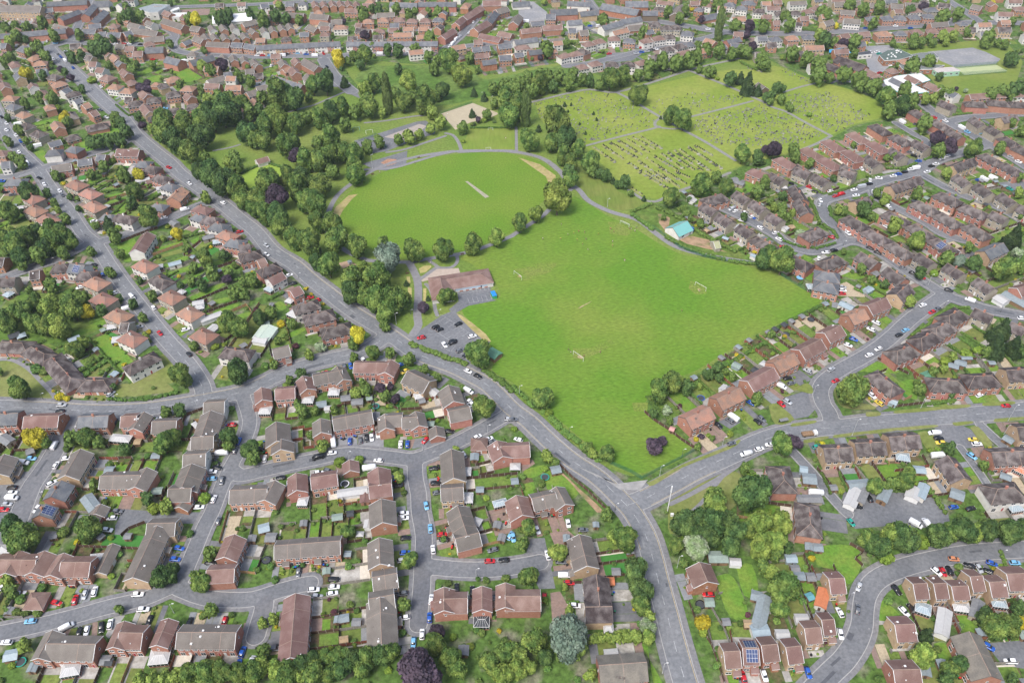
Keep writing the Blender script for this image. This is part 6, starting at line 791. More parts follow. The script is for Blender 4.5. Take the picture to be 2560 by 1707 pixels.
# ---------------------------------------------------------------- tarmac repairs and drain covers in the roads
pm_ = [MB(), MB()]
for r in roads:
    P = r[4]
    for (ax, ay), (bx, by) in zip(P[:-1], P[1:]):
        L = math.dist((ax, ay), (bx, by))
        if L < 1 or random.random() > .22 * min(1, L / 8): continue
        ux, uy = (bx - ax) / L, (by - ay) / L; o_ = random.uniform(-.7, .7) * r[1]; l_, w_ = random.choice(((1.6, .8), (5, .9), (.6, .6), (9, 1.1), (3, 1.8))); t = random.random() * L
        cx, cy = ax + ux * t - uy * o_, ay + uy * t + ux * o_; k = random.randrange(2)
        pm_[k].poly([(cx + ux * a_ * l_ / 2 - uy * b_ * w_ / 2, cy + uy * a_ * l_ / 2 + ux * b_ * w_ / 2, .1425 + random.random() * .001) for a_, b_ in ((-1, -1), (1, -1), (1, 1), (-1, 1))])
struct(pm_[0].build('road_repair', [mat('tarmac_new', (.075, .08, .09), .9, .15, 1)])); struct(pm_[1].build('road_repair', [mat('tarmac_pale', (.20, .205, .21), .9, .15, 1)]))
# ---------------------------------------------------------------- painted markings
whitem = mat('road_paint', (.34, .345, .35), .8, .35, 1); yelm = mat('yellow_paint', (.36, .29, .17), .8, .2, 1)
def line_strip(m, P, w, z, off=0, dash=None, gap=0, s0=0, s1=1e9, mi=0):
    s = 0; acc = 0
    for a, b in zip(P[:-1], P[1:]):
        a = Vector(a); b = Vector(b); L = (b - a).length
        if L < 1e-6: continue
        d = (b - a) / L; n = Vector((-d.y, d.x)); t = 0
        step = .8
        while t < L:
            e = min(L, t + step); mid = s + (t + e) / 2
            on = s0 <= mid <= s1 and (dash is None or mid % (dash + gap) < dash)
            if on:
                p, q = a + d * t + n * off, a + d * e + n * off
                m.poly([(p.x - n.x * w, p.y - n.y * w, z), (q.x - n.x * w, q.y - n.y * w, z), (q.x + n.x * w, q.y + n.y * w, z), (p.x + n.x * w, p.y + n.y * w, z)][::-1] if False else
                       [(p.x + n.x * w, p.y + n.y * w, z), (p.x - n.x * w, p.y - n.y * w, z), (q.x - n.x * w, q.y - n.y * w, z), (q.x + n.x * w, q.y + n.y * w, z)], mi)
            t = e
        s += L
mk = MB()
RN = {r[0]: r for r in roads}
for n, hw, pv, t, P in roads:
    if t == 'd': line_strip(mk, P, .09, .146, 0, 4, 5)
ml = RN['main'][4]
def tot(P): return sum((Vector(b) - Vector(a)).length for a, b in zip(P[:-1], P[1:]))
LM = tot(ml); LE = tot(RN['east'][4]); LW = tot(RN['west'][4])
line_strip(mk, ml, .11, .147, 3.75, None, 0, LM - 330, LM, 1); line_strip(mk, ml, .11, .147, -3.75, None, 0, LM - 215, LM - 60, 1)
line_strip(mk, RN['east'][4], .11, .147, -3.95, None, 0, 8, 42, 1); line_strip(mk, RN['east'][4], .11, .147, 3.95, None, 0, 8, 30, 1)
line_strip(mk, RN['west'][4], .11, .147, 3.8, None, 0, LW - 175, LW - 60, 1)
struct(mk.build('road_marking', [whitem, yelm]))
def project_line(name, coords, w=.1, z=.15, col=whitem, dash=None, gap=0):
    m = MB(); line_strip(m, coords, w, z, 0, dash, gap); return struct(m.build(name, [col]))
# ---------------------------------------------------------------- buildings
class House: pass
HS = []
for it in BLD.split(';'):
    wing = it[0] == '+'
    a = it.lstrip('+').split(','); x1, y1, x2, y2, w = (float(v) / 10 for v in a[:5])
    if x2 < x1: x1, y1, x2, y2 = x2, y2, x1, y1
    h = House(); h.x, h.y = (x1 + x2) / 2, (y1 + y2) / 2; h.a = math.atan2(y2 - y1, x2 - x1); h.L = math.hypot(x2 - x1, y2 - y1); h.w = w; h.wings = []
    if wing: HS[-1].wings.append(h); continue
    h.code = a[5]; h.flag = a[6]; h.st = int(h.code[0]); h.hip = h.code[1] == 'h'; h.roof = h.code[2]; h.wall = h.code[3]
    h.ev = {1: 2.6, 2: 5.1, 3: 7.8}[h.st]; h.i = len(HS); HS.append(h)
for h in HS:
    h.Lr = h.L
    if h.hip: h.L = h.L + h.w * .84
    if h.hip and h.st == 2 and h.L < 9.5: h.L = 10.0; h.Lr = h.L - h.w * .84
    if h.hip and h.st == 2 and h.L > 16.5 and h.L < 22: h.L = 15.5; h.Lr = h.L - h.w * .84
    h.n = max(1, round(h.L / (5.4 if h.roof in 'brs' and not h.hip and h.st > 1 else 6.6)))
    if h.st == 1: h.n = max(1, round(h.L / 8))
    if h.flag in 'PH' and h.flag: h.n = 1
    h.garage = h.st == 1 and (h.w <= 6.6 or h.L < 6)
    ca, sa = math.cos(h.a), math.sin(h.a); h.ca, h.sa = ca, sa
    h.P = lambda u, v, h=h: (h.x + u * h.ca - v * h.sa, h.y + u * h.sa + v * h.ca)
    fill([h.P(*q) for q in ((-h.L / 2 - .3, -h.w / 2 - .3), (h.L / 2 + .3, -h.w / 2 - .3), (h.L / 2 + .3, h.w / 2 + .3), (-h.L / 2 - .3, h.w / 2 + .3))], 2)
    for g_ in h.wings:
        c2, s2 = math.cos(g_.a), math.sin(g_.a)
        fill([(g_.x + u * c2 - v * s2, g_.y + u * s2 + v * c2) for u, v in ((-g_.L / 2, -g_.w / 2), (g_.L / 2, -g_.w / 2), (g_.L / 2, g_.w / 2), (-g_.L / 2, g_.w / 2))], 2)
    ra = min(at(RD, *h.P(u, h.w / 2 + 9)) for u in (-h.L / 3, 0, h.L / 3)); rb = min(at(RD, *h.P(u, -h.w / 2 - 9)) for u in (-h.L / 3, 0, h.L / 3))
    h.front = 1 if ra < rb else -1
    h.d = camdist(h.x, h.y); h.size = h.L * h.w / h.d ** 2
order = sorted(HS, key=lambda h: -h.size * (1 if inframe(h.x, h.y) else .3))
NEARH = set(h.i for h in order[:300])
def gable_block(mw, mr, L, w, ev, M, wall=0, trim=2, ridge=1, hip=False, Lr=0, slope=.62, skipwall=False, ends=(1, 1)):
    T = lambda p: tuple(M @ Vector(p))
    hw, hl = w / 2, L / 2; rise = hw * slope; zr = ev + rise; oh = .38; og = .18; th = .16; s = rise / hw
    e = hw + oh; ze = ev - oh * s
    if hip:
        hr = Lr / 2; ol = hl + oh; q = [(-ol, -e, ze), (ol, -e, ze), (ol, e, ze), (-ol, e, ze)]; r = [(-hr, 0, zr), (hr, 0, zr)]
        up = lambda p: (p[0], p[1], p[2] + th)
        mr.poly([T(up(q[0])), T(up(q[1])), T(up(r[1])), T(up(r[0]))], 0); mr.poly([T(up(q[1])), T(up(q[2])), T(up(r[1]))], 0)
        mr.poly([T(up(q[2])), T(up(q[3])), T(up(r[0])), T(up(r[1]))], 0); mr.poly([T(up(q[3])), T(up(q[0])), T(up(r[0]))], 0)
        for i in range(4):
            a, b = q[i], q[(i + 1) % 4]; mr.poly([T(a), T(b), T(up(b)), T(up(a))], trim)
            rr = r[1] if i in (1, 2) else r[0]
            mr.tube(T((a[0], a[1], a[2] + th)), T((rr[0], rr[1], rr[2] + th)), .085, n=5, mi=ridge)
        mr.poly([T(p) for p in q[::-1]], trim)
        mr.tube(T(up(r[0])), T(up(r[1])), .13, n=6, mi=ridge)
        if not skipwall:
            mw.box(-hl, hl, -hw, hw, 0, ev, wall, M, top=False)
        return
    g0 = hl + og
    for sg in (-1, 1):
        a0, a1 = (-g0, sg * e, ze), (g0, sg * e, ze); b0, b1 = (-g0, 0, zr), (g0, 0, zr)
        up = lambda p: (p[0], p[1], p[2] + th)
        F = [T(up(a0)), T(up(a1)), T(up(b1)), T(up(b0))]
        mr.poly(F if sg < 0 else F[::-1], 0)
        F = [T(a0), T(a1), T(b1), T(b0)]; mr.poly(F[::-1] if sg < 0 else F, trim)
        mr.poly([T(a0), T(a1), T(up(a1)), T(up(a0))], trim)
        for x in (-1, 1):
            if not ends[(x + 1) // 2]: continue
            p, r_ = (x * (g0 + .012), sg * e, ze - .06), (x * (g0 + .012), 0, zr - .06)
            P_, R_ = (p[0], p[1], p[2] + th + .1), (r_[0], r_[1], r_[2] + th + .1)
            mr.poly([T(p), T(r_), T(R_), T(P_)], trim)
            i_ = x * (g0 - .12); mr.poly([T(P_), T(R_), T((i_, 0, R_[2])), T((i_, P_[1], P_[2]))], trim)
    mr.tube(T((-g0, 0, zr + th)), T((g0, 0, zr + th)), .13, n=6, mi=ridge)
    if not skipwall:
        k = len(mw.v)
        mw.poly([T((-hl, -hw, 0)), T((hl, -hw, 0)), T((hl, -hw, ev)), T((-hl, -hw, ev))], wall)
        mw.poly([T((hl, hw, 0)), T((-hl, hw, 0)), T((-hl, hw, ev)), T((hl, hw, ev))], wall)
        mw.poly([T((hl, -hw, 0)), T((hl, hw, 0)), T((hl, hw, ev)), T((hl, 0, zr)), T((hl, -hw, ev))], wall)
        mw.poly([T((-hl, hw, 0)), T((-hl, -hw, 0)), T((-hl, -hw, ev)), T((-hl, 0, zr)), T((-hl, hw, ev))], wall)
def win_mesh(w, h):
    m = MB(); m.box(-w / 2, w / 2, -.05, .06, 0, h, 0, bottom=True)
    fr = .09; n = 2 if w > 1 else 1; pw = (w - fr) / n
    for i in range(n):
        x0 = -w / 2 + fr + i * pw; m.poly([(x0, .066, fr), (x0 + pw - fr, .066, fr), (x0 + pw - fr, .066, h - fr), (x0, .066, h - fr)][::-1], 1)
    m.box(-w / 2 - .06, w / 2 + .06, .06, .14, -.07, 0, 0, bottom=True)
    return m.mesh('window', [trimm, glassm])
WM = {'a': win_mesh(1.7, 1.15), 'b': win_mesh(.75, 1.0), 'c': win_mesh(2.0, 1.3)}
def door_mesh(w, h, m_):
    m = MB(); m.box(-w / 2, w / 2, -.05, .05, 0, h, 0); m.box(-w / 2 + .1, w / 2 - .1, .05, .075, .1, h - .1, 1)
    return m.mesh('door', [trimm, m_])
DM = [door_mesh(.95, 2.1, d) for d in doorm]; GD = door_mesh(2.3, 2.1, trimm); PD_ = win_mesh(1.7, 2.05)
def chimney_mesh(k):
    m = MB(); m.box(-.45, .45, -.32, .32, -1.2, 1.0, 0, bottom=True); m.box(-.52, .52, -.39, .39, 1.0, 1.12, 0)
    for x in (-.25, .25): m.cyl(x, 0, 1.12, 1.45, .12, .1, 7, 1)
    return m.mesh('chimney', [wallm[k], roofm['o']])
CHM = {k: chimney_mesh(k) for k in ('R', 'K', 'W', 'S')}
sol = MB()
for i in range(4):
    for j in range(3): sol.box(-2.1 + i * 1.05, -2.1 + i * 1.05 + .98, -2.5 + j * 1.68, -2.5 + j * 1.68 + 1.6, 0, .05, 0)
sol.box(-2.15, 2.1, -2.55, 2.55, -.04, .03, 1); SOLM = sol.mesh('solar_panel', [solarm, MATS['white_trim']])
def nearest_unit_win(h, M_):
    pass
MIXW = [wallm['W'], wallm['R'], wallm['Y'], wallm['R']]
PLOT0 = np.zeros((NX, NY), np.uint8)
stuffW = MB(); stuffR = MB(); SMATS = [roofm[k] for k in 'brodslwtk'] + [ridgem, trimm] + [wallm[k] for k in 'ROYWSK']
RIX = {k: i for i, k in enumerate('brodslwtk')}; WIX = {k: 11 + i for i, k in enumerate('ROYWSK')}
RW = {'b': 'grey-brown', 'r': 'red-brown', 'o': 'orange', 'd': 'dark brown', 's': 'slate-grey', 'l': 'pale grey', 'w': 'white', 't': 'turquoise', 'k': 'khaki'}
WW = {'R': 'red brick', 'O': 'orange brick', 'Y': 'buff brick', 'W': 'white-walled', 'S': 'grey stone', 'K': 'dark stone', 'M': 'mixed'}
CONS = []
for it in OUT.split(';'):
    a = it.split(','); CONS.append([float(a[0]) / 10, float(a[1]) / 10, float(a[2]) / 10, float(a[3]) / 10, math.radians(float(a[4])), a[5], a[6], None])
for c in CONS:
    if c[6] == 'c':
        b = min((h for h in HS if h.i in NEARH), key=lambda h: math.hypot(h.x - c[0], h.y - c[1]))
        if math.hypot(b.x - c[0], b.y - c[1]) < b.L / 2 + 10: c[7] = b.i
outm = {'w': mat('shed_white', (.38, .38, .375), .7, .06, 1), 'g': mat('shed_grey_felt', (.17, .175, .18), .9, .14, 1), 'b': mat('shed_blue_grey_felt', (.19, .225, .24), .9, .12, 1),
        'e': mat('shed_green_felt', (.20, .25, .22), .9, .12, 1), 'c': mat('polycarbonate', (.26, .32, .35), .3, .08, 1, .5), 'k': mat('shed_dark', (.045, .05, .055), .8, .12, 1), 'o': mat('shed_orange_felt', (.42, .15, .07), .9, .1, 1),
        't': mat('shed_teal', (.10, .26, .29), .8, .1, 1), 'y': mat('shed_tan', (.30, .22, .13), .9, .12, 1), 'r': roofm['r'], 'm': mat('sheet_pale_green', (.40, .47, .40), .7, .06, 1), 'p': mat('shed_pink', (.45, .24, .22), .8, .08, 1),
        'd': mat('hut_green', (.085, .20, .13), .8, .1, 1)}
woodm = mat('shed_timber', (.20, .125, .07), .9, .2, 2)
def conserv(parent, x, y, sx, sy, rz, k):
    m = MB(); hx, hy = sx / 2, sy / 2; H_ = 2.2; Z = 3.0
    m.box(-hx, hx, -hy, hy, 0, .6, 3, top=False); m.box(-hx, hx, -hy, hy, .6, H_, 1, top=False)
    n = 5
    for i in range(n + 1):
        t = -hx + sx * i / n
        for s in (-1, 1): m.box(t - .05, t + .05, s * hy - .04, s * hy + .04, .6, H_, 0)
    for i in range(4):
        t = -hy + sy * i / 3
        for s in (-1, 1): m.box(s * hx - .04, s * hx + .04, t - .05, t + .05, .6, H_, 0)
    q = [(-hx - .1, -hy - .1, H_), (hx + .1, -hy - .1, H_), (hx + .1, hy + .1, H_), (-hx - .1, hy + .1, H_)]; r = [(-hx * .45, 0, Z), (hx * .45, 0, Z)]
    m.poly([q[0], q[1], r[1], r[0]], 2); m.poly([q[1], q[2], r[1]], 2); m.poly([q[2], q[3], r[0], r[1]], 2); m.poly([q[3], q[0], r[0]], 2)
    for i in range(4):
        m.tube(q[i], r[1] if i in (1, 2) else r[0], .06, n=4); m.tube(q[i], q[(i + 1) % 4], .07, n=4)
    for i in range(1, 5):
        t = i / 5; 
        for s in (0, 2):
            a, b = Vector(q[s]), Vector(q[s + 1]); p = a.lerp(b, t); r0, r1 = (r[0], r[1]) if s == 0 else (r[1], r[0])
            m.tube(p, Vector(r0).lerp(Vector(r1), t), .035, n=4)
    m.tube(r[0], r[1], .08, n=4)
    o = m.build('conservatory', [MATS['white_trim'], glassm, outm[k], wallm['R']], parent); o.location = (x, y, 0); o.rotation_euler = (0, 0, rz); return o
for h in HS:
    near = h.i in NEARH
    M = Matrix.Identity(4)
    mw, mr = MB(), MB()
    ri_, wi = 0, 0
    gable_block(mw, mr, h.L, h.w, h.ev, M, 0, 2, 1, h.hip, h.Lr, skipwall=(h.wall == 'M' and near), slope=.62 if h.st > 1 or h.w < 12 else .3)
    if not h.hip and h.st > 1 and h.d < 700 and not h.flag:
        sl_ = .62; zr_ = h.ev + h.w / 2 * sl_ + .17
        for u in range(1, h.n):
            if random.random() < .55:
                xx = -h.L / 2 + u * h.L / h.n
                for s_ in (-1, 1): mr.poly([(xx - .07, 0, zr_ + .02), (xx + .07, 0, zr_ + .02), (xx + .07, s_ * (h.w / 2 + .36), h.ev - .36 * sl_ + .19), (xx - .07, s_ * (h.w / 2 + .36), h.ev - .36 * sl_ + .19)][::s_], 1)
        for q in range(random.randrange(0, 2 + h.n)):
            xx = random.uniform(-.45, .45) * h.L; yy = random.uniform(.15, .8) * h.w / 2 * random.choice((-1, 1)); zz = zr_ - abs(yy) * sl_
            mr.box(xx - .14, xx + .14, yy - .14, yy + .14, zz - .2, zz + .22, random.choice((1, 2, 0)))
            if random.random() < .3: mr.box(xx + .6, xx + 1.3, yy - .5, yy + .5, zz - .32, zz + .10, 2)
    for g_ in h.wings:
        dx, dy = g_.x - h.x, g_.y - h.y
        Mw = Matrix.Translation((dx * h.ca + dy * h.sa, -dx * h.sa + dy * h.ca, 0)) @ Matrix.Rotation(g_.a - h.a, 4, 'Z')
        hp = h.hip; gable_block(mw, mr, g_.L + (g_.w * .6 if hp else 0), g_.w, h.ev - .02, Mw, 0, 2, 1, hp, g_.L)
    if not near:
        M = Matrix.Translation((h.x, h.y, 0)) @ Matrix.Rotation(h.a, 4, 'Z')
        for src, mp in ((mw, [WIX.get(h.wall, WIX['R'])]), (mr, [RIX[h.roof], 9, 10])):
            k = len(stuffW.v); stuffW.v.extend(tuple(M @ Vector(p)) for p in src.v)
            for f, m_ in zip(src.f, src.m): stuffW.f.append(tuple(k + i for i in f)); stuffW.m.append(mp[m_])
        # openings on the side turned to the camera
        for side in (-1, 1):
            nx, ny = -h.sa * side, h.ca * side
            if nx * h.x + ny * h.y > 0 or h.garage: continue
            uw = h.L / h.n
            for u in range(h.n):
                for lv in range(h.st):
                    for du in (-.24, .24):
                        cx = -h.L / 2 + (u + .5 + du) * uw; z0 = .9 + 2.55 * lv
                        for (w2, z1, z2, off, mi) in ((.8, z0 - .08, z0 + 1.2, .04, 10), (.66, z0 + .05, z0 + 1.08, .07, 17)):
                            y_ = side * (h.w / 2 + off); q = [(cx - w2, y_, z1), (cx + w2, y_, z1), (cx + w2, y_, z2), (cx - w2, y_, z2)]
                            stuffW.poly([tuple(M @ Vector(p)) for p in (q if side < 0 else q[::-1])], mi)
        continue
    root = bpy.data.objects.new('garage' if h.garage else 'house' if h.st > 1 else 'bungalow', None); COL.objects.link(root)
    root.location = (h.x, h.y, 0); root.rotation_euler = (0, 0, h.a); h.root = root
    if h.flag == 'P': root.name = 'pavilion'
    if h.flag == 'H': root.name = 'chapel'
    tr = trimm if h.roof in 'brw' else MATS['dark_trim'] if 'dark_trim' in MATS else mat('dark_trim', (.12, .10, .09), .8, .1)
    roof = mr.build('roof', [roofm[h.roof], ridgem, tr], root)
    if h.wall == 'M':
        uw = h.L / h.n
        for u in range(h.n):
            m = MB(); Mu = Matrix.Translation((-h.L / 2 + (u + .5) * uw, 0, 0)); zr = h.ev + h.w / 2 * .62
            gable_block(m, MB(), uw - .004, h.w, h.ev, Mu, hip=False)
            m.build('wall', [MIXW[random.choice((0, 0, 0, 1, 1, 2))]], root)
    else: mw.build('wall', [wallm[h.wall]], root)
    if h.d < 620 or h.st == 3 or h.wall == 'M':
        # windows and doors, each a child of its house
        def put(me, u, side, z, nm):
            for g_ in h.wings:
                dx, dy = h.P(u, side * (h.w / 2 + .1)); dx -= g_.x; dy -= g_.y
                if abs(dx * math.cos(g_.a) + dy * math.sin(g_.a)) < g_.L / 2 and abs(-dx * math.sin(g_.a) + dy * math.cos(g_.a)) < g_.w / 2: return
            o = bpy.data.objects.new(nm, me); COL.objects.link(o); o.parent = root
            o.location = (u, side * h.w / 2, z); o.rotation_euler = (0, 0, 0 if side > 0 else math.pi)
        uw = h.L / h.n
        for side in (-1, 1):
            nx, ny = -h.sa * side, h.ca * side
            facing = nx * h.x + ny * h.y < 0
            if not facing and h.d > 420: continue
            if h.wall == 'M' and not facing: continue
            isf = side == h.front
            if h.garage:
                if isf or h.L < 8: put(GD, 0, side, 0, 'garage_door')
                continue
            for u in range(h.n):
                c = -h.L / 2 + (u + .5) * uw
                k = 1 if u % 2 else -1
                for lv in range(1, h.st):
                    put(WM['a'], c + k * uw * .22, side, .95 + 2.55 * lv, 'window'); put(WM['b' if isf else 'a'] if uw < 6 else WM['a'], c - k * uw * .24, side, .95 + 2.55 * lv, 'window')
                put(WM['c'] if isf else PD_, c + k * uw * .2, side, .8 if isf else .1, 'window')
                put(DM[(h.i + u) % 3], c - k * uw * .3, side, 0, 'door')
        if not h.hip and h.d < 480 and not h.garage:
            for e_ in (-1, 1):
                o = bpy.data.objects.new('window', WM['b']); COL.objects.link(o); o.parent = root; o.location = (e_ * h.L / 2, .4, 3.6 if h.st > 1 else 1); o.rotation_euler = (0, 0, -e_ * math.pi / 2)
        if not h.garage:
            for g_ in h.wings:
                if h.st < 2: break
                dx, dy = g_.x - h.x, g_.y - h.y; a2 = g_.a - h.a
                cx, cy = dx * h.ca + dy * h.sa, -dx * h.sa + dy * h.ca
                for e_ in (-1, 1):
                    ux, uy = math.cos(a2) * e_, math.sin(a2) * e_
                    wx, wy = h.P(cx + ux * (g_.L / 2 + .3), cy + uy * (g_.L / 2 + .3))
                    if abs(cx + ux * g_.L / 2) < h.L / 2 and abs(cy + uy * g_.L / 2) < h.w / 2: continue
                    for t in (-.25, .25):
                        for z in (.9, 3.5):
                            o = bpy.data.objects.new('window', WM['a']); COL.objects.link(o); o.parent = root
                            o.location = (cx + ux * g_.L / 2 - uy * t * g_.w, cy + uy * g_.L / 2 + ux * t * g_.w, z); o.rotation_euler = (0, 0, a2 - math.pi / 2 + (0 if e_ > 0 else math.pi))
        # porches and small lean-to roofs on the modern houses
        if h.roof in 'br' and h.st == 2 and not h.hip and h.d < 420:
            for u in range(h.n):
                if random.random() < .6:
                    c = -h.L / 2 + (u + .5) * uw - (1 if u % 2 else -1) * uw * .28; s = h.front; m = MB(); y0 = s * h.w / 2; y1 = s * (h.w / 2 + 1.5)
                    wx, wy = h.P(c, s * (h.w / 2 + 1.2))
                    if any(math.hypot(wx - g_.x, wy - g_.y) < g_.w for g_ in h.wings): continue
                    a_, b_ = min(y0, y1), max(y0, y1)
                    m.box(c - 1.2, c + 1.2, a_, b_, 0, 2.2, 0, top=False)
                    q = [(c - 1.4, y1 + s * .25, 2.25), (c + 1.4, y1 + s * .25, 2.25), (c + 1.4, y0, 3.05), (c - 1.4, y0, 3.05)]
                    m.poly(q if s < 0 else q[::-1], 1); m.poly([(c - 1.2, y1, 2.2), (c - 1.2, y0, 2.2), (c - 1.2, y0, 3.0)], 0); m.poly([(c + 1.2, y1, 2.2), (c + 1.2, y0, 2.2), (c + 1.2, y0, 3.0)], 0)
                    m.box(c - 1.4, c + 1.4, min(y1 + s * .25, y1 + s * .31), max(y1 + s * .25, y1 + s * .31), 2.1, 2.27, 2)
                    m.build('porch', [wallm[h.wall if h.wall != 'M' else 'R'], roofm[h.roof], trimm], root)
    if not h.garage and (h.hip or h.roof in 'dso') and h.flag not in ('P', 'H') and h.st < 3 and h.d < 900:
        npair = max(1, h.n // 2)
        for k in range(npair):
            o = bpy.data.objects.new('chimney', CHM['W' if h.wall == 'W' and random.random() < .4 else 'R']); COL.objects.link(o); o.parent = root
            o.location = ((k + .5) / npair * h.Lr - h.Lr / 2, 0, h.ev + h.w / 2 * .62 + .25)
            if npair > 1: o.location.x = (k + .5) / npair * h.L - h.L / 2
    if h.flag == 'S':
        for sd in ((-1, 1) if h.roof == 'r' else (-1,)):
            nx, ny = -h.sa * sd, h.ca * sd
            o = bpy.data.objects.new('solar_panel', SOLM); COL.objects.link(o); o.parent = roof
            zc = h.ev + h.w / 4 * .62 + .3; o.location = (.3, sd * h.w / 4, zc); o.rotation_euler = (-sd * math.atan(.62), 0, 0); o.scale = (.9, .8, 1)
    if h.flag == 'P':
        m = MB()
        m.box(-4, 13, -h.w / 2 - .06, -h.w / 2 + .0, 1.0, 2.5, 0, bottom=True); m.build('shutter', [mat('shutter_blue_white', (.42, .50, .58), .5, .05)], root)
        for u_ in range(5):
            m = MB(); m.box(-2 + u_ * 3.4, -.2 + u_ * 3.4, -h.w / 2 - .1, -h.w / 2 - .05, .1, .95, 0, bottom=True); m.build('wall_panel', [wallm['R']], root)
    if h.flag == 'H':
        m = MB(); m.box(-h.L / 2 - 3, -h.L / 2 + .5, -2, 2, 0, 9, 0); m.v += [(-h.L / 2 - 3, -2, 9), (-h.L / 2 + .5, -2, 9), (-h.L / 2 + .5, 2, 9), (-h.L / 2 - 3, 2, 9), (-h.L / 2 - 1.25, 0, 19)]
        k = len(m.v) - 5
        for i in range(4): m.f.append((k + i, k + (i + 1) % 4, k + 4)); m.m.append(0)
        m.build('spire', [wallm['K']], root)
    for c in CONS:
        if c[7] == h.i:
            dx, dy = c[0] - h.x, c[1] - h.y; conserv(root, dx * h.ca + dy * h.sa, -dx * h.sa + dy * h.ca, c[2], c[3], c[4] - h.a, c[5])
    kind = ('garage' if h.garage else 'bungalow' if h.st == 1 else 'flat block' if h.st == 3 else 'detached house' if h.n == 1 else 'semi-detached pair' if h.n == 2 else 'terrace')
    if h.flag == 'P': look = 'long low red-brown hipped sports pavilion beside its car park'; cat = 'pavilion'
    elif h.flag == 'H': look = 'dark stone chapel with pointed spire in the cemetery'; cat = 'chapel'
    elif h.roof == 't': look = 'white barn with turquoise sheet roof in fenced yard'; cat = 'barn'
    elif h.roof == 'k': look = 'small hut with khaki pyramid roof in fenced yard'; cat = 'hut'
    elif h.roof == 'w': look = 'very large white-roofed warehouse near the top left'; cat = 'warehouse'
    elif h.wall == 'M': look = 'very long slate-roofed terrace with mixed white and red fronts, ' + ('right' if h.x > -150 else 'left') + ' of two'; cat = 'terrace'
    else:
        look = f"{WW[h.wall]} {kind} with {RW[h.roof]} {'hipped' if h.hip else 'gabled'} roof"; cat = {'semi-detached pair': 'semi-detached house', 'detached house': 'house'}.get(kind, kind)
        if h.flag == 'S': look = look.replace(' roof', ' solar roof')
    reg(root, h.x, h.y, look, cat, None if h.flag or h.roof in 'twk' or h.wall == 'M' else {'garage': 'garages', 'bungalow': 'bungalows', 'terrace': 'terraced houses'}.get(cat, 'houses of the estates'))
RP = []
for r in roads:
    for (ax, ay), (bx, by) in zip(r[4][:-1], r[4][1:]):
        L = math.dist((ax, ay), (bx, by))
        if L > .5: RP.append((ax, ay, bx, by, L, r[1] + r[2]))
fillers = 0
for v in [random.uniform(470, 885) for _ in range(16000)]:
    x, y = random.uniform(-.70, .70) * (v + 190), v
    if not (X0 + 8 < x < X1 - 8) or not inframe(x, y, 5, 60): continue
    if at(BLK, x, y) or at(PLOT0, x, y) or at(PD, x, y) < 4.5: continue
    b = min(RP, key=lambda q: abs((q[0] + q[2]) / 2 - x) + abs((q[1] + q[3]) / 2 - y)); a = math.atan2(b[3] - b[1], b[2] - b[0])
    L, w = random.choice(((12, 7.5), (12, 7.5), (8, 7.5), (8, 7), (16, 7.5))), 0
    L, w = L; ca, sa = math.cos(a), math.sin(a); ok = True
    for u in np.linspace(-L / 2 - 2, L / 2 + 2, 5):
        for t in (-w / 2 - 3.5, -w / 2, 0, w / 2, w / 2 + 3.5):
            px, py = x + u * ca - t * sa, y + u * sa + t * ca
            if at(BLK, px, py) or at(PD, px, py) < .8 or at(TD, px, py) < 2: ok = False
    if not ok: continue
    fillers += 1
    mw, mr = MB(), MB(); hip = random.random() < .35 and L < 15; gable_block(mw, mr, L, w, 5.1, Matrix.Identity(4), 0, 2, 1, hip, max(1, L - w * .84), slope=.62)
    M = Matrix.Translation((x, y, 0)) @ Matrix.Rotation(a, 4, 'Z'); wk = random.choice('RRRWWWOYS'); rk = random.choice('ssbrrrood')
    for src, mp in ((mw, [WIX[wk]]), (mr, [RIX[rk], 9, 10])):
        k = len(stuffW.v); stuffW.v.extend(tuple(M @ Vector(p)) for p in src.v)
        for f, m_ in zip(src.f, src.m): stuffW.f.append(tuple(k + i for i in f)); stuffW.m.append(mp[m_])
    sd = -1 if ca * y - sa * x > 0 else 1
    for u in np.arange(-L / 2 + 1.6, L / 2 - 1, 3.0):
        for z0 in (.9, 3.45):
            for (w2, z1, z2, off, mi) in ((.8, z0 - .08, z0 + 1.2, .04, 10), (.66, z0 + .05, z0 + 1.08, .07, 17)):
                y_ = sd * (w / 2 + off); q = [(u - w2, y_, z1), (u + w2, y_, z1), (u + w2, y_, z2), (u - w2, y_, z2)]
                stuffW.poly([tuple(M @ Vector(p)) for p in (q if sd < 0 else q[::-1])], mi)
    fill([(x + u * ca - t * sa, y + u * sa + t * ca) for u, t in ((-L / 2 - 1, -w / 2 - 1), (L / 2 + 1, -w / 2 - 1), (L / 2 + 1, w / 2 + 1), (-L / 2 - 1, w / 2 + 1))], 2)
print('filler houses', fillers)
for e in [i for i, e in enumerate(LAB) if e[3].startswith(('very long', 'very large', 'white barn', 'small hut', 'long low', 'dark stone chapel'))]: LAB[e] = LAB[e] + ('fixed',)
o = stuffW.build('far_houses', SMATS + [glassm]); o['kind'] = 'stuff'; o['label'] = 'many small brick and white houses crowding the far town'; o['category'] = 'houses'
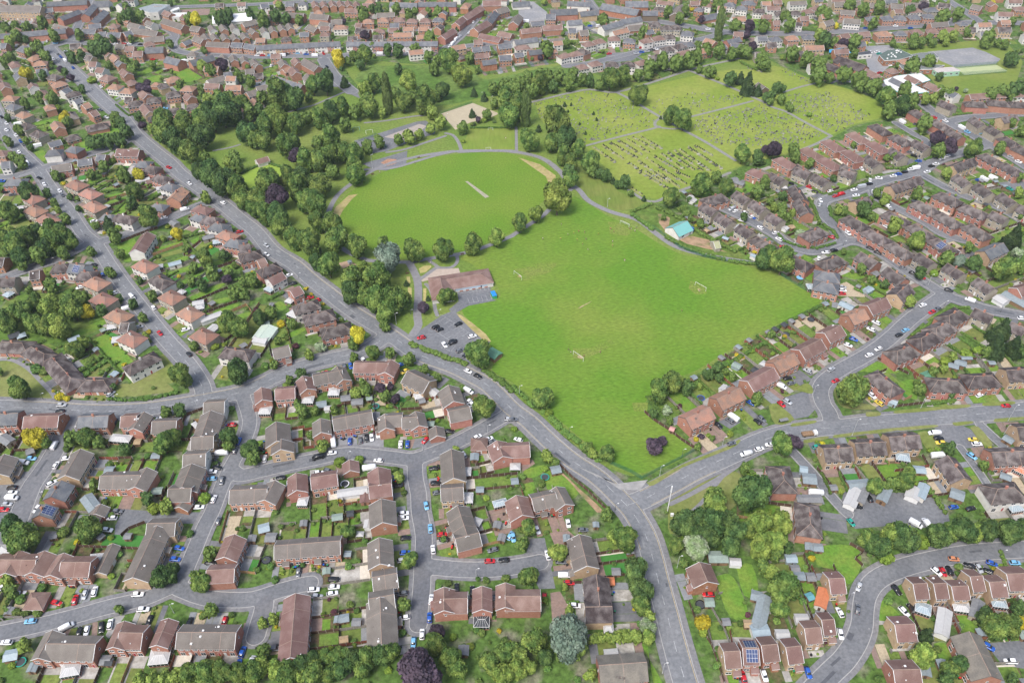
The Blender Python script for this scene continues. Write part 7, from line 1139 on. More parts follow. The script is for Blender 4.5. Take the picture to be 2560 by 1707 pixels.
# flat-roofed school and town buildings
FN = {('w', 'O'): ('school_building', 'modern school with angular white roof and turquoise edges', 'school'), ('p', 'E'): ('school_building', 'long pale flat school hall with green walls by sports court', 'school'),
      ('d', 'O'): ('school_building', 'flat dark green school block dotted with white skylights', 'school'), ('g', 'W'): ('school_building', 'long grey flat school block in front of the grey playground', 'school'),
      ('k', 'W'): ('school_building', 'small dark flat-roofed school block beside the parked cars', 'school'), ('g', 'O'): ('school_building', 'low grey flat school block behind the two round trees', 'school'),
      ('s', 'W'): ('office_building', 'flat-roofed office block with grey roof at top left', 'office'), ('w#', 'W'): ('industrial_unit', '', 'industrial unit')}
fcol = {'w': mat('roof_white_membrane', (.55, .56, .54), .6, .05, .3), 'p': mat('roof_pinkish_felt', (.42, .38, .36), .8, .05, .3), 'd': mat('roof_green_felt', (.085, .115, .10), .9, .15, .4), 'g': mat('roof_grey_felt', (.14, .155, .15), .9, .15, .4),
        'k': mat('roof_dark_felt', (.06, .065, .075), .9, .12, .4), 's': mat('roof_slate_felt', (.22, .25, .26), .9, .1, .4)}
edge = {'w': mat('fascia_turquoise', (.10, .42, .42), .5, .03), 'p': mat('wall_pale_green', (.28, .46, .34), .8, .05)}
wc = 0
for l in FLT.split(';'):
    cc, hh, p = l.split(':'); c, wl = cc.split(','); P = pts(p); hh = float(hh)
    A2 = sum(a[0] * b[1] - b[0] * a[1] for a, b in zip(P, P[1:] + P[:1]))
    if A2 < 0: P = P[::-1]
    cx, cy = sum(q[0] for q in P) / len(P), sum(q[1] for q in P) / len(P)
    if c == 'w' and wl == 'W':
        wc += 1; nm, lb, ct = 'industrial_unit', ['long low white industrial roof below the brown yard', 'small white industrial roof left of the brown yard'][wc - 1], 'industrial unit'
    else: nm, lb, ct = FN[(c, wl)]
    root = bpy.data.objects.new(nm, None); COL.objects.link(root); root.location = (cx, cy, 0)
    Q = [(q[0] - cx, q[1] - cy) for q in P]
    m = MB()
    for a, b in zip(Q, Q[1:] + Q[:1]): m.poly([(*a, 0), (*b, 0), (*b, hh), (*a, hh)])
    m.build('wall', [edge['p'] if wl == 'E' else wallm[wl if wl != 'E' else 'W']], root)
    m = MB(); m.v = [(x, y, hh + .25) for x, y in Q]
    for t in tessellate_polygon([[Vector((x, y, 0)) for x, y in Q]]):
        a, b, c_ = (Vector(Q[i]) for i in t)
        m.f.append(tuple(t) if (b - a).cross(c_ - a) > 0 else (t[0], t[2], t[1])); m.m.append(0)
    for a, b in zip(Q, Q[1:] + Q[:1]): m.poly([(a[0] * 1.01, a[1] * 1.01, hh - .3), (b[0] * 1.01, b[1] * 1.01, hh - .3), (b[0] * 1.01, b[1] * 1.01, hh + .35), (a[0] * 1.01, a[1] * 1.01, hh + .35)], 1)
    rf = m.build('roof', [fcol[c], edge['w'] if (c, wl) == ('w', 'O') else MATS['white_trim']], root)
    if c == 'd':
        for k in range(12):
            t = random.random(); a, b = random.choice(Q), random.choice(Q); x, y = (a[0] * t + b[0] * (1 - t)) * .7, (a[1] * t + b[1] * (1 - t)) * .7
            m = MB(); m.cyl(x, y, hh + .25, hh + .9, .7, .5, 8); m.build('skylight', [MATS['white_trim']], rf)
    for a, b in zip(Q, Q[1:] + Q[:1]):
        a, b = Vector(a), Vector(b); L = (b - a).length; nrm = Vector((b.y - a.y, a.x - b.x)).normalized()
        if L < 7 or nrm.dot(Vector((cx, cy))) > 0: continue
        for k in range(int(L / 4)):
            p = a.lerp(b, (k + .5) / int(L / 4)); o = bpy.data.objects.new('window', WM['c']); COL.objects.link(o); o.parent = root; o.location = (p.x, p.y, hh * .35); o.rotation_euler = (0, 0, math.atan2(nrm.y, nrm.x) - math.pi / 2)
    fill(P, 2); reg(root, cx, cy, lb, ct); LAB[-1] = LAB[-1] + ('fixed',)
# ---------------------------------------------------------------- gardens
gm = [MB() for _ in gardm]; gk = [0]
PLOT = np.zeros((NX, NY), np.uint8)
FEN_ = []; HDG = []; SHR = []; SHED = []
def patch(h, mi, u0, u1, v0, v1, z=None):
    gk[0] += 1; z = (.012 + (gk[0] % 60) * .0012) if z is None else z
    if u1 - u0 < .3 or v1 - v0 < .3: return
    P = [h.P(u0, v0), h.P(u1, v0), h.P(u1, v1), h.P(u0, v1)]
    gm[mi].poly([(*p, z) for p in P])
def free(x, y): return at(BLK, x, y) == 0 and at(PD, x, y) > .3
def ray(h, u, v, s, lim, own=0):
    d = .8
    while d < lim:
        x, y = h.P(u, s * (h.w / 2 + d))
        if not (X0 < x < X1 and Y0 < y < Y1): return d, 'x'
        b = at(BLK, x, y)
        if at(PD, x, y) <= .2: return d, 'r'
        if b == 2 and d > 2.5: return d, 'b'
        if b in (1, 3): return d, 'g'
        if PLOT[int(x - X0), int(y - Y0)]: return d, 'p'
        d += 1
    return lim, 'n'
for h in sorted(HS, key=lambda h: h.d):
    if h.garage or h.flag in ('P', 'H') or h.roof in 'tkw' and h.roof: continue
    if not inframe(h.x, h.y, 0, 140): continue
    uw = h.L / h.n; near = h.d < 520
    marks = []
    for u in range(h.n):
        c = -h.L / 2 + (u + .5) * uw
        side_ext = 1.4 if (u == 0 or u == h.n - 1) else 0
        u0 = c - uw / 2 - (side_ext if u == 0 else 0); u1 = c + uw / 2 + (side_ext if u == h.n - 1 else 0)
        for s in (-h.front, h.front):
            isf = s == h.front
            ds = [ray(h, c + k * uw, 0, s, 14 if isf else 46) for k in (-.35, 0, .35)]
            D, why = min(ds)
            if why == 'b': D = D * .5 if not isf else D - 1
            if not isf: D = min(D, 40 if h.hip or h.wall == 'W' else 27)
            if D < 1.6: continue
            v0, v1 = s * h.w / 2, s * (h.w / 2 + D)
            lo, hi = min(v0, v1), max(v0, v1)
            for a in np.arange(u0 + .4, u1, 1.0):
                for b in np.arange(1.2, D - .2, 1.0):
                    x, y = h.P(a, s * (h.w / 2 + b)); marks.append((int(x - X0), int(y - Y0)))
            if isf:
                dw = min(2.9, uw * .48); left = u % 2 == 0
                k = random.choice((9, 9, 8, 8, 10, 11)); lw = random.choice((0, 0, 1, 2, 2, 6, 7, 4, 8, k))
                if left: patch(h, k, u0, u0 + dw, lo, hi); patch(h, lw, u0 + dw + .15, u1 - .15, lo + .2, hi - .2)
                else: patch(h, k, u1 - dw, u1, lo, hi); patch(h, lw, u0 + .15, u1 - dw - .15, lo + .2, hi - .2)
                if random.random() < .75:
                    a_, b_ = (u0 + dw + .8, u1 - .5) if left else (u0 + .5, u1 - dw - .8)
                    for q in range(random.choice((1, 2, 3))): SHR.append((*h.P(random.uniform(a_, b_) if b_ > a_ else a_, s * (h.w / 2 + random.uniform(.3, .95) * D)), random.uniform(.4, .95), random.choice('BBBBBLLPBLBLY')))
            else:
                pd_ = random.uniform(2.2, 4.5); pd_ = min(pd_, D * .5); st = random.random()
                pk = random.choice((4, 4, 5, 10, 11, 8, 7)); lk = random.choices((0, 1, 2, 3, 6, 4, 7), (30, 26, 24, 9, 4, 4, 8))[0]
                a, b = s * h.w / 2, s * (h.w / 2 + pd_); patch(h, pk, u0 + .1, u1 - .1, min(a, b), max(a, b))
                bd = random.uniform(.2, .9)
                a, b = b, s * (h.w / 2 + D - .3); patch(h, 7, u0 + .1, u1 - .1, min(a, b), max(a, b), .006 + (gk[0] % 9) * .0005)
                b2 = s * (h.w / 2 + D - random.choice((.5, .8, 3))); patch(h, lk, u0 + bd, u1 - random.uniform(.2, .8), min(a, b2), max(a, b2))
                if D > 14 and random.random() < .4:
                    e1 = s * (h.w / 2 + D * random.uniform(.55, .7)); patch(h, random.choice((7, 4, 2, 0, 6)), u0 + .3, u1 - .3, min(e1, b2), max(e1, b2), .09 + (gk[0] % 10) * .001)
                if random.random() < .3: patch(h, random.choice((4, 5, 10)), u0 + .3, u0 + .9, lo + .5, hi - 1, .102 + (gk[0] % 10) * .001)
                if D > 9:
                    for q in range(random.choice((1, 2, 3, 4)) + (2 if D > 18 else 0)):
                        e = random.choice((u0 + .7, u1 - .7, random.uniform(u0 + .8, u1 - .8)))
                        SHR.append((*h.P(e, s * (h.w / 2 + random.uniform(.35, .97) * D)), random.uniform(.45, 1.35) * (1.3 if D > 20 else 1), random.choice('BBBBLBBBPBLBLBBYB')))
                    if random.random() < .5 and h.d < 640:
                        e = random.choice((u0 + 1.5, u1 - 1.5)); SHED.append((*h.P(e, s * (h.w / 2 + D - 1.8)), random.uniform(1.8, 2.8), random.uniform(2, 3), h.a, random.choice('bbgggeyk')))
                # side fences
                if h.d < 600:
                    for e in ((u0, u1) if u == h.n - 1 else (u0,)):
                        old = h.hip or h.wall in 'SW' or h.roof in 'do'
                        if old and random.random() < .5: HDG.append((h.P(e, s * (h.w / 2 + 2)), h.P(e, s * (h.w / 2 + D)), random.choice((1.3, 1.6, 2.0))))
                        elif random.random() < .88: FEN_.append((h.P(e, s * (h.w / 2 + .3)), h.P(e, s * (h.w / 2 + D)), random.choices(('brown', 'red', 'grey', 'tan'), (4, 3, 4, 1))[0] if h.wall not in 'S' else random.choice(('grey', 'brown'))))
                    if why in ('b', 'n', 'r') and random.random() < .7: FEN_.append((h.P(u0, s * (h.w / 2 + D)), h.P(u1, s * (h.w / 2 + D)), random.choice(('brown', 'grey'))))
    for i, j in marks:
        if 0 <= i < NX and 0 <= j < NY: PLOT[i, j] = 1
gn = ['lawn', 'lawn', 'lawn', 'artificial_turf', 'patio', 'patio', 'gravel', 'flower_bed', 'driveway', 'driveway', 'driveway', 'patio']
for m, ma, n in zip(gm, gardm, gn):
    # keep faces looking up
    for i, f in enumerate(m.f):
        a, b, c = (m.v[k] for k in f[:3])
        if (b[0] - a[0]) * (c[1] - a[1]) - (b[1] - a[1]) * (c[0] - a[0]) < 0: m.f[i] = f[::-1]
    if m.f: struct(m.build(n, [ma]))
print('houses', len(HS), 'fences', len(FEN_), 'shrubs', len(SHR), 'sheds', len(SHED))
# ---------------------------------------------------------------- foliage
def leafcloud(seed, N, leaf, kind='broad', core=.86):
    r = np.random.default_rng(seed); V = []; F = []
    if kind == 'broad':
        K = 13; c = r.normal(size=(K, 3)); c /= np.linalg.norm(c, axis=1)[:, None]; c *= r.uniform(.42, .60, (K, 1)); c[:, 2] = c[:, 2] * .95 + .05
        rad = r.uniform(.33, .47, K); c = np.vstack([c, [[0, 0, 0]]]); rad = np.append(rad, .60)
    elif kind == 'tall':
        K = 16; z = np.linspace(-.85, .85, K); c = np.stack([r.uniform(-.25, .25, K), r.uniform(-.25, .25, K), z], 1); rad = .62 * np.sqrt(np.clip(1.02 - np.abs(z) ** 2.4, .05, 1))
        c = c * [1, 1, 1]
    elif kind == 'cone':
        K = 16; z = np.linspace(-.9, .95, K); rr = (1 - (z + .9) / 1.9) * .8 + .12; a = r.uniform(0, 6.28, K); c = np.stack([np.cos(a) * rr * .3, np.sin(a) * rr * .3, z], 1); rad = rr * .85
    else:
        K = 7; c = r.normal(size=(K, 3)); c /= np.linalg.norm(c, axis=1)[:, None]; c *= .42; rad = r.uniform(.42, .58, K); c[:, 2] *= .8
        c = np.vstack([c, [[0, 0, 0]]]); rad = np.append(rad, .62)
    w = rad ** 2; w /= w.sum(); P = []; D = []
    while len(P) < N:
        k = r.choice(len(c), 4000, p=w); d = r.normal(size=(4000, 3)); d /= np.linalg.norm(d, axis=1)[:, None]
        q = c[k] + d * rad[k, None] * r.uniform(.84, 1.12, (4000, 1))
        dist = np.linalg.norm(q[:, None, :] - c[None], axis=2) / rad[None]; dist[np.arange(4000), k] = 9
        ok = dist.min(1) > .86
        P += list(q[ok]); D += list(d[ok])
    P = np.array(P[:N]); D = np.array(D[:N])
    nrm = D + r.normal(size=D.shape) * .55; nrm /= np.linalg.norm(nrm, axis=1)[:, None]
    t = np.cross(nrm, r.normal(size=nrm.shape)); t /= np.linalg.norm(t, axis=1)[:, None]; b = np.cross(nrm, t)
    s = leaf * r.uniform(.55, 1.25, (N, 1)); t *= s; b *= s * r.uniform(.6, 1, (N, 1))
    V = np.stack([P - t - b, P + t - b, P + t + b, P - t + b], 1).reshape(-1, 3); F = np.arange(4 * N).reshape(-1, 4)
    VV = [V]; FF = [F]; k = len(V)
    nu, nv = 8, 5
    for ci, ri2 in zip(c, rad):
        th = np.linspace(0, 2 * np.pi, nu, endpoint=False); ph = np.linspace(-1.45, 1.45, nv + 1)
        g = np.array([[np.cos(p) * np.cos(a), np.cos(p) * np.sin(a), np.sin(p)] for p in ph for a in th]) * ri2 * core * r.uniform(.93, 1.05, ((nv + 1) * nu, 1)) + ci
        f = np.array([[i * nu + j, i * nu + (j + 1) % nu, (i + 1) * nu + (j + 1) % nu, (i + 1) * nu + j] for i in range(nv) for j in range(nu)]) + k
        VV.append(g); FF.append(f); k += len(g)
    return np.vstack(VV), np.vstack(FF)
def foliage(name, c, c2, rnd=.16, var=.3):
    return mat(name, c, .75, var, 2.2, .15, c2, 1.6, rnd, det=4)
treem = {'g': foliage('leaves_mid_green', (.070, .130, .032), (.165, .225, .052)), 'd': foliage('leaves_dark_green', (.044, .090, .028), (.100, .160, .044)),  # patchy leaf tone; its strong contrast also paints in shaded gaps between clumps
         'l': foliage('leaves_light_green', (.13, .20, .042), (.24, .30, .065)), 'y': foliage('leaves_golden', (.40, .35, .03), (.48, .43, .045), .2),
         'p': foliage('leaves_copper', (.050, .038, .052), (.078, .056, .076), .25), 's': foliage('leaves_silver', (.125, .18, .135), (.19, .24, .185), .1),
         't': foliage('leaves_poplar', (.085, .13, .038), (.115, .16, .048)), 'c': foliage('leaves_conifer', (.030, .058, .022), (.048, .078, .026)), 'w': foliage('leaves_pale_blossom', (.17, .25, .11), (.30, .34, .24), .15),
         'B': foliage('shrub_green', (.075, .138, .032), (.13, .195, .046), .35), 'L': foliage('shrub_lime', (.13, .20, .028), (.18, .25, .04), .25), 'Y': foliage('shrub_golden', (.40, .33, .02), (.30, .28, .03), .25),
         'P': foliage('shrub_purple', (.07, .028, .038), (.10, .04, .05), .3), 'h': foliage('hedge_leaves', (.070, .135, .028), (.11, .175, .038), .2)}
bark = mat('bark', (.10, .08, .06), .95, .2, 2)
def protos(kind, seeds, N, leaf, core=.86): return [npmesh('crown', *leafcloud(s, N, leaf, kind, core), [treem['g']]) for s in seeds]
CR = {'broad': protos('broad', range(8), 3200, .052), 'tall': protos('tall', (31, 32), 2200, .062), 'cone': protos('cone', (41, 42, 43), 2000, .062), 'bush': protos('bush', range(51, 56), 520, .12)}
def trunk_mesh(seed):
    r = random.Random(seed); m = MB(); m.cyl(0, 0, 0, .62, .055, .035, 8); 
    for k in range(5):
        a = k * 1.257 + r.random(); m.tube((0, 0, .35 + .06 * k), (.3 * math.cos(a), .3 * math.sin(a), .8 + r.random() * .2), .028, .010, 5)
    return m.mesh('trunk', [bark])
TK = [trunk_mesh(i) for i in range(3)]
TR = []
for it in TRE.split(';'):
    a, b, c, k = it.split(','); TR.append((float(a) / 10, float(b) / 10, float(c) / 10, k))
GF = {'g': 1.12, 'd': 1.1, 'l': 1.08}
trees = [(t[0], t[1], t[2] * (GF.get(t[3], 1) if at(BLK, t[0], t[1]) == 3 else 1.14 if t[1] < 262 else .97 if t[2] < 6 else .9), t[3]) for t in TR if t[3] in 'gdlypstcw']; SHR += [(t[0], t[1], t[2], t[3]) for t in TR if t[3] in 'BLYP']
CZ = {'t': 3.2, 'c': 1.2, 'w': .95}
KW = {'g': 'mid-green', 'd': 'dark green', 'l': 'light green', 'y': 'golden-yellow', 'p': 'dark copper', 's': 'silvery', 't': 'tall narrow', 'c': 'dark conifer', 'w': 'pale blossoming'}
trees.sort(key=lambda t: -t[2] / camdist(t[0], t[1]) * (1 if inframe(t[0], t[1]) else .2) * (3 if t[3] in 'ypst' else 1))
NT = 300
def tree_geo(t):
    k = t[3]; return {'t': 'tall', 'c': 'cone'}.get(k, 'broad'), (3.1 if k == 't' else 1.35 if k == 'c' else .9 if k == 'w' else 1.0 if k == 'p' else 1.3)
for n, t in enumerate(trees[:NT]):
    x, y, R, k = t; kind, zs = tree_geo(t); cz = CZ.get(k, 1.3)
    root = bpy.data.objects.new('conifer_tree' if k == 'c' else 'poplar_tree' if k == 't' else 'tree', None); COL.objects.link(root); root.location = (x, y, 0)
    tk = link('trunk', TK[n % 3], root); hh = cz * R * 1.0; tk.scale = (max(2.2, hh * .8), max(2.2, hh * .8), hh + .25 * R)
    cr = bpy.data.objects.new('crown', CR[kind][n % len(CR[kind])]); COL.objects.link(cr); cr.parent = root
    cr.location = (0, 0, cz * R); cr.scale = (R * random.uniform(.97, 1.1), R * random.uniform(.97, 1.1), R * zs * random.uniform(.95, 1.1)); cr.rotation_euler = (0, 0, random.uniform(0, 6.28))
    cr.material_slots[0].link = 'OBJECT'; cr.material_slots[0].material = treem[k]
    sz = 'large' if R > 6 else 'small' if R < 3.2 else 'medium'
    look = {'t': 'very tall narrow poplar tree', 's': 'silver-leaved tree', 'y': 'golden-yellow tree', 'w': 'pale blossoming round tree', 'c': 'dark conifer'}.get(k) or f'{sz} {KW[k]} tree'
    if k in 'cyswp' and k != 's': look = sz + ' ' + look if k != 'p' else look
    reg(root, x, y, look, 'tree', 'trees of the park and streets')
LOW = {k: [leafcloud(90 + i, 170, .17, k, .93) for i in range(3)] for k in ('broad', 'tall', 'cone')}
LOWB = [leafcloud(80 + i, 60, .26, 'bush', .95) for i in range(4)]
def merge(name, items, kinds, label, cat):
    VV, FF, MM = [], [], []; k = 0; keys = sorted(set(kinds)); ix = {c: i for i, c in enumerate(keys)}
    for (V, F), (x, y, z, sx, sz, rz), c in zip(items[0], items[1], kinds):
        ca, sa = math.cos(rz), math.sin(rz)
        W_ = np.stack([(V[:, 0] * ca - V[:, 1] * sa) * sx + x, (V[:, 0] * sa + V[:, 1] * ca) * sx + y, V[:, 2] * sz + z], 1)
        VV.append(W_); FF.append(F + k); MM.append(np.full(len(F), ix[c])); k += len(V)
    me = npmesh(name, np.vstack(VV), np.vstack(FF), [treem[c] for c in keys], np.concatenate(MM))
    o = link(name, me); o['kind'] = 'stuff'; o['label'] = label; o['category'] = cat; return o
a, b, kk = [], [], []
for n, t in enumerate(trees[NT:]):
    x, y, R, k = t; kind, zs = tree_geo(t); cz = CZ.get(k, 1.3); a.append(LOW[kind][n % 3]); b.append((x, y, cz * R, R * 1.05, R * zs, random.uniform(0, 6))); kk.append(k)
# extra small garden and roadside trees further off, part of the same mass
for _ in range(9000):
    if len(kk) > 1550: break
    v = random.uniform(110, 880); x, y = random.uniform(-.68, .68) * (v + 190), v
    if not (X0 < x < X1): continue
    if at(BLK, x, y) == 0 and at(PD, x, y) > 1.5 and at(TD, x, y) > 1:
        inpl = PLOT[int(x - X0), int(y - Y0)]
        if random.random() < (.02 if inpl else .6):
            R = random.uniform(.9, 2.1); SHR.append((x, y, R * .8, random.choice('BBBLB'))) if y < 420 else (a.append(LOW['broad'][_ % 3]), b.append((x, y, 1.25 * R, R, R, 0)), kk.append(random.choice('ggdgl')))
merge('far_trees', (a, b), kk, 'mass of smaller trees among the far gardens and streets', 'trees')
SHR.sort(key=lambda t: -t[2] / camdist(t[0], t[1]) * (1 if inframe(t[0], t[1], 0, 0) else .1))
SW = {'B': 'green', 'L': 'lime-green', 'Y': 'golden-yellow', 'P': 'dark purple'}
SHR = [s for s in SHR if at(RD, s[0], s[1]) > .8]
for n, (x, y, R, k) in enumerate(SHR[:300]):
    o = link('shrub', CR['bush'][n % 5], None, (x, y, R * .6), random.uniform(0, 6)); o.scale = (R * 1.05, R * 1.05, R * .85)
    o.material_slots[0].link = 'OBJECT'; o.material_slots[0].material = treem[k]
    reg(o, x, y, f"{'big' if R > 2.2 else 'small'} rounded {SW[k]} shrub", 'shrub', 'garden shrubs')
a = [LOWB[n % 4] for n in range(len(SHR) - 300)]
merge('garden_plants', (a, [(x, y, R * .6, R * 1.05, R * .85, n) for n, (x, y, R, k) in enumerate(SHR[300:])]), [s[3] for s in SHR[300:]], 'countless small shrubs and plants in the gardens', 'garden plants')
# ---------------------------------------------------------------- hedges
def hedge_mesh(P, hgt, w, seed):
    r = np.random.default_rng(seed); VV, FF = [], []; k = 0
    for (a, b) in zip(P[:-1], P[1:]):
        L = math.hypot(b[0] - a[0], b[1] - a[1]); n = max(1, int(L / (w * .55)))
        for i in range(n):
            t = (i + r.random()) / n; V, F = LOWB[int(r.integers(4))]; s = w * .5 * r.uniform(.9, 1.25); an = r.uniform(0, 6.28)
            ca, sa = math.cos(an), math.sin(an); off = r.normal(size=2) * w * .07
            VV.append(np.stack([(V[:, 0] * ca - V[:, 1] * sa) * s + a[0] + (b[0] - a[0]) * t + off[0], (V[:, 0] * sa + V[:, 1] * ca) * s + a[1] + (b[1] - a[1]) * t + off[1], (V[:, 2] + .8) * hgt * .56], 1)); FF.append(F + k); k += len(V)
    return np.vstack(VV), np.vstack(FF)
for n, l in enumerate(HED.strip().split('\n')):
    hh, w, p = l.split(':'); P = pts(p); cx, cy = P[len(P) // 2]
    V, F = hedge_mesh(P, float(hh), float(w), n); V[:, 0] -= cx; V[:, 1] -= cy
    L = sum(math.dist(q, r_) for q, r_ in zip(P[:-1], P[1:]))
    o = link('hedge', npmesh('hedge', V, F, [treem['h']]), None, (cx, cy, 0)); reg(o, cx, cy, ('long ' if L > 35 else 'short ') + 'clipped green hedge', 'hedge', 'hedges')
gh = sorted(HDG, key=lambda f: camdist(*f[0])); nh = 0; sv_ = ([], [], [])
for n, (a_, b_, h_) in enumerate(gh):
    cx, cy = (a_[0] + b_[0]) / 2, (a_[1] + b_[1]) / 2
    V, F = hedge_mesh([a_, b_], h_, 1.3, n)
    if nh < 240 and inframe(cx, cy):
        nh += 1; V[:, 0] -= cx; V[:, 1] -= cy; o = link('garden_hedge', npmesh('garden_hedge', V, F, [treem['h']]), None, (cx, cy, 0)); reg(o, cx, cy, ('tall' if h_ > 1.7 else 'low') + ' narrow green garden hedge', 'hedge', 'garden hedges')
    else: sv_[0].append(V); sv_[1].append(F + sum(len(v) for v in sv_[0][:-1]))
if sv_[0]:
    o = link('far_hedges', npmesh('far_hedges', np.vstack(sv_[0]), np.vstack(sv_[1]), [treem['h']])); o['kind'] = 'stuff'; o['label'] = 'thin green hedges between the more distant gardens'; o['category'] = 'hedges'
# ---------------------------------------------------------------- fences
fm = {'brown': mat('fence_dark_brown', (.085, .050, .034), .9, .2, 1, .2, None, None, .15), 'red': mat('fence_red_brown', (.20, .075, .045), .9, .15, 1, .2, None, None, .15), 'grey': mat('fence_weathered', (.22, .205, .18), .9, .15, 1, .2, None, None, .15),
      'tan': mat('fence_new_timber', (.34, .21, .10), .9, .15, 1), 'green': mat('fence_green_steel', (.035, .14, .085), .6, .1, 1)}
post = mat('fence_post', (.33, .32, .29), .9, .1)
def fence_geo(P, h, m, pm, cx, cy, thick=.05):
    for a, b in zip(P[:-1], P[1:]):
        L = math.dist(a, b)
        if L < .3: continue
        M = Matrix.Translation((a[0] - cx, a[1] - cy, 0)) @ Matrix.Rotation(math.atan2(b[1] - a[1], b[0] - a[0]), 4, 'Z')
        m.box(0, L, -thick / 2, thick / 2, .05, h, 0, M)
        n = max(1, int(L / 2.4))
        for i in range(n + 1): pm.box(L * i / n - .06, L * i / n + .06, -.07, .07, 0, h + .12, 0, M)
def mesh_fence(P, h, m, cx, cy):
    for a, b in zip(P[:-1], P[1:]):
        L = math.dist(a, b); M = Matrix.Translation((a[0] - cx, a[1] - cy, 0)) @ Matrix.Rotation(math.atan2(b[1] - a[1], b[0] - a[0]), 4, 'Z')
        for i in range(int(L / .3) + 1): m.box(i * .3 - .035, i * .3 + .035, -.015, .015, .05, h, 0, M)
        for z in (.2, h * .5, h - .15): m.box(0, L, -.03, .03, z, z + .06, 0, M, bottom=True)
for l in FEN.strip().split('\n'):
    c, hh, p = l.split(':'); P = pts(p); cx, cy = P[len(P) // 2]; hh = float(hh)
    m, pm = MB(), MB()
    if c == 'green':
        mesh_fence(P, hh, m, cx, cy); o = m.build('railing_fence', [fm['green']]); o.location = (cx, cy, 0)
        reg(o, cx, cy, 'green steel railing fence', 'fence', 'boundary fences')
    else:
        fence_geo(P, hh, m, pm, cx, cy); o = m.build('boundary_fence', [fm[c]]); o.location = (cx, cy, 0); pm.build('posts', [post], o)
        reg(o, cx, cy, f'long {c} timber boundary fence', 'fence', 'boundary fences')
FEN_.sort(key=lambda f: camdist(*f[0]) / math.dist(f[0], f[1]) ** .3)
NF = 300 - len(FEN.strip().split('\n'))
sm = MB(); fk = list(fm)
for n, (a, b, c) in enumerate(FEN_):
    cx, cy = (a[0] + b[0]) / 2, (a[1] + b[1]) / 2
    if not inframe(cx, cy, 0, 60) and n < NF: continue
    if n < NF:
        m, pm = MB(), MB(); fence_geo([a, b], 1.75, m, pm, cx, cy); o = m.build('garden_fence', [fm[c]]); o.location = (cx, cy, 0); pm.build('posts', [post], o)
        reg(o, cx, cy, {'red': 'red-brown', 'brown': 'dark brown', 'tan': 'new pale', 'grey': 'weathered grey'}[c] + ' garden fence', 'fence', 'garden fences')
    else:
        L = math.dist(a, b); M = Matrix.Translation((a[0], a[1], 0)) @ Matrix.Rotation(math.atan2(b[1] - a[1], b[0] - a[0]), 4, 'Z'); sm.box(0, L, -.04, .04, 0, 1.7, fk.index(c), M)
o = sm.build('far_garden_fences', [fm[k] for k in fk]); o['kind'] = 'stuff'; o['label'] = 'thin timber fences between the more distant gardens'; o['category'] = 'fences'
# ---------------------------------------------------------------- sheds
def shed(x, y, sx, sy, rz, k, kind, lk):
    h0 = 2.0 if max(sx, sy) < 5 else 2.4; hx, hy = sx / 2, sy / 2; big = max(sx, sy) >= 5
    root = bpy.data.objects.new({'g': 'greenhouse', 't': 'gazebo'}.get(kind, 'outbuilding' if big else 'garden_shed'), None); COL.objects.link(root); root.location = (x, y, 0); root.rotation_euler = (0, 0, rz)
    m = MB(); e = .12; zr = h0 + min(sx, sy) * .16
    wmat = MATS['white_trim'] if k in 'wm' else outm['c'] if kind == 'g' else trimm if kind == 't' else wallm['W'] if big and k in 'oc' else woodm if k in 'ygbek' and not big else wallm['R'] if k == 'r' else woodm if k != 'g' else wallm['S']
    r = MB(); th = .08
    if kind == 't':
        for a in (-1, 1):
            for b in (-1, 1): m.cyl(a * hx, b * hy, 0, h0, .05, n=6)
        q = [(-hx, -hy, h0), (hx, -hy, h0), (hx, hy, h0), (-hx, hy, h0)]; z = h0 + 1
        for i in range(4): r.poly([q[i], q[(i + 1) % 4], (0, 0, z)])
    elif sx >= sy:
        gable_block(m, r, sx, sy, h0, Matrix.Identity(4), 0, 0, 0, slope=.3)
    else:
        gable_block(m, r, sy, sx, h0, Matrix.Rotation(math.pi / 2, 4, 'Z'), 0, 0, 0, slope=.3)
    m.build('walls' if kind != 't' else 'frame', [wmat], root); r.build('roof', [outm[k]], root)
    if kind == 's':
        d = MB(); d.box(-.45, .45, -hy - .04, -hy, .05, 1.9, 0) if sx >= 1.4 else d.box(-.3, .3, -hy - .04, -hy, .05, 1.9, 0); d.build('door', [fm['brown'] if k != 'w' else trimm], root)
    reg(root, x, y, lk, {'g': 'greenhouse', 't': 'gazebo'}.get(kind, 'outbuilding' if big else 'shed'), 'sheds and outbuildings')
CN = {'w': 'white', 'g': 'grey', 'b': 'blue-grey', 'e': 'grey-green', 'c': 'translucent', 'k': 'dark', 'o': 'orange', 't': 'teal', 'y': 'tan', 'r': 'red-brown', 'm': 'pale green', 'p': 'pink', 'd': 'dark green'}
occ = []
for c in CONS:
    if c[7] is not None: continue
    big = max(c[2], c[3]) >= 5; nm = {'g': 'greenhouse', 't': 'gazebo canopy'}.get(c[6], 'outbuilding' if big else 'garden shed')
    shed(c[0], c[1], c[2], c[3], c[4], c[5], c[6] if c[6] != 'c' else 's', f"{CN[c[5]]}-roofed {nm}"); occ.append((c[0], c[1]))
ns = 0
for (x, y, sx, sy, a_, k) in sorted(SHED, key=lambda s: camdist(s[0], s[1])):
    if ns > 170: break
    if not inframe(x, y, 0, 20) or any(math.hypot(x - p, y - q) < 4.5 for p, q in occ) or at(BLK, x, y): continue
    shed(x, y, sx, sy, a_, k, 's', f"{CN[k]}-roofed garden shed"); occ.append((x, y)); ns += 1
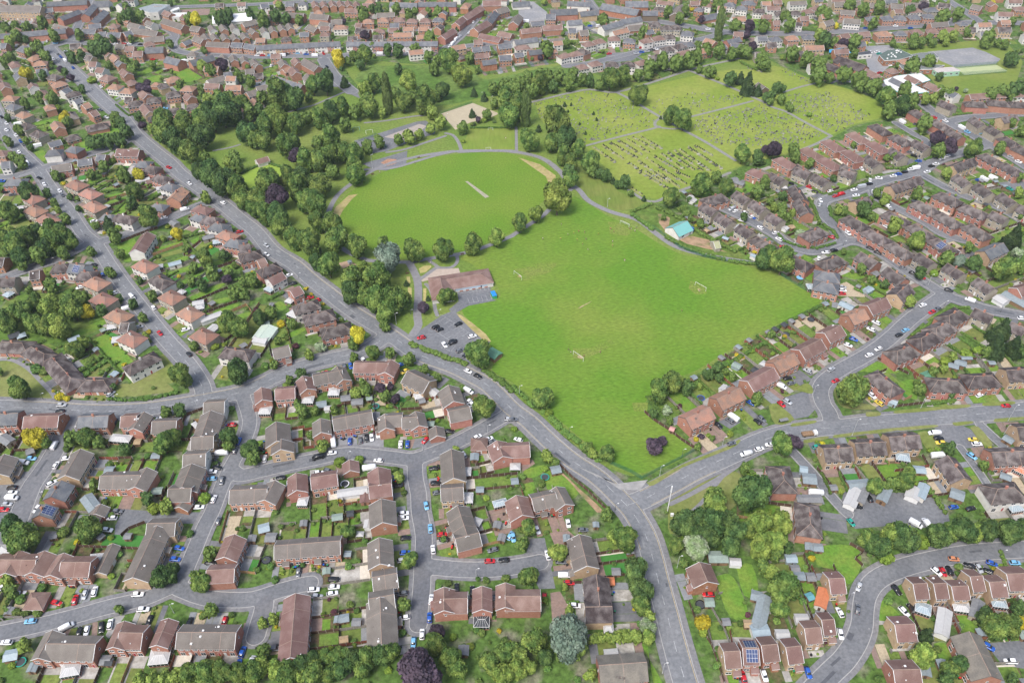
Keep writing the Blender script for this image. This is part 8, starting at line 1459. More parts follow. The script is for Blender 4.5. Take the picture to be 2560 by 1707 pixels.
# ---------------------------------------------------------------- vehicles
paint = {c: mat('paint_' + n, col, .22, .02, 1, .6) for c, n, col in (('w', 'white', (.70, .71, .72)), ('k', 'black', (.012, .013, .015)), ('v', 'silver', (.36, .38, .40)), ('g', 'grey', (.11, .12, .135)), ('r', 'red', (.42, .015, .02)),
         ('b', 'blue', (.02, .085, .36)), ('c', 'light_blue', (.16, .38, .58)), ('y', 'yellow', (.60, .46, .06)), ('o', 'orange', (.48, .20, .10)), ('e', 'green', (.02, .26, .20)))}
rubber = mat('tyre', (.02, .02, .02), .9, .1); carglass = mat('car_glass', (.015, .018, .022), .08, .1, 1, .8); lampw = mat('headlight_lens', (.5, .5, .5), .2, .05); lampr = mat('tail_light', (.3, .01, .01), .3, .05)
def loft(sections, mi=0):
    """closed skin over cross-sections (x, half width, z bottom, z top, crown)"""
    m = MB(); n = 10
    for (x, hw, z0, z1) in sections:
        h_ = (z1 - z0)
        for (a, b) in ((-.86, 0), (-1, .18), (-1, .62), (-.93, .86), (-.62, 1), (.62, 1), (.93, .86), (1, .62), (1, .18), (.86, 0)): m.v.append((x, a * hw, z0 + b * h_))
    for i in range(len(sections) - 1):
        for j in range(n):
            k = (j + 1) % n; m.f.append((i * n + j, (i + 1) * n + j, (i + 1) * n + k, i * n + k)); m.m.append(mi)
    m.f.append(tuple(range(n))); m.m.append(mi); m.f.append(tuple(len(m.v) - 1 - i for i in range(n))); m.m.append(mi); return m
def vehicle_parts(kind):
    if kind == 'V':
        body = loft([(-2.6, .84, .35, 1.95), (-2.55, .94, .28, 2.15), (0, .97, .28, 2.2), (1.2, .96, .28, 2.1), (1.55, .95, .28, 1.6), (2.3, .92, .3, 1.15), (2.55, .8, .38, .95)])
        glass = loft([(1.05, .86, 1.35, 2.06), (1.32, .9, 1.3, 1.98), (1.72, .88, 1.2, 1.5)]); wx = (-1.7, 1.6); roof = None
    elif kind == 'C':
        body = loft([(-2.9, .98, .45, 2.0), (-2.75, 1.1, .4, 2.5), (2.2, 1.1, .4, 2.5), (2.75, 1.05, .42, 2.0), (2.95, .95, .5, 1.3)])
        glass = loft([(2.52, .9, 1.35, 2.05), (2.84, .86, 1.3, 1.75)]); wx = (-.3, .5); roof = None
    else:
        body = loft([(-2.1, .72, .42, .82), (-2.02, .86, .28, 1.0), (-1.3, .9, .25, 1.02), (0, .9, .25, .98), (.9, .9, .25, .96), (1.7, .87, .27, .86), (2.05, .78, .32, .72), (2.13, .62, .42, .6)])
        glass = loft([(-1.98, .66, .9, 1.0), (-1.45, .72, .9, 1.42), (-1.0, .73, .9, 1.47), (.1, .72, .9, 1.46), (.5, .70, .9, 1.34), (1.05, .66, .9, .98)]); wx = (-1.28, 1.3)
        roof = loft([(-1.42, .60, 1.38, 1.44), (-1.0, .66, 1.42, 1.5), (.05, .66, 1.42, 1.5), (.35, .60, 1.36, 1.42)])
    return body, glass, wx, roof
VP = {}
for kd in ('', 'V', 'C'):
    b, g_, wx, rf = vehicle_parts(kd); wb = MB()
    wm_ = MB()
    for i in range(12):
        a = 2 * math.pi * i / 12; wm_.v += [(.31 * math.cos(a), -.1, .31 * math.sin(a)), (.31 * math.cos(a), .1, .31 * math.sin(a))]
    for i in range(12):
        j = (i + 1) % 12; wm_.f.append((2 * i, 2 * j, 2 * j + 1, 2 * i + 1)); wm_.m.append(0)
    wm_.f.append(tuple(2 * i for i in range(11, -1, -1))); wm_.m.append(0); wm_.f.append(tuple(2 * i + 1 for i in range(12))); wm_.m.append(0)
    hl = MB(); hl.box(-.06, .06, -.16, .16, -.07, .07, 0, bottom=True)
    VP[kd] = (b.mesh('body', [paint['w']], True), g_.mesh('windows', [carglass], True), wx, wm_.mesh('wheel', [rubber], False), rf.mesh('roof', [paint['w']], True) if rf else None, hl.mesh('headlight', [lampw]), hl.mesh('tail_light', [lampr]))
VNM = {'': ('parked_car', 'car'), 'V': ('van', 'van'), 'C': ('caravan', 'caravan')}
CW = {'w': 'white', 'k': 'black', 'v': 'silver', 'g': 'grey', 'r': 'red', 'b': 'blue', 'c': 'light blue', 'y': 'yellow', 'o': 'orange', 'e': 'green'}
CL = []
for it in CAR.split(';'):
    a = it.split(','); CL.append((float(a[0]) / 10, float(a[1]) / 10, math.radians(float(a[2])), a[3], a[4]))
CL.sort(key=lambda c: camdist(c[0], c[1]))
cs = MB(); csm = []
for n, (x, y, a, c, k) in enumerate(CL):
    z = .14 if at(RD, x, y) < 0 else .26 if at(PD, x, y) < 0 else .11
    body, gl, wx, wm_, rf, hl, tl = VP[k]
    if n >= 300:
        M = Matrix.Translation((x, y, z)) @ Matrix.Rotation(a, 4, 'Z'); L_, w_, h_ = (2.1, .87, .95) if k == '' else (2.6, .95, 2.1)
        cs.box(-L_, L_, -w_, w_, .25, h_, list(CW).index(c), M); 
        if k == '': cs.box(-1.5, .9, -.72, .72, .95, 1.42, 10, M); cs.box(-1.2, .4, -.66, .66, 1.42, 1.48, list(CW).index(c), M)
        continue
    root = bpy.data.objects.new(VNM[k][0], None); COL.objects.link(root); root.location = (x, y, z); root.rotation_euler = (0, 0, a + (math.pi if n % 3 == 0 else 0))
    root.scale = (random.uniform(.96, 1.06),) * 3
    b = link('body', body, root); b.material_slots[0].link = 'OBJECT'; b.material_slots[0].material = paint[c]
    link('windows', gl, root)
    if rf:
        r_ = link('roof', rf, root); r_.material_slots[0].link = 'OBJECT'; r_.material_slots[0].material = paint[c]
    if n < 230:
        for wx_ in wx:
            for s in (-1, 1): o = link('wheel', wm_, root); o.location = (wx_, s * (.8 if k == '' else .9), .31)
        if k != 'C':
            for s in (-1, 1):
                o = link('headlight', hl, root); o.location = (2.07 if k == '' else 2.5, s * .56, .64 if k == '' else .8)
                o = link('tail_light', tl, root); o.location = (-2.06 if k == '' else -2.58, s * .6, .78 if k == '' else .9)
    reg(root, x, y, f"{CW[c]} {VNM[k][1]}", VNM[k][1], 'parked and passing vehicles')
o = cs.build('far_vehicles', [paint[c] for c in CW] + [carglass]); o['kind'] = 'stuff'; o['label'] = 'tiny cars and vans on the far streets'; o['category'] = 'vehicles'
# ---------------------------------------------------------------- lamp posts and the mast
steel = mat('galvanised_steel', (.42, .43, .43), .5, .05); darks = mat('dark_steel', (.08, .09, .09), .6, .1)
for it in LMP.split(';'):
    a = it.split(','); x, y, h_ = (float(v) / 10 for v in a[:3]); root = bpy.data.objects.new('street_lamp' if a[3] == 'L' else 'telecom_mast', None); COL.objects.link(root); root.location = (x, y, 0)
    if a[3] == 'L':
        m = MB(); m.cyl(0, 0, 0, h_, .09, .06, 8); m.cyl(0, 0, 0, 1.2, .13, .13, 8); m.build('pole', [steel if h_ > 4.5 else darks], root)
        m = MB(); m.tube((0, 0, h_), (.9, .3, h_ + .15), .045, .04, 6); m.build('arm', [steel], root)
        m = MB(); m.box(.7, 1.35, .15, .42, h_ + .08, h_ + .22, 0, bottom=True); m.build('lamp_head', [MATS['white_trim']], root)
        reg(root, x, y, 'steel street lamp', 'street lamp', 'street lamps')
    else:
        m = MB(); m.cyl(0, 0, 0, h_ - 3, .19, .16, 12); m.build('pole', [MATS['white_trim']], root); m = MB(); m.cyl(0, 0, h_ - 3, h_ + .4, .30, .30, 12); m.build('antenna_shroud', [MATS['white_trim']], root)
        m = MB(); m.box(1, 2.2, -2, -1.2, 0, 1.5); m.build('equipment_cabinet', [MATS['white_trim']], root)
        reg(root, x, y, 'thick tall white telecom mast beside the main junction', 'mast'); LAB[-1] = LAB[-1] + ('fixed',)
# ---------------------------------------------------------------- goals
gp = mat('goal_white', (.75, .75, .75), .5, .03)
GL = ['white goal at the left end of the upper football pitch', 'white netted goal at the far right end of the upper pitch', 'white goal at the right end of the lower football pitch', 'white goal at the near end of the lower football pitch', 'small white goal at the near end of the small pitch', 'small white goal at the far end of the small pitch']
for l, lb in zip(GOL.split(';'), GL):
    (x1, y1), (x2, y2) = pts(l); cx, cy = (x1 + x2) / 2, (y1 + y2) / 2; a = math.atan2(y2 - y1, x2 - x1); w = math.dist((x1, y1), (x2, y2)); hh = 2.44 if w > 5 else 1.8
    root = bpy.data.objects.new('football_goal', None); COL.objects.link(root); root.location = (cx, cy, .05); root.rotation_euler = (0, 0, a)
    for s in (-1, 1): m = MB(); m.cyl(s * w / 2, 0, 0, hh, .055, n=8); m.build('post', [gp], root)
    m = MB(); m.tube((-w / 2, 0, hh), (w / 2, 0, hh), .055, n=8); m.build('crossbar', [gp], root)
    if 'netted' in lb:
        m = MB()
        for i in range(13): t = -w / 2 + w * i / 12; m.tube((t, 0, hh), (t, 1.6, 0), .012, n=3)
        for i in range(6): t = i / 6; m.tube((-w / 2, 1.6 * t, hh * (1 - t)), (w / 2, 1.6 * t, hh * (1 - t)), .012, n=3)
        m.build('net', [gp], root)
    reg(root, cx, cy, lb, 'goal'); LAB[-1] = LAB[-1] + ('fixed',)
# ---------------------------------------------------------------- people
def skinned(name, verts, edges, radii, sub=1):
    me = bpy.data.meshes.new(name); me.from_pydata(verts, edges, []); ob = bpy.data.objects.new(name, me); COL.objects.link(ob)
    ob.modifiers.new('s', 'SKIN'); ob.modifiers.new('u', 'SUBSURF').levels = sub
    for v, r in zip(me.skin_vertices[0].data, radii): v.radius = (r, r)
    me.skin_vertices[0].data[0].use_root = True
    bpy.context.view_layer.update(); dg = bpy.context.evaluated_depsgraph_get(); out = bpy.data.meshes.new_from_object(ob.evaluated_get(dg)); bpy.data.objects.remove(ob); out.materials.clear(); return out
def person_proto(run):
    k = .28 if run else .05; kb = .18 if run else 0
    J = {'pel': (0, 0, .95), 'che': (.02 * run, 0, 1.25), 'nec': (.04 * run, 0, 1.47), 'hea': (.05 * run, 0, 1.62), 'top': (.05 * run, 0, 1.73),
         'shL': (0, .2, 1.40), 'shR': (0, -.2, 1.40), 'elL': (-k, .27, 1.13), 'elR': (k * .8, -.27, 1.13), 'haL': (-k * .4, .27, .90 + kb * .6), 'haR': (k * 1.4, -.24, .92 + kb), 'fiL': (-k * .3, .27, .82 + kb * .6), 'fiR': (k * 1.5, -.23, .84 + kb),
         'hiL': (0, .10, .90), 'hiR': (0, -.10, .90), 'knL': (k, .11, .52), 'knR': (-k * .4, -.11, .50), 'anL': (k * .9, .11, .10), 'anR': (-k * 1.6, -.11, .10 + kb), 'toL': (k * .9 + .16, .12, .04), 'toR': (-k * 1.6 + .14, -.12, .04 + kb)}
    E_ = [('pel', 'che'), ('che', 'nec'), ('nec', 'hea'), ('hea', 'top'), ('che', 'shL'), ('che', 'shR'), ('shL', 'elL'), ('shR', 'elR'), ('elL', 'haL'), ('elR', 'haR'), ('haL', 'fiL'), ('haR', 'fiR'), ('pel', 'hiL'), ('pel', 'hiR'), ('hiL', 'knL'), ('hiR', 'knR'), ('knL', 'anL'), ('knR', 'anR'), ('anL', 'toL'), ('anR', 'toR')]
    R_ = {'pel': .14, 'che': .15, 'nec': .055, 'hea': .095, 'top': .06, 'sh': .065, 'el': .042, 'ha': .035, 'fi': .02, 'hi': .09, 'kn': .06, 'an': .042, 'to': .035}
    ks = list(J); rad = lambda q: R_.get(q, R_.get(q[:2]))
    body = skinned('body', [J[q] for q in ks], [(ks.index(a), ks.index(b)) for a, b in E_], [rad(q) for q in ks])
    sk = ['pel', 'che', 'shL', 'shR', 'elL', 'elR']; mid = lambda a, b, t: tuple(p + (q - p) * t for p, q in zip(a, b))
    sv = [J['pel'], J['che'], J['shL'], J['shR'], mid(J['shL'], J['elL'], .7), mid(J['shR'], J['elR'], .7)]
    shirt = skinned('shirt', sv, [(0, 1), (1, 2), (1, 3), (2, 4), (3, 5)], [.165, .175, .085, .085, .06, .06])
    hv = [J['pel'], J['hiL'], J['hiR'], mid(J['hiL'], J['knL'], .75), mid(J['hiR'], J['knR'], .75)]
    shorts = skinned('shorts', hv, [(0, 1), (0, 2), (1, 3), (2, 4)], [.16, .115, .115, .085, .085])
    hr = skinned('hair', [(J['hea'][0] - .03, 0, 1.68), (J['hea'][0] - .02, 0, 1.74)], [(0, 1)], [.095, .07]); return body, shirt, shorts, hr
PR = [person_proto(0), person_proto(1)]
skin = mat('skin', (.42, .25, .18), .6, .05); hairm = mat('hair', (.04, .025, .018), .8, .1)
shc = {'w': ('white', mat('cloth_white', (.65, .65, .65), .9, .05)), 'y': ('yellow bib', mat('cloth_yellow', (.60, .65, .03), .9, .05)), 'r': ('red', mat('cloth_red', (.5, .06, .04), .9, .05)), 'k': ('black', mat('cloth_black', (.02, .02, .025), .9, .05)), 'g': ('green', mat('cloth_green', (.02, .3, .15), .9, .05))}
for n, it in enumerate(PPL.split(';')):
    a, b, c = it.split(','); x, y = float(a) / 10, float(b) / 10; pr = PR[1 if n % 3 else 0]
    root = bpy.data.objects.new('person', None); COL.objects.link(root); root.location = (x, y, .06 if n < 28 else .13); root.rotation_euler = (0, 0, n * 2.1)
    for me, nm, mt in zip(pr, ('body', 'shirt', 'shorts', 'hair'), (skin, shc[c][1], shc['k'][1] if c != 'k' else shc['w'][1] if n % 2 else shc['k'][1], hairm)):
        o = link(nm, me, root)
        if not me.materials: me.materials.append(mt)
        o.material_slots[0].link = 'OBJECT'; o.material_slots[0].material = mt
        if nm == 'body': me.polygons.foreach_set('use_smooth', [True] * len(me.polygons))
    reg(root, x, y, ('running' if n % 3 else 'standing') + f' person in {shc[c][0]} top', 'person', 'people in the park')
# ---------------------------------------------------------------- cemetery stones
stone = [mat('polished_black_granite', (.03, .03, .033), .35, .1, 1, .5, None, None, .2), mat('grey_headstone', (.20, .20, .185), .8, .15, 2, .2, None, None, .3), mat('pale_headstone', (.30, .29, .26), .8, .1, 2, .2, None, None, .2)]
def headstone(kerb=False):
    m = MB(); m.box(-.5, .5, -.2, .2, 0, .14, 0)
    pr = [(-.38, 0), (.38, 0), (.38, .75)] + [(.38 * math.cos(t), .75 + .2 * math.sin(t)) for t in (.5, 1, 1.57, 2.1, 2.6)] + [(-.38, .75)]
    k = len(m.v)
    for y in (-.06, .06): m.v += [(p[0], y, p[1] + .14) for p in pr]
    n = len(pr); m.f += [tuple(k + i for i in range(n)), tuple(k + n + n - 1 - i for i in range(n))]; m.m += [0, 0]
    for i in range(n): j = (i + 1) % n; m.f.append((k + j, k + i, k + n + i, k + n + j)); m.m.append(0)
    if kerb:
        m.box(-.55, .55, -2.0, -.2, 0, .16, 0)
    return m
hsm = headstone(); hkm = headstone(True)
GR = []; STR = MB()
for l in GRV.split(';'):
    x1, y1, x2, y2 = (float(v) / 10 for v in l.split(',')); L = math.dist((x1, y1), (x2, y2)); n = int(L / 1.55); a = math.atan2(y2 - y1, x2 - x1)
    line_strip(STR, [(x1 + .8 * math.sin(a), y1 - .8 * math.cos(a)), (x2 + .8 * math.sin(a), y2 - .8 * math.cos(a))], .95, .07)
    for i in range(n):
        if random.random() < .88:
            t = (i + .5) / n; GR.append((x1 + (x2 - x1) * t + random.uniform(-.15, .15), y1 + (y2 - y1) * t + random.uniform(-.2, .2), a + (math.pi if False else 0), random.choices((0, 1, 2), (6, 2, 2))[0], random.random() < .3, 'row'))
for l in GPO.split(';'):
    nm, cnt, p = l.split(':'); P = pts(p); xs = [q[0] for q in P]; ys = [q[1] for q in P]; k = 0
    while k < int(cnt):
        x, y = random.uniform(min(xs), max(xs)), random.uniform(min(ys), max(ys)); ins = False
        for (ax, ay), (bx, by) in zip(P, P[1:] + P[:1]):
            if (ay > y) != (by > y) and x < (bx - ax) * (y - ay) / (by - ay) + ax: ins = not ins
        if ins:
            k += 1; th_ = math.radians(-38); u_, v_ = x * math.cos(th_) + y * math.sin(th_), -x * math.sin(th_) + y * math.cos(th_)
            v_ = round(v_ / 3.6) * 3.6 + random.uniform(-.3, .3); x, y = u_ * math.cos(th_) - v_ * math.sin(th_), u_ * math.sin(th_) + v_ * math.cos(th_)
            GR.append((x, y, math.radians(-35) + random.uniform(-.2, .2), random.choices((0, 1, 2), (2, 8, 2))[0], random.random() < .5, 'old'))
struct(STR.build('grave_strip', [mat('grave_strip', (.235, .235, .10), .95, .3, 1.2, .1, (.20, .23, .05), .5, fac2=(.45, .6))]))
GR = [g_ for g_ in GR if at(TD, g_[0], g_[1]) > .6]
GR.sort(key=lambda g_: camdist(g_[0], g_[1]))
HM = [(hsm.mesh('headstone', [s]), hkm.mesh('headstone', [s])) for s in stone]
gs = MB(); GW = ['black polished headstone', 'grey weathered headstone', 'pale stone headstone']
for n, (x, y, a, k, kb, w) in enumerate(GR):
    if n < 300:
        o = link('headstone', HM[k][1 if kb else 0], None, (x, y, .06), a); o['label'] = GW[k] + (' in the straight newer grave rows' if w == 'row' else ' scattered in the old cemetery grass'); o['category'] = 'headstone'; o['group'] = GW[k] + 's ' + ('in rows' if w == 'row' else 'scattered')
    else:
        M = Matrix.Translation((x, y, .06)) @ Matrix.Rotation(a, 4, 'Z') @ Matrix.Scale(.7, 4); src = hkm if kb else hsm; q = len(gs.v); gs.v += [tuple(M @ Vector(p)) for p in src.v]
        for f in src.f: gs.f.append(tuple(q + i for i in f)); gs.m.append(k)
o = gs.build('far_headstones', stone); o['kind'] = 'stuff'; o['label'] = 'hundreds of small headstones scattered over the old cemetery'; o['category'] = 'headstones'
# ---------------------------------------------------------------- wheelie bins by the house fronts
binm = [mat('bin_' + n, c, .5, .05) for n, c in (('green', (.02, .20, .09)), ('blue', (.02, .09, .42)), ('red', (.45, .03, .02)), ('black', (.02, .02, .022)))]
bb = MB(); bb.box(-.27, .27, -.33, .33, .05, .95, 0); bb.cyl(-.2, 0, 0, .2, .08, n=6)
lb_ = MB(); lb_.box(-.3, .3, -.36, .38, .95, 1.06, 0, bottom=True)
BMS = [bb.mesh('bin_body', [binm[3]]) for _ in range(1)]; LMS = [lb_.mesh('lid', [m]) for m in binm]
nb = 0
for h in sorted(HS, key=lambda h: h.d):
    if h.garage or h.flag or not inframe(h.x, h.y) or nb > 150: continue
    for u in range(h.n):
        if random.random() < .5: continue
        c0 = -h.L / 2 + (u + .5) * h.L / h.n + random.uniform(-1, 1)
        for q in range(random.choice((1, 2, 3))):
            x, y = h.P(c0 + q * .75, h.front * (h.w / 2 + random.uniform(.7, 2.0)))
            if at(BLK, x, y) == 2 or at(RD, x, y) < 0: continue
            k = random.randrange(4); o = link('wheelie_bin', BMS[0], None, (x, y, .11), h.a + random.uniform(-.3, .3)); l2 = link('lid', LMS[k], o); nb += 1
            reg(o, x, y, ('green', 'blue', 'red', 'black')[k] + '-lidded wheelie bin', 'bin', 'wheelie bins')
# ---------------------------------------------------------------- park and yard furniture
def thing(name, x, y, rz, label, cat):
    r = bpy.data.objects.new(name, None); COL.objects.link(r); r.location = (x, y, .1); r.rotation_euler = (0, 0, rz); r['label'] = label; r['category'] = cat; return r
def gpt(c, r, px, py, h=0):
    u = 640 * c + px / 3.672 - 1280; v = [0, 427, 854, 1280][r] + py / 3.672 - 853.5
    u, v = u * math.cos(RO) + v * math.sin(RO), -u * math.sin(RO) + v * math.cos(RO); t = (CH - h) / (FP * _s + v * _c); return u * t, (FP * _c - v * _s) * t
EXTRA = True
# blue-lidded recycling container by the pavilion, shipping container in the yard
x, y = gpt(1, 1, 2182, 1140, 1); r = thing('recycling_container', x, y, math.radians(-72), 'green container with bright blue roof beside the pavilion car park', 'container')
m = MB(); m.box(-2.2, 2.2, -1.1, 1.1, 0, 1.8, 0); m.build('body', [mat('container_green', (.05, .30, .10), .6, .05)], r); m = MB(); m.box(-2.3, 2.3, -1.2, 1.2, 1.8, 2.0, 0, bottom=True); m.build('roof', [mat('container_blue', (.02, .20, .50), .5, .05)], r)
x, y = gpt(2, 1, 1620, 552, 1); r = thing('shipping_container', x, y, math.radians(28), 'blue shipping container beside the turquoise-roofed barn', 'container')
m = MB(); m.box(-3, 3, -1.2, 1.2, 0, 2.6, 0)
for i in range(20): m.box(-2.9 + i * .3, -2.78 + i * .3, -1.24, 1.24, .1, 2.5, 0)
m.build('body', [mat('container_blue_dark', (.02, .10, .38), .6, .08)], r); m = MB()
for s in (-1, 1): m.box(3.0, 3.05, min(0, s * 1.15), max(0, s * 1.15), .1, 2.5, 0, bottom=True); m.build('door', [MATS['container_blue_dark']], r); m = MB()
# playground slide tower and flower bed
x, y = gpt(1, 1, 865, 860, .5); r = thing('climbing_frame', x, y, .4, 'grey climbing frame with slide on the small round playground', 'playground')
m = MB(); 
for a in (-1, 1):
    for b in (-1, 1): m.cyl(a, b, 0, 2.6, .06, n=6)
m.box(-1, 1, -1, 1, 1.4, 1.5, 0, bottom=True); m.build('tower', [steel], r); m = MB(); m.poly([(-.4, 1, 1.45), (.4, 1, 1.45), (.4, 3.4, .2), (-.4, 3.4, .2)]); m.tube((-.4, 1, 1.6), (-.4, 3.4, .3), .05); m.tube((.4, 1, 1.6), (.4, 3.4, .3), .05); m.build('slide', [paint['c']], r)
m = MB(); m.poly([(-1.2, -1.2, 2.6), (1.2, -1.2, 2.6), (0, 0, 3.5)]); m.poly([(1.2, -1.2, 2.6), (1.2, 1.2, 2.6), (0, 0, 3.5)]); m.poly([(1.2, 1.2, 2.6), (-1.2, 1.2, 2.6), (0, 0, 3.5)]); m.poly([(-1.2, 1.2, 2.6), (-1.2, -1.2, 2.6), (0, 0, 3.5)]); m.build('roof', [outm['b']], r)
# swing frames and round seat in the upper playground
for px, py, lb in ((1040, 1215, 'tall white swing frame in the upper playground'), (920, 1190, 'slanted blue and red slide left of the round seat')):
    x, y = gpt(1, 0, px, py, 1); r = thing('play_equipment', x, y, .3, lb, 'playground'); m = MB()
    for s in (-2.4, 2.4):
        m.tube((s, -1, 0), (s, 0, 2.6), .06); m.tube((s, 1, 0), (s, 0, 2.6), .06)
    m.tube((-2.4, 0, 2.6), (2.4, 0, 2.6), .06); m.build('frame', [gp if 'swing' in lb else paint['c']], r)
    for s in (-1, 1): m = MB(); m.tube((s - .2, 0, 2.6), (s - .2, 0, .5), .02, n=4); m.tube((s + .2, 0, 2.6), (s + .2, 0, .5), .02, n=4); m.box(s - .25, s + .25, -.1, .1, .45, .5, 0, bottom=True); m.build('seat', [rubber], r)
# park benches
bw = mat('bench_wood', (.12, .07, .04), .8, .2, 3)
for (c, rr, px, py, lb) in ((1, 1, 1070, 38, 'dark bench beside the oval path near its upper left'), (1, 1, 1390, 948, 'dark picnic bench beside the park entrance path'), (1, 1, 1895, 772, 'dark bench on the path below the oval trees'), (1, 0, 1495, 1455, 'dark bench above the oval by the paved circle')):
    x, y = gpt(c, rr, px, py); r = thing('park_bench', x, y, .3, lb, 'bench')
    m = MB(); m.box(-.9, .9, -.25, .25, .4, .46, 0, bottom=True); m.build('seat', [bw], r); m = MB(); m.box(-.9, .9, .22, .28, .5, .95, 0, bottom=True); m.build('backrest', [bw], r)
    for s in (-.75, .75): m = MB(); m.box(s - .05, s + .05, -.25, .25, 0, .4); m.build('leg', [darks], r)
# bus shelter and truck on the right main road
x, y = gpt(3, 2, 140, 735, 1); r = thing('bus_shelter', x, y, .25, 'glass bus shelter with flat roof on the dry verge', 'bus shelter')
m = MB(); m.box(-2, 2, -.8, .8, 2.3, 2.42, 0, bottom=True); m.build('roof', [outm['g']], r)
for s in (-1.9, 1.9):
    m = MB(); m.cyl(s, .7, 0, 2.3, .05, n=6); m.build('post', [darks], r)
m = MB(); m.box(-1.9, 1.9, .68, .72, .3, 2.1, 0, bottom=True); m.build('glass_panel', [glassm], r)
x, y = gpt(3, 2, 385, 845, 1); r = thing('tipper_truck', x, y, .13, 'tipper truck with pale cab and brown load by the copper tree', 'truck')
m = MB(); m.box(-3.6, 1.6, -1.1, 1.1, .7, .9, 0, bottom=True); m.build('chassis', [darks], r)
m = MB(); m.box(-3.6, 1.3, -1.15, 1.15, .9, 1.6, 0); m.build('tipper_body', [mat('truck_load', (.22, .14, .08), .9, .3, 1)], r)
m = loft([(1.6, 1.05, .6, 2.5), (1.75, 1.1, .55, 2.55), (2.9, 1.1, .5, 2.5), (3.3, 1.05, .5, 1.6), (3.45, .95, .55, 1.3)]); m.build('cab', [paint['w']], r); m = loft([(2.85, .95, 1.6, 2.35), (3.22, .92, 1.5, 1.8)]); m.build('windscreen', [carglass], r)
for wx_ in (-2.6, 2.4):
    for s in (-1, 1): o = link('wheel', VP['V'][3], r); o.location = (wx_, s * 1.0, .45); o.scale = (1.45, 1.3, 1.45)
# trampolines
for (c, rr, px, py, col, lb) in ((2, 2, 303, 1240, 'e', 'square turquoise trampoline in the corner garden'), (2, 2, 1733, 515, 'b', 'round blue trampoline on the lawn behind the semis'), (1, 3, 95, 438, 'k', 'round black trampoline by the brick garden wall'), (1, 2, 815, 1302, 'w', 'round white-rimmed trampoline left of the red-brown house'), (1, 2, 1095, 590, 'e', 'dark round trampoline in the middle back garden'), (3, 1, 395, 1362, 'k', 'round dark trampoline in the field-side garden'), (3, 1, 165, 1498, 'k', 'round dark trampoline in the lowest field-side garden'), (2, 3, 1730, 845, 'k', 'round dark trampoline right of the lower main road'), (0, 3, 188, 1372, 'e', 'turquoise rectangular trampoline in bottom left garden'), (3, 1, 293, 980, 'c', 'round light blue paddling pool by the slate house')):
    x, y = gpt(c, rr, px, py, .8); r = thing('trampoline' if 'pool' not in lb else 'paddling_pool', x, y, .2, lb, 'trampoline' if 'pool' not in lb else 'pool')
    m = MB(); m.cyl(0, 0, .62, .68, 1.55, 1.55, 20); m.build('mat', [outm['k'] if 'pool' not in lb else paint['c']], r); m = MB()
    for i in range(20):
        a, b = 2 * math.pi * i / 20, 2 * math.pi * (i + 1) / 20; m.poly([(1.5 * math.cos(a), 1.5 * math.sin(a), .7), (1.85 * math.cos(a), 1.85 * math.sin(a), .7), (1.85 * math.cos(b), 1.85 * math.sin(b), .7), (1.5 * math.cos(b), 1.5 * math.sin(b), .7)])
    m.build('rim_pad', [paint[col]], r)
    for i in range(4): a = i * 1.57 + .4; m = MB(); m.tube((1.7 * math.cos(a), 1.7 * math.sin(a), .68), (1.7 * math.cos(a), 1.7 * math.sin(a), -.05), .05); m.build('leg', [steel], r)
# floodlight by the sand court is among the lamps; sail canopy at the school
x, y = gpt(3, 0, 655, 470, 3); r = thing('sail_canopy', x, y, 0, 'bright blue fabric sail canopy in the school playground', 'canopy')
m = MB(); Z = 4.5
q = [(-9, -2, 2.4), (9, -3, 2.4), (8, 4, 2.6), (-7, 4, 2.6)]
for i in range(4): m.poly([q[i], q[(i + 1) % 4], (0, 1, Z)])
m.build('sail', [paint['b'] if False else mat('sail_blue', (.03, .28, .55), .7, .05)], r)
for a in q: m = MB(); m.cyl(a[0], a[1], 0, a[2], .08, n=6); m.build('post', [steel], r)
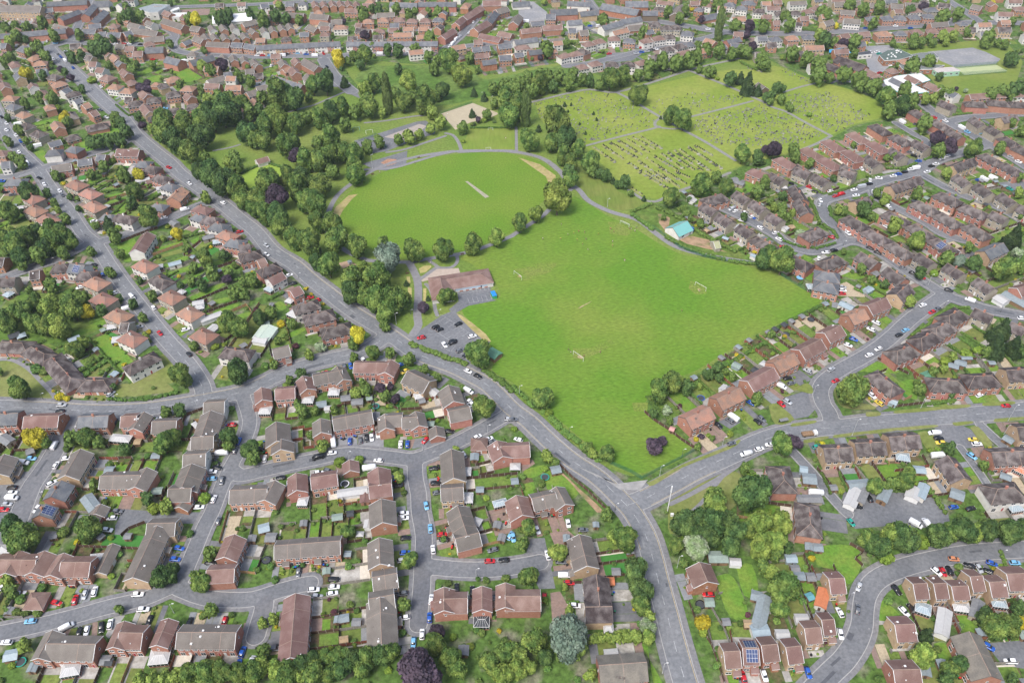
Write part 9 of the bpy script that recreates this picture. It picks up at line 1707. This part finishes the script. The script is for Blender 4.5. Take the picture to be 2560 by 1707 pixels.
# car park bays
def bays(c, r_, P, n, side, ln, name='parking_bay_lines'):
    m = MB(); (ax, ay), (bx, by) = [gpt(c, r_, *p) for p in P]; L = math.dist((ax, ay), (bx, by)); ux, uy = (bx - ax) / L, (by - ay) / L; nx, ny = -uy * side, ux * side
    for i in range(n + 1):
        t = L * i / n; x, y = ax + ux * t, ay + uy * t; line_strip(m, [(x, y), (x + nx * ln, y + ny * ln)], .06, .137)
    line_strip(m, [(ax, ay), (bx, by)], .06, .1375); struct(m.build(name, [whitem]))
bays(1, 1, ((1600, 1440), (1790, 1568)), 5, 1, 4.6); bays(1, 1, ((1700, 1320), (2080, 1568)), 9, -1, 4.6) ; bays(1, 1, ((1850, 1130), (2170, 1085)), 9, 1, 4.4); bays(1, 1, ((1960, 1215), (2165, 1180)), 5, 1, 4.4)
bays(1, 2, ((1700, 60), (1930, 130)), 5, 1, 4.6)
# ---------------------------------------------------------------- labels
from collections import defaultdict
GRP = defaultdict(list)
for e in LAB:
    o, x, y, look, cat, grp = e[:6]
    o['category'] = cat
    if grp: o['group'] = grp
    if len(e) > 6: o['label'] = look; continue
    GRP[(look, area(x, y))].append(e)
for (look, ar), L in GRP.items():
    L.sort(key=lambda e: screen(e[1], e[2])[0])
    for i, e in enumerate(L):
        if len(L) == 1: s = f'{look} {ar}'
        elif len(L) == 2: s = f"{look}, {'left' if i == 0 else 'right'} of two {ar}"
        else: s = f'{look}, {ordn(i)} from left {ar}'
        w_ = s.split()
        if len(w_) > 16:
            for cut in ('rounded ', 'narrow ', 'garden ', 'medium ', 'pair ', 'dark ', 'the '):
                if len(s.split()) > 16: s = s.replace(cut, '', 1)
        e[0]['label'] = s

# ---------------------------------------------------------------- haze: thin even air around the whole place
hz = MB(); hz.box(-1600, 1600, -300, 2600, -3, CH + 12, 0, bottom=True)
hm = bpy.data.materials.new('haze'); hm.use_nodes = True; t_ = hm.node_tree; t_.nodes.remove(t_.nodes['Principled BSDF'])
pv = t_.nodes.new('ShaderNodeVolumePrincipled'); pv.inputs['Color'].default_value = (.86, .91, 1, 1); pv.inputs['Density'].default_value = .00007; pv.inputs['Anisotropy'].default_value = .2
t_.links.new(pv.outputs[0], t_.nodes['Material Output'].inputs['Volume'])
o = hz.build('haze', [hm]); o['kind'] = 'stuff'; o['label'] = 'thin pale haze over the whole town'; o['category'] = 'haze'
